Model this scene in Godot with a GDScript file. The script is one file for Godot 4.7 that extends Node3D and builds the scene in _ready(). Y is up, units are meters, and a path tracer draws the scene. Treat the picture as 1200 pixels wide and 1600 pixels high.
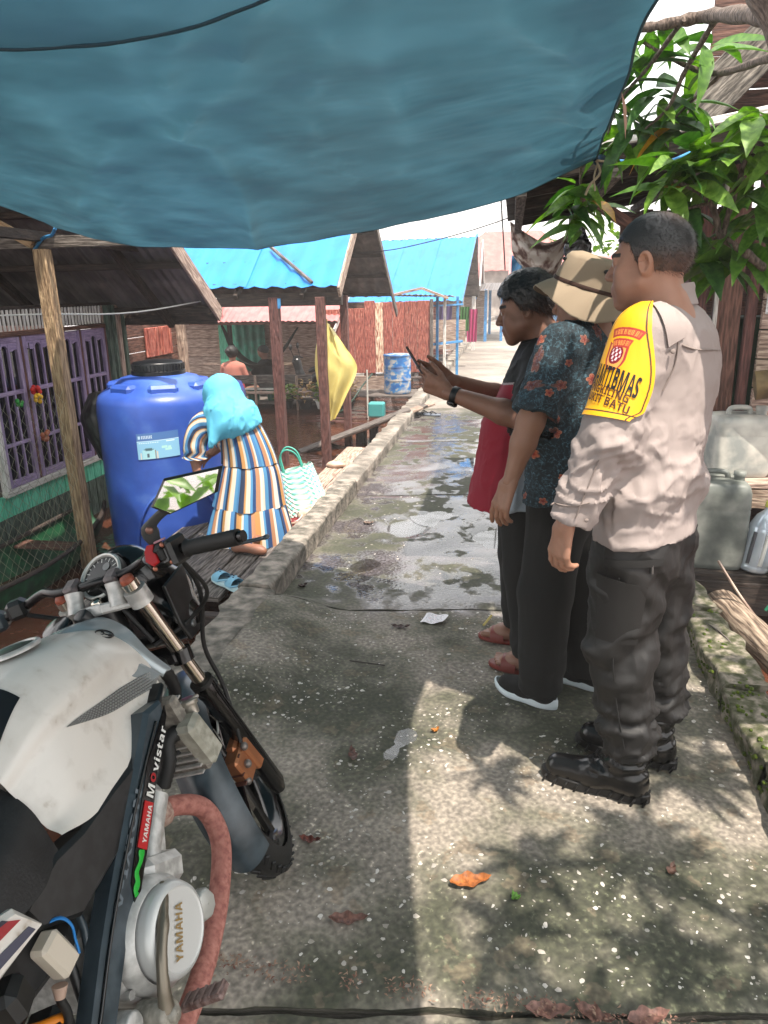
extends Node3D
# A flooded stilt village lane: concrete footbridge,three men,a woman at a water tank,a leaning motorbike under a blue tarp.

var rng := RandomNumberGenerator.new()
var MT := {}
var TX := {}
var bare_noise := FastNoiseLite.new()

func _ready() -> void:
	rng.seed = 7
	# ---- camera
	var cam := Camera3D.new()
	cam.name = "camera"
	var yaw := .1703042
	var pitch := .2947242
	var roll := .016
	var fw := Vector3(-sin(yaw) * cos(pitch),-sin(pitch),-cos(yaw) * cos(pitch))
	var r0 := fw.cross(Vector3.UP).normalized()
	var u0 := r0.cross(fw)
	var rr := r0 * cos(roll) - u0 * sin(roll)
	var uu := u0 * cos(roll) + r0 * sin(roll)
	cam.transform = Transform3D(Basis(rr,uu,-fw),Vector3(0,1.54,0))
	cam.fov = 69.4
	cam.near = .05
	cam.far = 400.0
	add_child(cam)
	cam.current = true
	# ---- sky,exposure,air
	var we := WorldEnvironment.new()
	we.name = "world_environment"
	var env := Environment.new()
	var sm := ProceduralSkyMaterial.new()
	sm.sky_top_color = Color(.80,.83,.85)
	sm.sky_horizon_color = Color(.97,.945,.93)
	sm.sky_curve = .12
	sm.sky_energy_multiplier = 1.0
	sm.ground_bottom_color = Color(.30,.25,.22)
	sm.ground_horizon_color = Color(.80,.78,.76)
	sm.ground_curve = .05
	sm.sun_angle_max = 2.0
	var cn := FastNoiseLite.new()
	cn.seed = 5
	cn.frequency = .006
	cn.fractal_octaves = 5
	var cloud_tex := NoiseTexture2D.new()
	cloud_tex.width = 1024
	cloud_tex.height = 512
	cloud_tex.seamless = true
	cloud_tex.noise = cn
	var cr := Gradient.new()
	cr.offsets = PackedFloat32Array([.0,.38,.7,1.0])
	cr.colors = PackedColorArray([Color(1,.98,.96,.1),Color(1,.99,.98,.45),Color(1,.98,.97,.9),Color(1,.98,.97,1)])
	cloud_tex.color_ramp = cr
	sm.sky_cover = cloud_tex
	sm.sky_cover_modulate = Color(1,1,1,.9)
	var sky := Sky.new()
	sky.sky_material = sm
	env.background_mode = Environment.BG_SKY
	env.sky = sky
	env.background_energy_multiplier = 1.0
	env.tonemap_mode = Environment.TONE_MAPPER_LINEAR
	env.tonemap_exposure = 2.3
	env.sdfgi_enabled = true
	env.ssao_enabled = true
	env.ssil_enabled = true
	env.fog_enabled = true
	env.fog_density = .006
	env.fog_light_color = Color(.97,.95,.94)
	we.environment = env
	add_child(we)
	# ---- sun: high,from the right and a little behind
	var sun := DirectionalLight3D.new()
	sun.name = "sun"
	sun.light_energy = 1.35
	sun.light_color = Color(1.0,.955,.90)
	sun.light_angular_distance = .6
	sun.shadow_enabled = true
	var sd := Vector3(.45,1.65,.52).normalized()
	sun.basis = Basis.looking_at(-sd,Vector3(0,0,-1))
	add_child(sun)
	bare_noise.seed = 11
	bare_noise.frequency = 1.0
	bare_noise.fractal_octaves = 3
	make_materials()
	build_ground()
	build_left_house()
	build_far_houses()
	build_shop()
	build_tarp()
	build_props()
	build_tree()
	build_people()
	build_motorbike()

# ------------------------------------------------------------------ mesh helper
class G:
	var v := PackedVector3Array()
	var u := PackedVector2Array()
	var c := PackedColorArray()
	var ix := PackedInt32Array()
	var weld := PackedInt32Array()
	var col := Color(1,1,1)
	var uo := Vector2.ZERO
	var X := Transform3D()
	func vert(p: Vector3,t := Vector2.ZERO) -> int:
		v.append(X * p)
		u.append(t + uo)
		c.append(col)
		return v.size() - 1
	func tri(a: Vector3,b: Vector3,d: Vector3) -> void:
		var i := vert(a,Vector2(a.x,a.y))
		vert(b,Vector2(b.x,b.y))
		vert(d,Vector2(d.x,d.y))
		ix.append_array([i,i + 1,i + 2])
	func quad(a: Vector3,b: Vector3,d: Vector3,e: Vector3,w := .0,h := .0) -> void:
		if w == .0:
			w = a.distance_to(b)
			h = b.distance_to(d)
		var i := vert(a,Vector2(0,0))
		vert(b,Vector2(w,0))
		vert(d,Vector2(w,h))
		vert(e,Vector2(0,h))
		ix.append_array([i,i + 1,i + 2,i,i + 2,i + 3])
	# shared-vertex grid; f(s,t) with s,t in 0..1
	func grid(nu: int,nv: int,f: Callable,su := 1.0,sv := 1.0,wrap := false) -> void:
		var b := v.size()
		for j in nv + 1:
			for i in nu + 1:
				vert(f.call(float(i) / nu,float(j) / nv),Vector2(su * i / nu,sv * j / nv))
		for j in nv:
			for i in nu:
				var q := b + j * (nu + 1) + i
				ix.append_array([q,q + 1,q + nu + 2,q,q + nu + 2,q + nu + 1])
		if wrap:
			for j in nv + 1:
				weld.append_array([b + j * (nu + 1),b + j * (nu + 1) + nu])
	# a sheet with thickness
	func slab(nu: int,nv: int,f: Callable,th: Vector3,su := 1.0,sv := 1.0) -> void:
		grid(nu,nv,f,su,sv)
		grid(nu,nv,func(s: float,t: float) -> Vector3: return f.call(1.0 - s,t) + th,su,sv)
		for k in 4:
			grid(nu if k < 2 else nv,1,func(s: float,t: float) -> Vector3:
				var p: Vector3 = f.call(s,.0) if k == 0 else (f.call(1.0 - s,1.0) if k == 1 else (f.call(.0,1.0 - s) if k == 2 else f.call(1.0,s)))
				return p + th * (1.0 - t),su,.02)
	func box(ctr: Vector3,s: Vector3,bev := .0,bs := Basis()) -> void:
		var h := s * .5
		var b := minf(bev,minf(h.x,minf(h.y,h.z)) * .9)
		var k := h - Vector3(b,b,b)
		var P := func(p: Vector3) -> Vector3: return ctr + bs * p
		for ax in 3:
			for sg in [-1.0,1.0]:
				var n := Vector3.ZERO
				n[ax] = sg
				var a1 := (ax + 1) % 3
				var a2 := (ax + 2) % 3
				var q := []
				for e in [[-1,-1],[1,-1],[1,1],[-1,1]]:
					var p := Vector3.ZERO
					p[ax] = h[ax] * sg
					p[a1] = k[a1] * e[0]
					p[a2] = k[a2] * e[1]
					q.append(p)
				if sg > 0:
					q = [q[0],q[3],q[2],q[1]]
				var i0 := v.size()
				for p in q:
					var t := Vector2(p.x,p.z) if ax == 1 else (Vector2(p.x,p.y + .37) if ax == 2 else Vector2(p.z * .3,p.y))
					vert(P.call(p),t)
				ix.append_array([i0,i0 + 1,i0 + 2,i0,i0 + 2,i0 + 3])
		if b <= .0:
			return
		for ax in 3:
			var a1 := (ax + 1) % 3
			var a2 := (ax + 2) % 3
			for e in [[-1,-1],[1,-1],[1,1],[-1,1]]:
				var q := []
				for t in [-1,1]:
					var p := Vector3.ZERO
					p[ax] = k[ax] * t
					p[a1] = h[a1] * e[0]
					p[a2] = k[a2] * e[1]
					var r := p
					r[a1] = k[a1] * e[0]
					r[a2] = h[a2] * e[1]
					q.append(p)
					q.append(r)
				var z := [q[0],q[1],q[3],q[2]]
				if e[0] * e[1] < 0:
					z = [q[2],q[3],q[1],q[0]]
				var i0 := v.size()
				for p in z:
					vert(P.call(p),Vector2(p.x,p.y + p.z))
				ix.append_array([i0,i0 + 1,i0 + 2,i0,i0 + 2,i0 + 3])
		for sx in [-1,1]:
			for sy in [-1,1]:
				for sz in [-1,1]:
					var a: Vector3 = P.call(Vector3(h.x * sx,k.y * sy,k.z * sz))
					var d: Vector3 = P.call(Vector3(k.x * sx,h.y * sy,k.z * sz))
					var e: Vector3 = P.call(Vector3(k.x * sx,k.y * sy,h.z * sz))
					if sx * sy * sz > 0:
						tri(a,e,d)
					else:
						tri(a,d,e)
	# a bar from a to b: w across,h along up
	func bar(a: Vector3,b: Vector3,w: float,h: float,bev := .003,up := Vector3.UP) -> void:
		var x := (b - a).normalized()
		if absf(x.dot(up)) > .95:
			up = Vector3(0,0,1) if absf(x.z) < .9 else Vector3(1,0,0)
		var z := x.cross(up).normalized()
		var y := z.cross(x)
		box((a + b) * .5,Vector3(a.distance_to(b),h,w),bev,Basis(x,y,z))
	func tube(pts: Array,rad: Variant,sides := 10,caps := true,flat := 1.0,up := Vector3.UP) -> void:
		var n := pts.size()
		var nrm := Vector3.ZERO
		var rows := []
		var lens := .0
		var b := v.size()
		for i in n:
			var p: Vector3 = pts[i]
			var t: Vector3 = (pts[mini(i + 1,n - 1)] - pts[maxi(i - 1,0)]).normalized()
			if i == 0:
				nrm = up - t * up.dot(t)
				if nrm.length() < .05:
					nrm = Vector3(1,.2,.1) - t * Vector3(1,.2,.1).dot(t)
			nrm = (nrm - t * nrm.dot(t)).normalized()
			var bn := t.cross(nrm)
			var r: float = rad[i] if rad is Array else rad
			if i > 0:
				lens += p.distance_to(pts[i - 1])
			for k in sides + 1:
				var a := TAU * k / sides
				vert(p + nrm * (cos(a) * r * flat) + bn * (sin(a) * r),Vector2(lens,float(k) / sides * TAU * r))
			rows.append(b + i * (sides + 1))
			weld.append_array([rows[i],rows[i] + sides])
		for i in n - 1:
			for k in sides:
				var q: int = rows[i] + k
				var w: int = rows[i + 1] + k
				ix.append_array([q,q + 1,w + 1,q,w + 1,w])
		if caps:
			for e in [0,n - 1]:
				var ce := vert(X.affine_inverse() * X * pts[e],Vector2.ZERO)
				var s0 := v.size()
				for k in sides + 1:
					var src: int = rows[e] + k
					v.append(v[src])
					u.append(u[src])
					c.append(c[src])
				for k in sides:
					if e == 0:
						ix.append_array([ce,s0 + k + 1,s0 + k])
					else:
						ix.append_array([ce,s0 + k,s0 + k + 1])
	# profile [[r,y],...] turned about xf's y axis; a repeated point makes a hard edge
	func lathe(prof: Array,sides := 24,xf := Transform3D(),sq := 1.0) -> void:
		var b := v.size()
		var n := prof.size()
		for i in n:
			for k in sides + 1:
				var a := TAU * k / sides
				var ca := cos(a)
				var sa := sin(a)
				var m := 1.0
				if sq < 1.0:
					m = lerpf(1.0,1.0 / maxf(absf(ca),absf(sa)),1.0 - sq)
				vert(xf * Vector3(prof[i][0] * ca * m,prof[i][1],prof[i][0] * sa * m),Vector2(float(k) / sides,prof[i][1]))
			weld.append_array([b + i * (sides + 1),b + i * (sides + 1) + sides])
		for i in n - 1:
			if absf(prof[i][0] - prof[i + 1][0]) < 1e-6 and absf(prof[i][1] - prof[i + 1][1]) < 1e-6:
				continue
			for k in sides:
				var q := b + i * (sides + 1) + k
				var w := q + sides + 1
				ix.append_array([q,q + 1,w + 1,q,w + 1,w])
	func ball(ctr: Vector3,r: Vector3,nu := 14,nv := 9,bs := Basis()) -> void:
		grid(nu,nv,func(s: float,t: float) -> Vector3:
			var a := s * TAU
			var e := PI * (t - .5)
			return ctr + bs * Vector3(cos(a) * cos(e) * r.x,sin(e) * r.y,sin(a) * cos(e) * r.z),1,1,true)
	# outline in xf's xy plane,thickened along z from 0 to d,with a small chamfer
	func prism(poly: PackedVector2Array,d: float,xf := Transform3D(),ch := .0) -> void:
		if Geometry2D.is_polygon_clockwise(poly):
			poly.reverse()
		var n := poly.size()
		var inn := poly
		if ch > .0:
			var off := PackedVector2Array()
			for i in n:
				var e1 := (poly[i] - poly[(i + n - 1) % n]).normalized()
				var e2 := (poly[(i + 1) % n] - poly[i]).normalized()
				var nm := (Vector2(-e1.y,e1.x) + Vector2(-e2.y,e2.x))
				off.append(poly[i] + nm.normalized() * ch)
			inn = off
		var t := Geometry2D.triangulate_polygon(inn)
		for side in 2:
			var z := .0 if side == 0 else d
			var s0 := v.size()
			for p in inn:
				vert(xf * Vector3(p.x,p.y,z),p)
			for k in range(0,t.size(),3):
				if side == 1:
					ix.append_array([s0 + t[k],s0 + t[k + 2],s0 + t[k + 1]])
				else:
					ix.append_array([s0 + t[k],s0 + t[k + 1],s0 + t[k + 2]])
		for i in n:
			var j := (i + 1) % n
			quad(xf * Vector3(poly[i].x,poly[i].y,ch),xf * Vector3(poly[i].x,poly[i].y,d - ch),xf * Vector3(poly[j].x,poly[j].y,d - ch),xf * Vector3(poly[j].x,poly[j].y,ch))
			if ch > .0:
				quad(xf * Vector3(inn[i].x,inn[i].y,0),xf * Vector3(poly[i].x,poly[i].y,ch),xf * Vector3(poly[j].x,poly[j].y,ch),xf * Vector3(inn[j].x,inn[j].y,0))
				quad(xf * Vector3(poly[i].x,poly[i].y,d - ch),xf * Vector3(inn[i].x,inn[i].y,d),xf * Vector3(inn[j].x,inn[j].y,d),xf * Vector3(poly[j].x,poly[j].y,d - ch))
	func norms() -> PackedVector3Array:
		var n := PackedVector3Array()
		n.resize(v.size())
		for k in range(0,ix.size(),3):
			var a := v[ix[k]]
			var q := (v[ix[k + 2]] - a).cross(v[ix[k + 1]] - a)
			n[ix[k]] += q
			n[ix[k + 1]] += q
			n[ix[k + 2]] += q
		for k in range(0,weld.size(),2):
			var s := n[weld[k]] + n[weld[k + 1]]
			n[weld[k]] = s
			n[weld[k + 1]] = s
		for k in n.size():
			n[k] = n[k].normalized() if n[k].length_squared() > 1e-20 else Vector3.UP
		return n
	func mesh(off := Vector3.ZERO,tinted := false) -> ArrayMesh:
		var n := norms()
		var vv := v
		if off != Vector3.ZERO:
			vv = v.duplicate()
			for k in vv.size():
				vv[k] -= off
		var a := []
		a.resize(Mesh.ARRAY_MAX)
		a[Mesh.ARRAY_VERTEX] = vv
		a[Mesh.ARRAY_NORMAL] = n
		a[Mesh.ARRAY_TEX_UV] = u
		if tinted:
			a[Mesh.ARRAY_COLOR] = c
		a[Mesh.ARRAY_INDEX] = ix
		var m := ArrayMesh.new()
		m.add_surface_from_arrays(Mesh.PRIMITIVE_TRIANGLES,a)
		return m

# ------------------------------------------------------------------ signed distance bodies,meshed with surface nets
class Sdf:
	var o: Vector3
	var nx: int
	var ny: int
	var nz: int
	var h: float
	var f := PackedFloat32Array()
	func _init(lo: Vector3,hi: Vector3,cell: float) -> void:
		o = lo
		h = cell
		nx = int((hi.x - lo.x) / cell) + 2
		ny = int((hi.y - lo.y) / cell) + 2
		nz = int((hi.z - lo.z) / cell) + 2
		f.resize(nx * ny * nz)
		f.fill(.5)
	func cap(a: Vector3,b: Vector3,ra: float,rb: float,k := .03,s := 1.0,ax := Vector3.ZERO) -> void:
		var m := maxf(ra,rb) + k + h * 2.0
		var lo := (a.min(b) - Vector3(m,m,m) - o) / h
		var hi := (a.max(b) + Vector3(m,m,m) - o) / h
		var q := 1.0 / s - 1.0
		var ba := b - a
		ba += ax * (ba.dot(ax) * q)
		var inv := 1.0 / maxf(ba.dot(ba),1e-9)
		var dr := rb - ra
		var sc := 1.0 if s >= 1.0 else sqrt(s)
		for z in range(maxi(0,int(lo.z)),mini(nz,int(hi.z) + 1)):
			for y in range(maxi(0,int(lo.y)),mini(ny,int(hi.y) + 1)):
				var base := (z * ny + y) * nx
				for x in range(maxi(0,int(lo.x)),mini(nx,int(hi.x) + 1)):
					var pa := Vector3(o.x + x * h,o.y + y * h,o.z + z * h) - a
					if q != .0:
						pa += ax * (pa.dot(ax) * q)
					var t := clampf(pa.dot(ba) * inv,.0,1.0)
					var d := ((pa - ba * t).length() - ra - dr * t) * sc
					var e := f[base + x]
					var w := k - absf(d - e)
					f[base + x] = minf(d,e) - (w * w * .25 / k if w > .0 else .0)
	func ell(ctr: Vector3,r: Vector3,k := .02,bs := Basis(),sub := false) -> void:
		var m := maxf(r.x,maxf(r.y,r.z)) + k + h * 2.0
		var lo := (ctr - Vector3(m,m,m) - o) / h
		var hi := (ctr + Vector3(m,m,m) - o) / h
		var bi := bs.transposed()
		for z in range(maxi(0,int(lo.z)),mini(nz,int(hi.z) + 1)):
			for y in range(maxi(0,int(lo.y)),mini(ny,int(hi.y) + 1)):
				var base := (z * ny + y) * nx
				for x in range(maxi(0,int(lo.x)),mini(nx,int(hi.x) + 1)):
					var p := bi * (Vector3(o.x + x * h,o.y + y * h,o.z + z * h) - ctr)
					var p1 := p / r
					var k0 := p1.length()
					var k1 := (p1 / r).length()
					var d := k0 * (k0 - 1.0) / maxf(k1,1e-6) if k0 > 1e-4 else -r.x
					var e := f[base + x]
					if sub:
						var w := k - absf(-d - e)
						f[base + x] = maxf(-d,e) + (w * w * .25 / k if w > .0 else .0)
					else:
						var w := k - absf(d - e)
						f[base + x] = minf(d,e) - (w * w * .25 / k if w > .0 else .0)
	# keep what lies behind the plane through c with normal n,only where within(p) says so
	func cut(ctr: Vector3,n: Vector3,rad := 100.0) -> void:
		for z in nz:
			for y in ny:
				var base := (z * ny + y) * nx
				for x in nx:
					if f[base + x] > .1:
						continue
					var p := Vector3(o.x + x * h,o.y + y * h,o.z + z * h) - ctr
					if rad < 99.0 and p.length_squared() > rad * rad:
						continue
					f[base + x] = maxf(f[base + x],p.dot(n))
	func at(p: Vector3) -> float:
		var q := (p - o) / h
		var x := clampi(int(q.x),0,nx - 2)
		var y := clampi(int(q.y),0,ny - 2)
		var z := clampi(int(q.z),0,nz - 2)
		var g := q - Vector3(x,y,z)
		var i := (z * ny + y) * nx + x
		var j := i + nx
		var k := i + nx * ny
		var l := k + nx
		return lerpf(lerpf(lerpf(f[i],f[i + 1],g.x),lerpf(f[j],f[j + 1],g.x),g.y),lerpf(lerpf(f[k],f[k + 1],g.x),lerpf(f[l],f[l + 1],g.x),g.y),g.z)
	func march(from: Vector3,dir: Vector3,most := .4,other := .2) -> Vector3:
		var t := .0
		while t < most:
			var d := at(from + dir * t)
			if d < .0008:
				return from + dir * t
			t += clampf(d * .6,.0008,h * .8)
		return from + dir * other
	func mesh(g: G,disp = null,colf = null,uvf = null) -> void:
		var vi := PackedInt32Array()
		vi.resize(f.size())
		vi.fill(-1)
		var lim := h * 3.5
		var st := [0,1,nx,nx + 1,nx * ny,nx * ny + 1,nx * ny + nx,nx * ny + nx + 1]
		var b := g.v.size()
		var ps := PackedVector3Array()
		for z in nz - 1:
			for y in ny - 1:
				var base := (z * ny + y) * nx
				for x in nx - 1:
					var i := base + x
					var f0 := f[i]
					if f0 > lim or f0 < -lim:
						continue
					var f1 := f[i + 1]
					var f2 := f[i + st[2]]
					var f3 := f[i + st[3]]
					var f4 := f[i + st[4]]
					var f5 := f[i + st[5]]
					var f6 := f[i + st[6]]
					var f7 := f[i + st[7]]
					var neg := int(f0 < 0) + int(f1 < 0) + int(f2 < 0) + int(f3 < 0) + int(f4 < 0) + int(f5 < 0) + int(f6 < 0) + int(f7 < 0)
					if neg == 0 or neg == 8:
						continue
					var s := Vector3.ZERO
					var n := 0
					if (f0 < 0) != (f1 < 0):
						s += Vector3(f0 / (f0 - f1),0,0)
						n += 1
					if (f2 < 0) != (f3 < 0):
						s += Vector3(f2 / (f2 - f3),1,0)
						n += 1
					if (f4 < 0) != (f5 < 0):
						s += Vector3(f4 / (f4 - f5),0,1)
						n += 1
					if (f6 < 0) != (f7 < 0):
						s += Vector3(f6 / (f6 - f7),1,1)
						n += 1
					if (f0 < 0) != (f2 < 0):
						s += Vector3(0,f0 / (f0 - f2),0)
						n += 1
					if (f1 < 0) != (f3 < 0):
						s += Vector3(1,f1 / (f1 - f3),0)
						n += 1
					if (f4 < 0) != (f6 < 0):
						s += Vector3(0,f4 / (f4 - f6),1)
						n += 1
					if (f5 < 0) != (f7 < 0):
						s += Vector3(1,f5 / (f5 - f7),1)
						n += 1
					if (f0 < 0) != (f4 < 0):
						s += Vector3(0,0,f0 / (f0 - f4))
						n += 1
					if (f1 < 0) != (f5 < 0):
						s += Vector3(1,0,f1 / (f1 - f5))
						n += 1
					if (f2 < 0) != (f6 < 0):
						s += Vector3(0,1,f2 / (f2 - f6))
						n += 1
					if (f3 < 0) != (f7 < 0):
						s += Vector3(1,1,f3 / (f3 - f7))
						n += 1
					vi[i] = b + ps.size()
					ps.append(o + (Vector3(x,y,z) + s / n) * h)
		for p in ps:
			if colf != null:
				g.col = colf.call(p)
			g.vert(p,uvf.call(p) if uvf != null else Vector2.ZERO)
		var i0 := g.ix.size()
		for z in range(1,nz - 1):
			for y in range(1,ny - 1):
				for x in range(1,nx - 1):
					var i := (z * ny + y) * nx + x
					if vi[i] < 0:
						continue
					var s0 := f[i] < 0
					for ax in 3:
						var d1: int = [1,nx,nx * ny][ax]
						if s0 == (f[i + d1] < 0):
							continue
						var d2: int = [nx,nx * ny,1][ax]
						var d3: int = [nx * ny,1,nx][ax]
						var q0 := vi[i]
						var q1 := vi[i - d2]
						var q2 := vi[i - d2 - d3]
						var q3 := vi[i - d3]
						if q1 < 0 or q2 < 0 or q3 < 0:
							continue
						if s0:
							g.ix.append_array([q0,q2,q1,q0,q3,q2])
						else:
							g.ix.append_array([q0,q1,q2,q0,q2,q3])
		if disp != null:
			var nn := PackedVector3Array()
			nn.resize(ps.size())
			for k in range(i0,g.ix.size(),3):
				var a := g.v[g.ix[k]]
				var q := (g.v[g.ix[k + 2]] - a).cross(g.v[g.ix[k + 1]] - a)
				for e in 3:
					nn[g.ix[k + e] - b] += q
			for k in ps.size():
				var n := nn[k].normalized()
				g.v[b + k] = g.v[b + k] + n * disp.call(ps[k],n)

# ------------------------------------------------------------------ scene helpers
func root_pos(n: Node) -> Vector3:
	var p := Vector3.ZERO
	while n != null and n != self and n is Node3D:
		p += (n as Node3D).position
		n = n.get_parent()
	return p

func tag(o: Node3D,label: String,cat: String,group := "") -> Node3D:
	o.set_meta("label",label)
	o.set_meta("category",cat)
	if group != "":
		o.set_meta("group",group)
	return o

var used := {}
func numbered(n: String) -> String:
	used[n] = used.get(n,0) + 1
	return n if used[n] == 1 else "%s_%03d" % [n,used[n] - 1]

func thing(n: String,label: String,cat: String,at: Vector3,group := "") -> Node3D:
	var o := Node3D.new()
	o.name = numbered(n)
	o.position = at
	add_child(o)
	return tag(o,label,cat,group)

# a part of a thing (built in the scene's coordinates) or,with parent self,a top-level mesh
func put(n: String,parent: Node,g: G,m: Material,tinted := false,local := false) -> MeshInstance3D:
	var o := MeshInstance3D.new()
	var off := Vector3.ZERO
	if parent == self:
		o.name = numbered(n)
		var lo := g.v[0]
		var hi := g.v[0]
		for p in g.v:
			lo = lo.min(p)
			hi = hi.max(p)
		off = Vector3((lo.x + hi.x) * .5,lo.y,(lo.z + hi.z) * .5)
		o.position = off
	else:
		o.name = n
		if not local:
			off = root_pos(parent)
	o.mesh = g.mesh(off,tinted)
	o.material_override = null
	o.mesh.surface_set_material(0,m)
	parent.add_child(o,true)
	return o

func struct(n: String,g: G,m: Material,tinted := false) -> MeshInstance3D:
	var o := put(n,self,g,m,tinted)
	o.set_meta("kind","structure")
	return o

func stuff(o: Node) -> Node:
	o.set_meta("kind","stuff")
	return o

func lin(r: float,g: float,b: float) -> Color:
	return Color(r,g,b).linear_to_srgb()

static func V(x: float,y: float,z: float) -> Vector3:
	return Vector3(x,y,z)

func nz(p: Vector3) -> float:
	return bare_noise.get_noise_3dv(p)

# sharp fold lines of cloth: narrow ridges with soft valleys between
func crease(p: Vector3,s: Vector3) -> float:
	var q := p * s
	q += Vector3(nz(q * .6 + Vector3(7,1,3)),0,nz(q * .6)) * .8
	var a := 1.0 - minf(1.0,absf(nz(q)) * 4.0)
	return a * a - .3

func rj(a: float) -> float:
	return rng.randf_range(-a,a)

# Catmull-Rom surface through a grid of control points: rows[j][i]
func cr(a: Vector3,b: Vector3,c: Vector3,d: Vector3,t: float) -> Vector3:
	return .5 * (2.0 * b + (c - a) * t + (2.0 * a - 5.0 * b + 4.0 * c - d) * t * t + (3.0 * b - a - 3.0 * c + d) * t * t * t)

func spl(p: Array,t: float) -> Vector3:
	var n := p.size() - 1
	var x := clampf(t,.0,1.0) * n
	var i := mini(int(x),n - 1)
	return cr(p[i - 1] if i > 0 else p[0] * 2.0 - p[1],p[i],p[i + 1],p[i + 2] if i + 2 <= n else p[n] * 2.0 - p[n - 1],x - i)

func surf(rows: Array,s: float,t: float) -> Vector3:
	var q := []
	for r in rows:
		q.append(spl(r,s))
	return spl(q,t)

func curve(p: Array,n: int) -> Array:
	var o := []
	for i in n + 1:
		o.append(spl(p,float(i) / n))
	return o

# ------------------------------------------------------------------ materials
func ramp(stops: Array) -> Gradient:
	var g := Gradient.new()
	var o := PackedFloat32Array()
	var c := PackedColorArray()
	for s in stops:
		o.append(s[0])
		c.append(s[1])
	g.offsets = o
	g.colors = c
	return g

func ntex(sd: int,fq: float,stops: Array,oct := 4,size := 512,type := FastNoiseLite.TYPE_SIMPLEX_SMOOTH) -> NoiseTexture2D:
	var n := FastNoiseLite.new()
	n.seed = sd
	n.frequency = fq
	n.fractal_octaves = oct
	n.noise_type = type
	var t := NoiseTexture2D.new()
	t.width = size
	t.height = size
	t.seamless = true
	t.noise = n
	if stops.size() > 0:
		t.color_ramp = ramp(stops)
	return t

func ntex_n(sd: int,fq: float,bump: float,oct := 4,size := 512) -> NoiseTexture2D:
	var t := ntex(sd,fq,[],oct,size)
	t.as_normal_map = true
	t.bump_strength = bump
	return t

func plain(c: Color,rough := .7,metal := .0) -> StandardMaterial3D:
	var m := StandardMaterial3D.new()
	m.albedo_color = c
	m.roughness = rough
	m.metallic = metal
	return m

func worn(dark: Color,light: Color,scale: float,rough := .75,bump := .0,metal := .0) -> StandardMaterial3D:
	var m := StandardMaterial3D.new()
	m.albedo_texture = ntex(rng.randi() % 999,.012,[[.25,dark],[.75,light]],5,256)
	m.roughness = rough
	m.metallic = metal
	m.uv1_triplanar = true
	m.uv1_scale = Vector3.ONE * scale
	if bump > .0:
		m.normal_enabled = true
		m.normal_texture = TX.fine_n
		m.normal_scale = bump
	return m

func wood(stops: Array,rough := .8) -> StandardMaterial3D:
	var m := StandardMaterial3D.new()
	m.albedo_texture = ntex(rng.randi() % 999,.03,stops,5,512)
	m.roughness = rough
	m.uv1_scale = Vector3(.35,3.5,1)
	m.normal_enabled = true
	m.normal_texture = TX.grain_n
	m.normal_scale = .7
	m.vertex_color_use_as_albedo = true
	return m

func cloth(c: Color,rough := .9) -> StandardMaterial3D:
	var m := plain(c,rough)
	m.normal_enabled = true
	m.normal_texture = TX.weave_n
	m.normal_scale = .35
	m.uv1_triplanar = true
	m.uv1_scale = Vector3.ONE * 6.0
	return m

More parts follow.
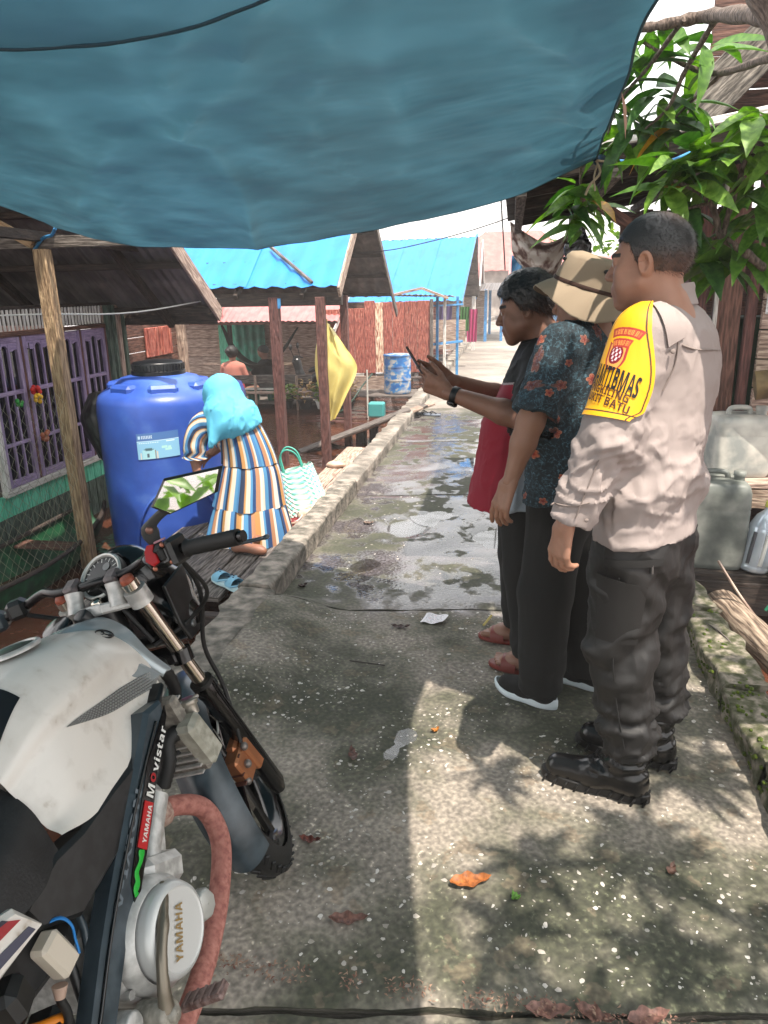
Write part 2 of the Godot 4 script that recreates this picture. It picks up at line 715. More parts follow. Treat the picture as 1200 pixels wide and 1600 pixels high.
func make_materials() -> void:
	TX.fine_n = ntex_n(3,.03,6.0)
	TX.grain_n = ntex_n(4,.05,5.0)
	TX.weave_n = ntex_n(6,.12,3.0,3)
	MT.wood_grey = wood([[.2,Color(.20,.18,.165)],[.45,Color(.36,.33,.31)],[.7,Color(.47,.44,.42)],[.9,Color(.56,.52,.49)]])
	MT.wood_pale = wood([[.2,Color(.44,.36,.32)],[.5,Color(.62,.53,.48)],[.8,Color(.74,.66,.60)]])
	MT.wood_brown = wood([[.2,Color(.24,.15,.12)],[.5,Color(.37,.25,.21)],[.8,Color(.47,.33,.28)]])
	MT.wood_red = wood([[.15,Color(.42,.20,.17)],[.5,Color(.60,.31,.26)],[.7,Color(.66,.38,.32)],[.88,Color(.74,.58,.50)]])
	MT.wood_flaked = wood([[.3,Color(.56,.28,.22)],[.42,Color(.80,.66,.55)],[.7,Color(.88,.80,.70)]])
	MT.wood_dark = wood([[.2,Color(.12,.10,.09)],[.6,Color(.22,.18,.16)],[.9,Color(.31,.26,.22)]])
	MT.wood_post = wood([[.2,Color(.42,.33,.24)],[.6,Color(.60,.50,.38)],[.9,Color(.70,.60,.47)]])
	MT.wood_maroon = wood([[.2,Color(.26,.15,.14)],[.6,Color(.38,.24,.22)],[.9,Color(.46,.30,.27)]])
	MT.green_wall = wood([[.15,Color(.24,.56,.46)],[.45,Color(.34,.74,.61)],[.8,Color(.42,.80,.67)]],.6)
	MT.green_dirty = wood([[.2,Color(.16,.22,.19)],[.55,Color(.30,.36,.32)],[.85,Color(.40,.48,.42)]])
	MT.green_tarp = worn(Color(.10,.36,.30),Color(.18,.50,.42),1.5,.5)
	MT.purple = wood([[.2,Color(.46,.39,.53)],[.6,Color(.57,.50,.64)],[.9,Color(.64,.57,.70)]],.5)
	MT.white_paint = wood([[.15,Color(.62,.60,.58)],[.5,Color(.80,.79,.77)],[.9,Color(.86,.85,.83)]],.6)
	MT.blue_roof = worn(Color(.05,.42,.70),Color(.09,.50,.78),.8,.45)
	MT.grey_roof = worn(Color(.30,.29,.29),Color(.48,.45,.44),1.6,.6,.3,.3)
	MT.dark_roof = worn(Color(.30,.29,.29),Color(.46,.44,.43),1.6,.6,.3,.2)
	MT.pink_roof = worn(Color(.62,.36,.36),Color(.72,.46,.45),1.4,.6)
	MT.red_roof = worn(Color(.55,.30,.28),Color(.68,.42,.39),1.0,.6)
	MT.blue_paint = worn(Color(.16,.42,.62),Color(.24,.52,.72),3.0,.5)
	MT.dark_glass = plain(Color(.03,.035,.04),.08)
	MT.dark = plain(Color(.06,.055,.05),.9)
	MT.black = plain(Color(.035,.035,.037),.45)
	MT.rope_blue = plain(Color(.20,.48,.68),.7)
	MT.wire = plain(Color(.09,.09,.10),.6)
	MT.white_plastic = plain(Color(.80,.80,.78),.45)
	MT.concrete = worn(Color(.36,.34,.31),Color(.62,.58,.54),.9,.85,.8)
	MT.path_far = worn(Color(.46,.43,.40),Color(.57,.54,.50),.23,.85,.5)
	MT.kerb = worn(Color(.30,.29,.26),Color(.60,.56,.52),2.2,.9,1.0)
	var mk := StandardMaterial3D.new()
	mk.albedo_texture = ntex(71,.02,[[.2,Color(.18,.20,.09)],[.45,Color(.31,.31,.23)],[.62,Color(.44,.42,.37)],[.85,Color(.58,.54,.49)]],5)
	mk.uv1_triplanar = true
	mk.uv1_scale = Vector3.ONE * 1.5
	mk.roughness = .95
	mk.normal_enabled = true
	mk.normal_texture = TX.fine_n
	MT.kerb_mossy = mk
	var w := StandardMaterial3D.new()
	w.albedo_texture = ntex(21,.01,[[.3,Color(.29,.17,.125)],[.7,Color(.37,.23,.17)]],4,256)
	w.uv1_scale = Vector3(.5,.5,1)
	w.roughness = .06
	w.metallic_specular = .6
	w.normal_enabled = true
	w.normal_texture = ntex_n(22,.035,2.2,3)
	w.normal_scale = .45
	MT.water = w
	var pm := StandardMaterial3D.new()
	pm.albedo_color = Color(.14,.12,.10,.35)
	pm.transparency = BaseMaterial3D.TRANSPARENCY_ALPHA
	pm.roughness = .03
	MT.puddle = pm

# ------------------------------------------------------------------ ground
var dips := [Vector3(-.72,-4.75,.34),Vector3(-.80,-3.95,.22),Vector3(-.62,-4.70,.2),Vector3(-.1,-4.5,.3),Vector3(-.33,-2.3,.09),Vector3(-.37,-2.18,.06),Vector3(.05,-5.2,.35),Vector3(-.25,-6.6,.5),Vector3(-.1,-7.6,.45),Vector3(-.45,-5.0,.2)]

func ground_y(x: float,z: float) -> float:
	var y := nz(Vector3(x * .9,0,z * .9)) * .008 + nz(Vector3(x * 4.0,3,z * 4.0)) * .004
	if z > -3.4:
		y += nz(Vector3(x * 14.0,7,z * 14.0)) * .0022
	for d in dips:
		var q: float = Vector2(x - d.x,(z - d.y) * .75).length() / d.z
		if q < 1.6:
			y -= .013 * exp(-q * q * 2.2)
	if z > -3.45 and z < -2.15:
		var e := smoothstep(-.70,-1.13,x) * smoothstep(-3.45,-3.25,z) * smoothstep(-2.15,-2.45,z)
		y += .10 * e
	return y

func ground_material(x0: float,x1: float,z0: float,z1: float,W: int,H: int,near: bool) -> StandardMaterial3D:
	var ca := PackedByteArray()
	ca.resize(W * H * 3)
	var ra := PackedByteArray()
	ra.resize(W * H)
	var ha := PackedByteArray()
	ha.resize(W * H)
	var big := FastNoiseLite.new()
	big.seed = 31
	big.frequency = 1.3
	big.fractal_octaves = 4
	var mid := FastNoiseLite.new()
	mid.seed = 32
	mid.frequency = 5.5
	mid.fractal_octaves = 5
	var fin := FastNoiseLite.new()
	fin.seed = 33
	fin.frequency = 42.0
	fin.fractal_octaves = 3
	var cel := FastNoiseLite.new()
	cel.seed = 34
	cel.noise_type = FastNoiseLite.TYPE_CELLULAR
	cel.frequency = 34.0
	cel.cellular_return_type = FastNoiseLite.RETURN_DISTANCE
	cel.cellular_jitter = .9
	for j in H:
		var z := lerpf(z0,z1,(j + .5) / H)
		var wz := smoothstep(-3.05,-3.9,z) * smoothstep(-10.0,-8.6,z)
		for i in W:
			var x := lerpf(x0,x1,(i + .5) / W)
			var b := big.get_noise_2d(x,z)
			var m := mid.get_noise_2d(x,z)
			var n := fin.get_noise_2d(x,z)
			var al := clampf(.46 + b * 1.25 + m * .7,.0,1.0)
			var r := lerpf(.515,.24,al)
			var g := lerpf(.485,.245,al)
			var q := lerpf(.445,.195,al)
			var k := 1.0 + n * .34 + m * .16
			var hgt := .5 + n * .35 + m * .25
			if near:
				var c := cel.get_noise_2d(x,z)
				var den := b * .5 + mid.get_noise_2d(x * .4 + 9.0,z * .4)
				if c < -.80 + den * .20:
					k *= 1.28 + n * .4
					hgt += .2
				elif m > .36:
					r = lerpf(r,.46,.35)
					g = lerpf(g,.39,.35)
					q = lerpf(q,.33,.35)
			var wet := clampf(wz * (.80 - b * 1.5 - m * 1.3 - .5 * smoothstep(-.85,-1.12,x)),.0,1.0)
			k *= 1.0 - .36 * wet
			var o := (j * W + i) * 3
			ca[o] = clampi(int(r * k * 255.0),0,255)
			ca[o + 1] = clampi(int(g * k * 255.0),0,255)
			ca[o + 2] = clampi(int(lerpf(q,q * 1.12,wet) * k * 255.0),0,255)
			ra[j * W + i] = clampi(int((.88 - .74 * smoothstep(.25,.6,wet) + n * .08) * 255.0),20,255)
			ha[j * W + i] = clampi(int(lerpf(hgt,.5,.75 * smoothstep(.45,.8,wet)) * 255.0),0,255)
	var mt := StandardMaterial3D.new()
	mt.albedo_texture = ImageTexture.create_from_image(Image.create_from_data(W,H,false,Image.FORMAT_RGB8,ca))
	mt.roughness = 1.0
	mt.roughness_texture = ImageTexture.create_from_image(Image.create_from_data(W,H,false,Image.FORMAT_L8,ra))
	mt.heightmap_enabled = true
	mt.heightmap_texture = ImageTexture.create_from_image(Image.create_from_data(W,H,false,Image.FORMAT_L8,ha))
	mt.heightmap_scale = .5 if near else .4
	mt.texture_repeat = false
	return mt

func build_ground() -> void:
	var g := G.new()
	g.grid(40,60,func(s: float,t: float) -> Vector3: return Vector3(lerpf(-70,70,s),-.30,lerpf(14,-190,t)),140.0,204.0)
	for i in g.u.size():
		g.u[i] = Vector2(g.v[i].x,g.v[i].z)
	struct("water",g,MT.water)
	var zs := [.95,-1.265,-3.43,-5.6,-7.7,-9.9,-12.4,-15.2,-18.5,-23.0,-31.5]
	var near_m := ground_material(-1.2,.9,1.15,-3.6,704,1504,true)
	var far_m := ground_material(-1.2,.9,-3.2,-10.1,512,1600,false)
	for k in zs.size() - 1:
		var z0: float = zs[k] - .009
		var z1: float = zs[k + 1] + .009
		g = G.new()
		var near := k < 2
		var nu := 72 if k < 2 else (44 if k < 5 else 12)
		var nv := int((z0 - z1) / (.026 if k < 2 else (.05 if k < 5 else .25)))
		var bend := func(z: float) -> float: return .35 * pow(maxf(.0,-z - 24.0) / 6.0,2.0) if z < -24.0 else .0
		var top := func(s: float,t: float) -> Vector3:
			var z := lerpf(z0,z1,t)
			var x := lerpf(-1.16,.84,s)
			var zk := z - .145 * x * smoothstep(-14.0,-9.0,z)
			var e := minf(minf(z0 - z,z - z1),.02)
			return Vector3(x + bend.call(z),ground_y(x,zk) - (.006 * (1.0 - e / .02)) + .25 * smoothstep(-20,-32,z),zk + (nz(Vector3(x * 6.0,k,z * 3.0)) * .012 if (t == .0 or t == 1.0) else .0))
		g.grid(nu,nv,top)
		for i in g.u.size():
			var p := g.v[i]
			if near:
				g.u[i] = Vector2((p.x + 1.2) / 2.1,(1.15 - p.z) / 4.75)
			elif k < 5:
				g.u[i] = Vector2((p.x + 1.2) / 2.1,(-3.2 - p.z) / 6.9)
		g.grid(nu,1,func(s: float,t: float) -> Vector3: return top.call(s,1.0) - Vector3(0,.16 * t,0))
		g.grid(nu,1,func(s: float,t: float) -> Vector3: return top.call(1.0 - s,.0) - Vector3(0,.16 * t,0))
		g.quad(Vector3(-1.16,-.16,z0),Vector3(.84,-.16,z0),Vector3(.84,-.16,z1),Vector3(-1.16,-.16,z1))
		var sl := struct("path_slab",g,near_m if near else (far_m if k < 5 else MT.path_far))
		if k < 3:
			add_pebbles(sl,z0,z1,[520,2300,500][k])
	for d in dips:
		g = G.new()
		var cx: float = d.x
		var cz: float = d.y
		var rd: float = d.z
		var y := ground_y(cx,cz) + .0042
		g.lathe([[.0005,.0],[rd * 1.1,.0]],28,Transform3D(Basis.from_scale(Vector3(1,1,1.3)),Vector3(cx,y,cz)))
		struct("puddle",g,MT.puddle)
	for z in [-1.265,-3.43,-5.6,-7.7]:
		g = G.new()
		g.box(Vector3(-.16,-.32,z),Vector3(2.1,.3,.30),.01,Basis(Vector3.UP,.144))
		struct("bridge_footing",g,MT.concrete)
	var kerb := func(x0: float,x1: float,z0: float,z1: float,h: float,m: Material,rough: float,side: float,sd: float,called: String) -> void:
		var q := G.new()
		var n := int(absf(z1 - z0) / .05) + 2
		var prof := [[.0,-.16],[.0,-.06],[.0,.5],[.0,.86],[.06,1.0],[.5,1.02],[.94,1.0],[1.0,.84],[1.0,.4],[1.0,-1.6]]
		q.grid(prof.size() - 1,n,func(s: float,t: float) -> Vector3:
			var i := roundi(s * (prof.size() - 1))
			var z := lerpf(z0,z1,t)
			var f: float = prof[i][0]
			var y: float = prof[i][1] * h
			var x := lerpf(x0,x1,f)
			var w := nz(Vector3(f * 2.0 + sd,y * 9.0,z * 5.0)) * rough
			x += w * (1.0 + 1.6 * f) + side * .0
			y += nz(Vector3(f * 5.0,sd,z * 4.0)) * rough * .55
			return Vector3(x + (.35 * pow((-z - 24.0) / 6.0,2.0) if z < -24.0 else .0),y + .25 * smoothstep(-20,-32,z),z))
		for e in [0,1]:
			var b := q.v.size()
			for i in prof.size():
				q.vert(q.v[i if e == 0 else n * prof.size() + i])
			for i in range(1,prof.size() - 1):
				q.ix.append_array([b,b + i,b + i + 1] if e == 1 else [b,b + i + 1,b + i])
		struct(called,q,m)
	kerb.call(-1.125,-1.32,-2.18,-3.29,.105,MT.kerb,.022,.0,1.0,"kerb")
	kerb.call(-1.15,-1.31,-3.30,-5.44,.12,MT.kerb,.010,.0,2.0,"kerb")
	kerb.call(-1.15,-1.33,-5.48,-9.3,.10,MT.concrete,.012,.0,3.0,"kerb")
	kerb.call(-1.15,-1.33,-9.34,-15.1,.10,MT.concrete,.012,.0,4.0,"kerb")
	kerb.call(-1.13,-1.31,-15.2,-31.5,.12,MT.concrete,.012,.0,5.0,"kerb")
	for k in 8:
		var za: float = [.6,-.7,-1.5,-2.15,-2.62,-3.3,-6.0,-12.0][k]
		var zb: float = [-.68,-1.48,-2.13,-2.6,-3.28,-5.98,-11.9,-31.0][k]
		kerb.call(.82,.98 - .02 * (k % 2),za,zb,.10 + .012 * (k % 3),MT.kerb_mossy,.026,.0,10.0 + k,"mossy_kerb")
	g = G.new()
	var mm := worn(Color(.16,.22,.03),Color(.34,.40,.07),14.0,1.0)
	for i in 900:
		var z := -1.4 - 1.9 * rng.randf()
		var t := rng.randf()
		if nz(Vector3(z * 3.0,t * 2.0,4.0)) < .0:
			continue
		var p := Vector3(.822 + rj(.006),.01 + .07 * t,z) if rng.randf() < .6 else Vector3(.83 + .14 * t,.105 + rj(.006),z)
		g.ball(p,Vector3(.007,.006,.009) * rng.randf_range(.6,1.5),5,3)
	stuff(struct("moss",g,mm))

func add_pebbles(sl: Node,z0: float,z1: float,n: int) -> void:
	var g := G.new()
	var made := 0
	var tries := 0
	while made < n and tries < n * 9:
		tries += 1
		var x := rng.randf_range(-1.08,.80)
		var z := lerpf(z0 - .03,z1 + .03,rng.randf()) - .145 * x
		if nz(Vector3(x * 2.2 + 5.0,1,z * 2.2)) * 1.6 + rng.randf() * .5 < .2:
			continue
		made += 1
		var r := .0022 + .0092 * pow(rng.randf(),2.0)
		var s := rng.randf_range(.38,1.0)
		g.col = Color(.56,.53,.49).lerp(Color(.17,.15,.12),pow(rng.randf(),1.1))
		var y := ground_y(x,z) + .0005
		var c := g.vert(Vector3(x,y + r * .2,z))
		var k := 7
		var a0 := rng.randf() * TAU
		var sx := cos(a0)
		for i in k:
			var a := TAU * i / k
			var q := Vector2(cos(a) * r,sin(a) * r * s).rotated(a0) * rng.randf_range(.62,1.2)
			g.vert(Vector3(x + q.x,y - .001,z + q.y))
			g.v[c + 1 + i] = g.v[c + 1 + i]
		for i in k:
			g.ix.append_array([c,c + 1 + i,c + 1 + (i + 1) % k])
	var m := plain(Color(1,1,1),.75)
	m.vertex_color_use_as_albedo = true
	stuff(put("pebbles",sl,g,m,true))

# ------------------------------------------------------------------ shared building pieces
func corrugated(g: G,a: Vector3,b: Vector3,d: Vector3,pitch := .076,amp := .010,nv := 3) -> void:
	var L := a.distance_to(b)
	var n := maxi(4,int(L / pitch) * 4)
	var up := (b - a).cross(d - a).normalized()
	if up.y < 0:
		up = -up
	g.slab(n,nv,func(s: float,t: float) -> Vector3:
		return a + (b - a) * s + (d - a) * t + up * (sin(s * L / pitch * TAU) * amp),up * -.002,L,a.distance_to(d))

func roof_sheets(par: Node,a: Vector3,b: Vector3,d: Vector3,n: int,m: Material,pitch := .076,amp := .010) -> void:
	for i in n:
		var g := G.new()
		var s0 := float(i) / n
		var s1 := float(i + 1) / n + .02 / a.distance_to(b)
		var lift := V(0,.004 * (i % 2),0)
		corrugated(g,a.lerp(b,s0) + lift,a.lerp(b,s1) + lift,d + (b - a) * s0 + lift + V(rj(.01),0,rj(.01)),pitch,amp)
		put("roof_sheet",par,g,m)

func bar(par: Node,n: String,a: Vector3,b: Vector3,w: float,h: float,m: Material,up := Vector3.UP,bev := .004) -> MeshInstance3D:
	var g := G.new()
	g.uo = Vector2(rng.randf() * 9.0,rng.randf() * 9.0)
	var t := rng.randf_range(.82,1.1)
	g.col = Color(t,t * rng.randf_range(.97,1.02),t * rng.randf_range(.94,1.02))
	g.bar(a,b,w,h,bev,up)
	return put(n,par,g,m,true)

func boards(par: Node,n: String,o: Vector3,e: Vector3,f: Vector3,count: int,th: float,m: Material,gap := .006) -> void:
	var w := f.length() / count
	var fn := f.normalized()
	for i in count:
		var c := o + fn * (w * (i + .5))
		var j := fn * rj(gap * .3)
		bar(par,n,c + j,c + e + j,th * rng.randf_range(.9,1.1),w - gap,m,fn,.003)

func cable(n: String,pts: Array,r: float,m: Material,label: String,cat := "cable",seg := 16) -> void:
	var g := G.new()
	g.tube(curve(pts,seg),r,5,true)
	tag(put(n,self,g,m),label,cat)

# ------------------------------------------------------------------ house on the left
func build_left_house() -> void:
	var h := thing("green_house","mint green stilt house with purple casement windows and a dark corrugated roof","house",V(-3.5,-.3,-5.6))
	var z := -3.0
	while z > -6.15:
		bar(h,"wall_board",V(-3.515,.0,z),V(-3.515,.16,z),.024,.104,MT.green_wall,V(0,0,1))
		bar(h,"foot_board",V(-3.512,-.6,z),V(-3.512,-.002,z),.022,.104,MT.green_dirty,V(0,0,1))
		if z > -4.5:
			bar(h,"wall_board",V(-3.515,.162,z),V(-3.515,1.25,z),.024,.104,MT.green_wall,V(0,0,1))
		z -= .11
	var g := G.new()
	g.box(V(-4.9,.45,-5.3),V(.06,1.9,4.8))
	put("back_wall",h,g,MT.wood_brown)
	g = G.new()
	g.box(V(-4.2,-.03,-5.3),V(1.35,.05,4.7))
	put("floor",h,g,MT.wood_dark)
	bar(h,"window_trim",V(-3.49,.175,-4.52),V(-3.49,.175,-6.10),.05,.045,MT.white_paint)
	bar(h,"window_trim",V(-3.49,.198,-4.545),V(-3.49,1.25,-4.545),.05,.045,MT.white_paint,V(0,0,1))
	bar(h,"window_trim",V(-3.49,1.265,-4.52),V(-3.49,1.265,-6.10),.05,.03,MT.wood_brown)
	var zw := -4.575
	for k in 4:
		window_casement(h,zw,zw - .365)
		zw -= .372
		bar(h,"mullion",V(-3.495,.2,zw + .0035 - .0),V(-3.495,1.248,zw + .0035),.03,.026,MT.wood_maroon,V(0,0,1))
		zw -= .016
	z = -3.6
	while z > -7.5:
		bar(h,"slat",V(-3.50,1.285,z),V(-3.50,1.43,z + rj(.004)),.012,.019,MT.white_paint if z > -6.1 else MT.wood_pale,V(0,0,1),.002)
		z -= .045
	bar(h,"vent_rail",V(-3.53,1.44,-3.4),V(-3.53,1.44,-7.6),.06,.03,MT.wood_dark)
	for q in [[-6.16,.05],[-6.25,.045],[-6.33,.06],[-6.42,.05]]:
		bar(h,"corner_board",V(-3.485,-.6,q[0]),V(-3.485,1.43,q[0]),.05,q[1],MT.green_dirty if q[1] < .055 else MT.wood_pale,V(0,0,1))
	boards(h,"plank",V(-3.52,.0,-6.47),V(0,0,-1.12),V(0,1.26,0),9,.022,MT.wood_brown)
	for k in 2:
		var za := -6.83 - k * .30
		var sh := bar(h,"shutter",V(-3.487,.92,za - .14),V(-3.487,1.20,za - .14),.018,.27,MT.wood_red,V(0,0,1))
		for e in [.055,.21]:
			bar(sh,"shutter_stile",V(-3.472,.922,za - .01 - e + .0),V(-3.472,1.198,za - .01 - e),.016,.045,MT.wood_red,V(0,0,1))
	bar(h,"corner_post",V(-3.47,-.6,-7.62),V(-3.47,1.42,-7.62),.08,.09,MT.wood_pale,V(0,0,1))
	var sl := .66
	var zr := -4.0
	var yr := 1.36 + sl * 2.42
	var xa := -6.6
	var xb := -2.58
	roof_sheets(h,V(xa,yr,zr),V(xb,yr,zr),V(xa,1.36,-6.42),5,MT.dark_roof)
	roof_sheets(h,V(xb,yr,zr),V(xa,yr,zr),V(xb,2.42,-3.25),5,MT.dark_roof)
	for k in 5:
		var t := .08 + k * .22
		var p := V(0,lerpf(yr,1.36,t) - .045,lerpf(zr,-6.42,t))
		bar(h,"purlin",V(xa,0,0) + p,V(xb,0,0) + p,.06,.05,MT.wood_dark)
		p = V(0,lerpf(yr,2.42,t) - .045,lerpf(zr,-3.25,t))
		bar(h,"purlin",V(xa,0,0) + p,V(xb,0,0) + p,.06,.05,MT.wood_dark)
	for x in [-5.4,-4.2,-3.0]:
		bar(h,"rafter",V(x,yr - .11,zr),V(x,1.25,-6.42),.05,.07,MT.wood_dark)
		bar(h,"rafter",V(x,yr - .11,zr),V(x,2.31,-3.25),.05,.07,MT.wood_dark)
	bar(h,"fascia_board",V(xa,1.31,-6.44),V(xb,1.31,-6.44),.022,.12,MT.wood_dark)
	bar(h,"bargeboard",V(xb + .02,yr + .02,zr),V(xb + .02,1.33,-6.47),.024,.13,MT.wood_pale)
	bar(h,"bargeboard",V(xb - .07,yr + .11,zr),V(xb - .07,1.45,-6.52),.02,.08,MT.wood_pale)
	bar(h,"porch_post",V(-2.845,-.9,-4.43),V(-2.895,1.80,-4.45),.085,.085,MT.wood_post,V(0,0,1),.006)
	bar(h,"porch_beam",V(-6.2,1.83,-4.46),V(-2.0,1.845,-4.49),.05,.07,MT.wood_grey)
	bar(h,"porch_beam",V(-2.90,1.90,-1.2),V(-2.90,1.86,-6.1),.05,.06,MT.wood_dark)
	bar(h,"strut",V(-3.75,2.3,-4.3),V(-2.93,1.83,-4.42),.04,.06,MT.wood_post)
	cable("clothes_line",[V(-4.4,1.38,-4.0),V(-3.3,1.40,-4.75),V(-2.9,1.385,-5.5),V(-2.6,1.47,-6.5)],.006,MT.white_plastic,"white clothes line sagging in front of the green house's window vent","line")
	g = G.new()
	for dirn in [-1,1]:
		var c := -2.0
		while c < 4.2:
			var pts := []
			for i in 25:
				var y := -.6 + 1.75 * i / 24.0
				var zz: float = -4.40 + c + dirn * y * .85
				if zz < -4.40 or zz > -1.75:
					continue
				var sag := .10 * sin((zz + 4.4) * 1.2) + .03 * nz(V(zz * 2.0,y * 2.0,1))
				if y < .95 + .18 * (zz + 4.4) / 2.6:
					pts.append(V(-2.83 - sag,y,zz))
			if pts.size() > 1:
				g.tube(pts,.0011,3,false)
			c += .072
	tag(put("fishing_net",self,g,plain(Color(.50,.50,.42),.8)),"thin diamond mesh fishing net hung beside the wooden porch post","net")
	var bt := thing("canoe","small green wooden canoe floating below the purple window","boat",V(-3.1,-.3,-4.3))
	g = G.new()
	var hull := func(s: float,t: float) -> Vector3:
		var zz := lerpf(-2.9,-5.05,t)
		var w := .27 * pow(sin(PI * clampf(t * .93 + .04,.0,1.0)),.6)
		var a := (s - .5) * PI
		return V(-3.12 + sin(a) * w,-.13 + .10 * pow(absf(t - .5) * 2.0,2.5) - .30 * cos(a) * (.5 + .5 * w / .27) * .8,zz)
	g.slab(14,20,hull,V(0,.018,0),.6,2.1)
	put("hull",bt,g,worn(Color(.06,.20,.12),Color(.10,.33,.20),3.0,.5))
	for s in [.0,1.0]:
		g = G.new()
		var pts := []
		for i in 21:
			pts.append(hull.call(s,i / 20.0) + V(0,.02,0))
		g.tube(pts,.017,6)
		put("gunwale",bt,g,MT.wood_dark)
	for zz in [-3.6,-4.4]:
		bar(bt,"thwart",V(-3.35,-.14,zz),V(-2.9,-.14,zz),.14,.02,MT.wood_brown)
	var fl := thing("hanging_ornament","small red, yellow and green plastic flowers hanging in the purple window","ornament",V(-3.42,.35,-4.95))
	for q in [[V(-3.42,.86,-4.95),Color(.75,.12,.10),.028],[V(-3.42,.80,-4.96),Color(.85,.66,.10),.026],[V(-3.42,.80,-4.74),Color(.10,.50,.16),.022],[V(-3.42,.52,-4.97),Color(.62,.34,.22),.03]]:
		g = G.new()
		for i in 7:
			var d: Vector3 = V(rj(1),rj(1),rj(1)).normalized() * q[2]
			g.ball(q[0] + d,Vector3.ONE * q[2] * .7,6,4)
		put("blossom",fl,g,plain(q[1],.6))
	g = G.new()
	g.tube([V(-3.43,1.2,-4.95),V(-3.42,.86,-4.95),V(-3.42,.4,-4.97)],.004,4)
	put("string",fl,g,MT.wire)

func window_casement(h: Node,za: float,zb: float) -> void:
	var x := -3.50
	var st := .045
	var w := thing_part(h,"casement")
	bar(w,"stile",V(x,.20,za - st * .5),V(x,1.245,za - st * .5),.032,st,MT.purple,V(0,0,1))
	bar(w,"stile",V(x,.20,zb + st * .5),V(x,1.245,zb + st * .5),.032,st,MT.purple,V(0,0,1))
	for q in [[.225,.05],[1.225,.04],[.86,.03],[.50,.024]]:
		bar(w,"rail",V(x + .001,q[0],za - st),V(x + .001,q[0],zb + st),.028,q[1],MT.purple)
	var g := G.new()
	var poly := PackedVector2Array()
	var L := za - zb - st * 2.0
	poly.append(Vector2(0,.09))
	for i in 17:
		var t := i / 16.0
		poly.append(Vector2(t * L,.035 * pow(absf(t - .5) * 2.0,2.0) * -1.0 + .055 + .018 * cos(t * TAU * 2.0)))
	poly.append(Vector2(L,.09))
	g.prism(poly,.02,Transform3D(Basis(V(0,0,-1),V(0,1,0),V(1,0,0)),V(x - .010,1.118,za - st)))
	put("arched_head",w,g,MT.purple)
	for k in [1,2]:
		var zz := lerpf(za - st,zb + st,k / 3.0)
		bar(w,"glazing_bar",V(x + .002,.25,zz),V(x + .002,1.2,zz),.02,.018,MT.purple,V(0,0,1),.002)
	g = G.new()
	g.box(V(x - .012,.72,(za + zb) * .5),V(.004,.98,za - zb - st * 2.0 + .01))
	put("pane",w,g,MT.dark_glass)

func thing_part(par: Node,n: String) -> Node3D:
	var o := Node3D.new()
	o.name = n
	par.add_child(o,true)
	return o

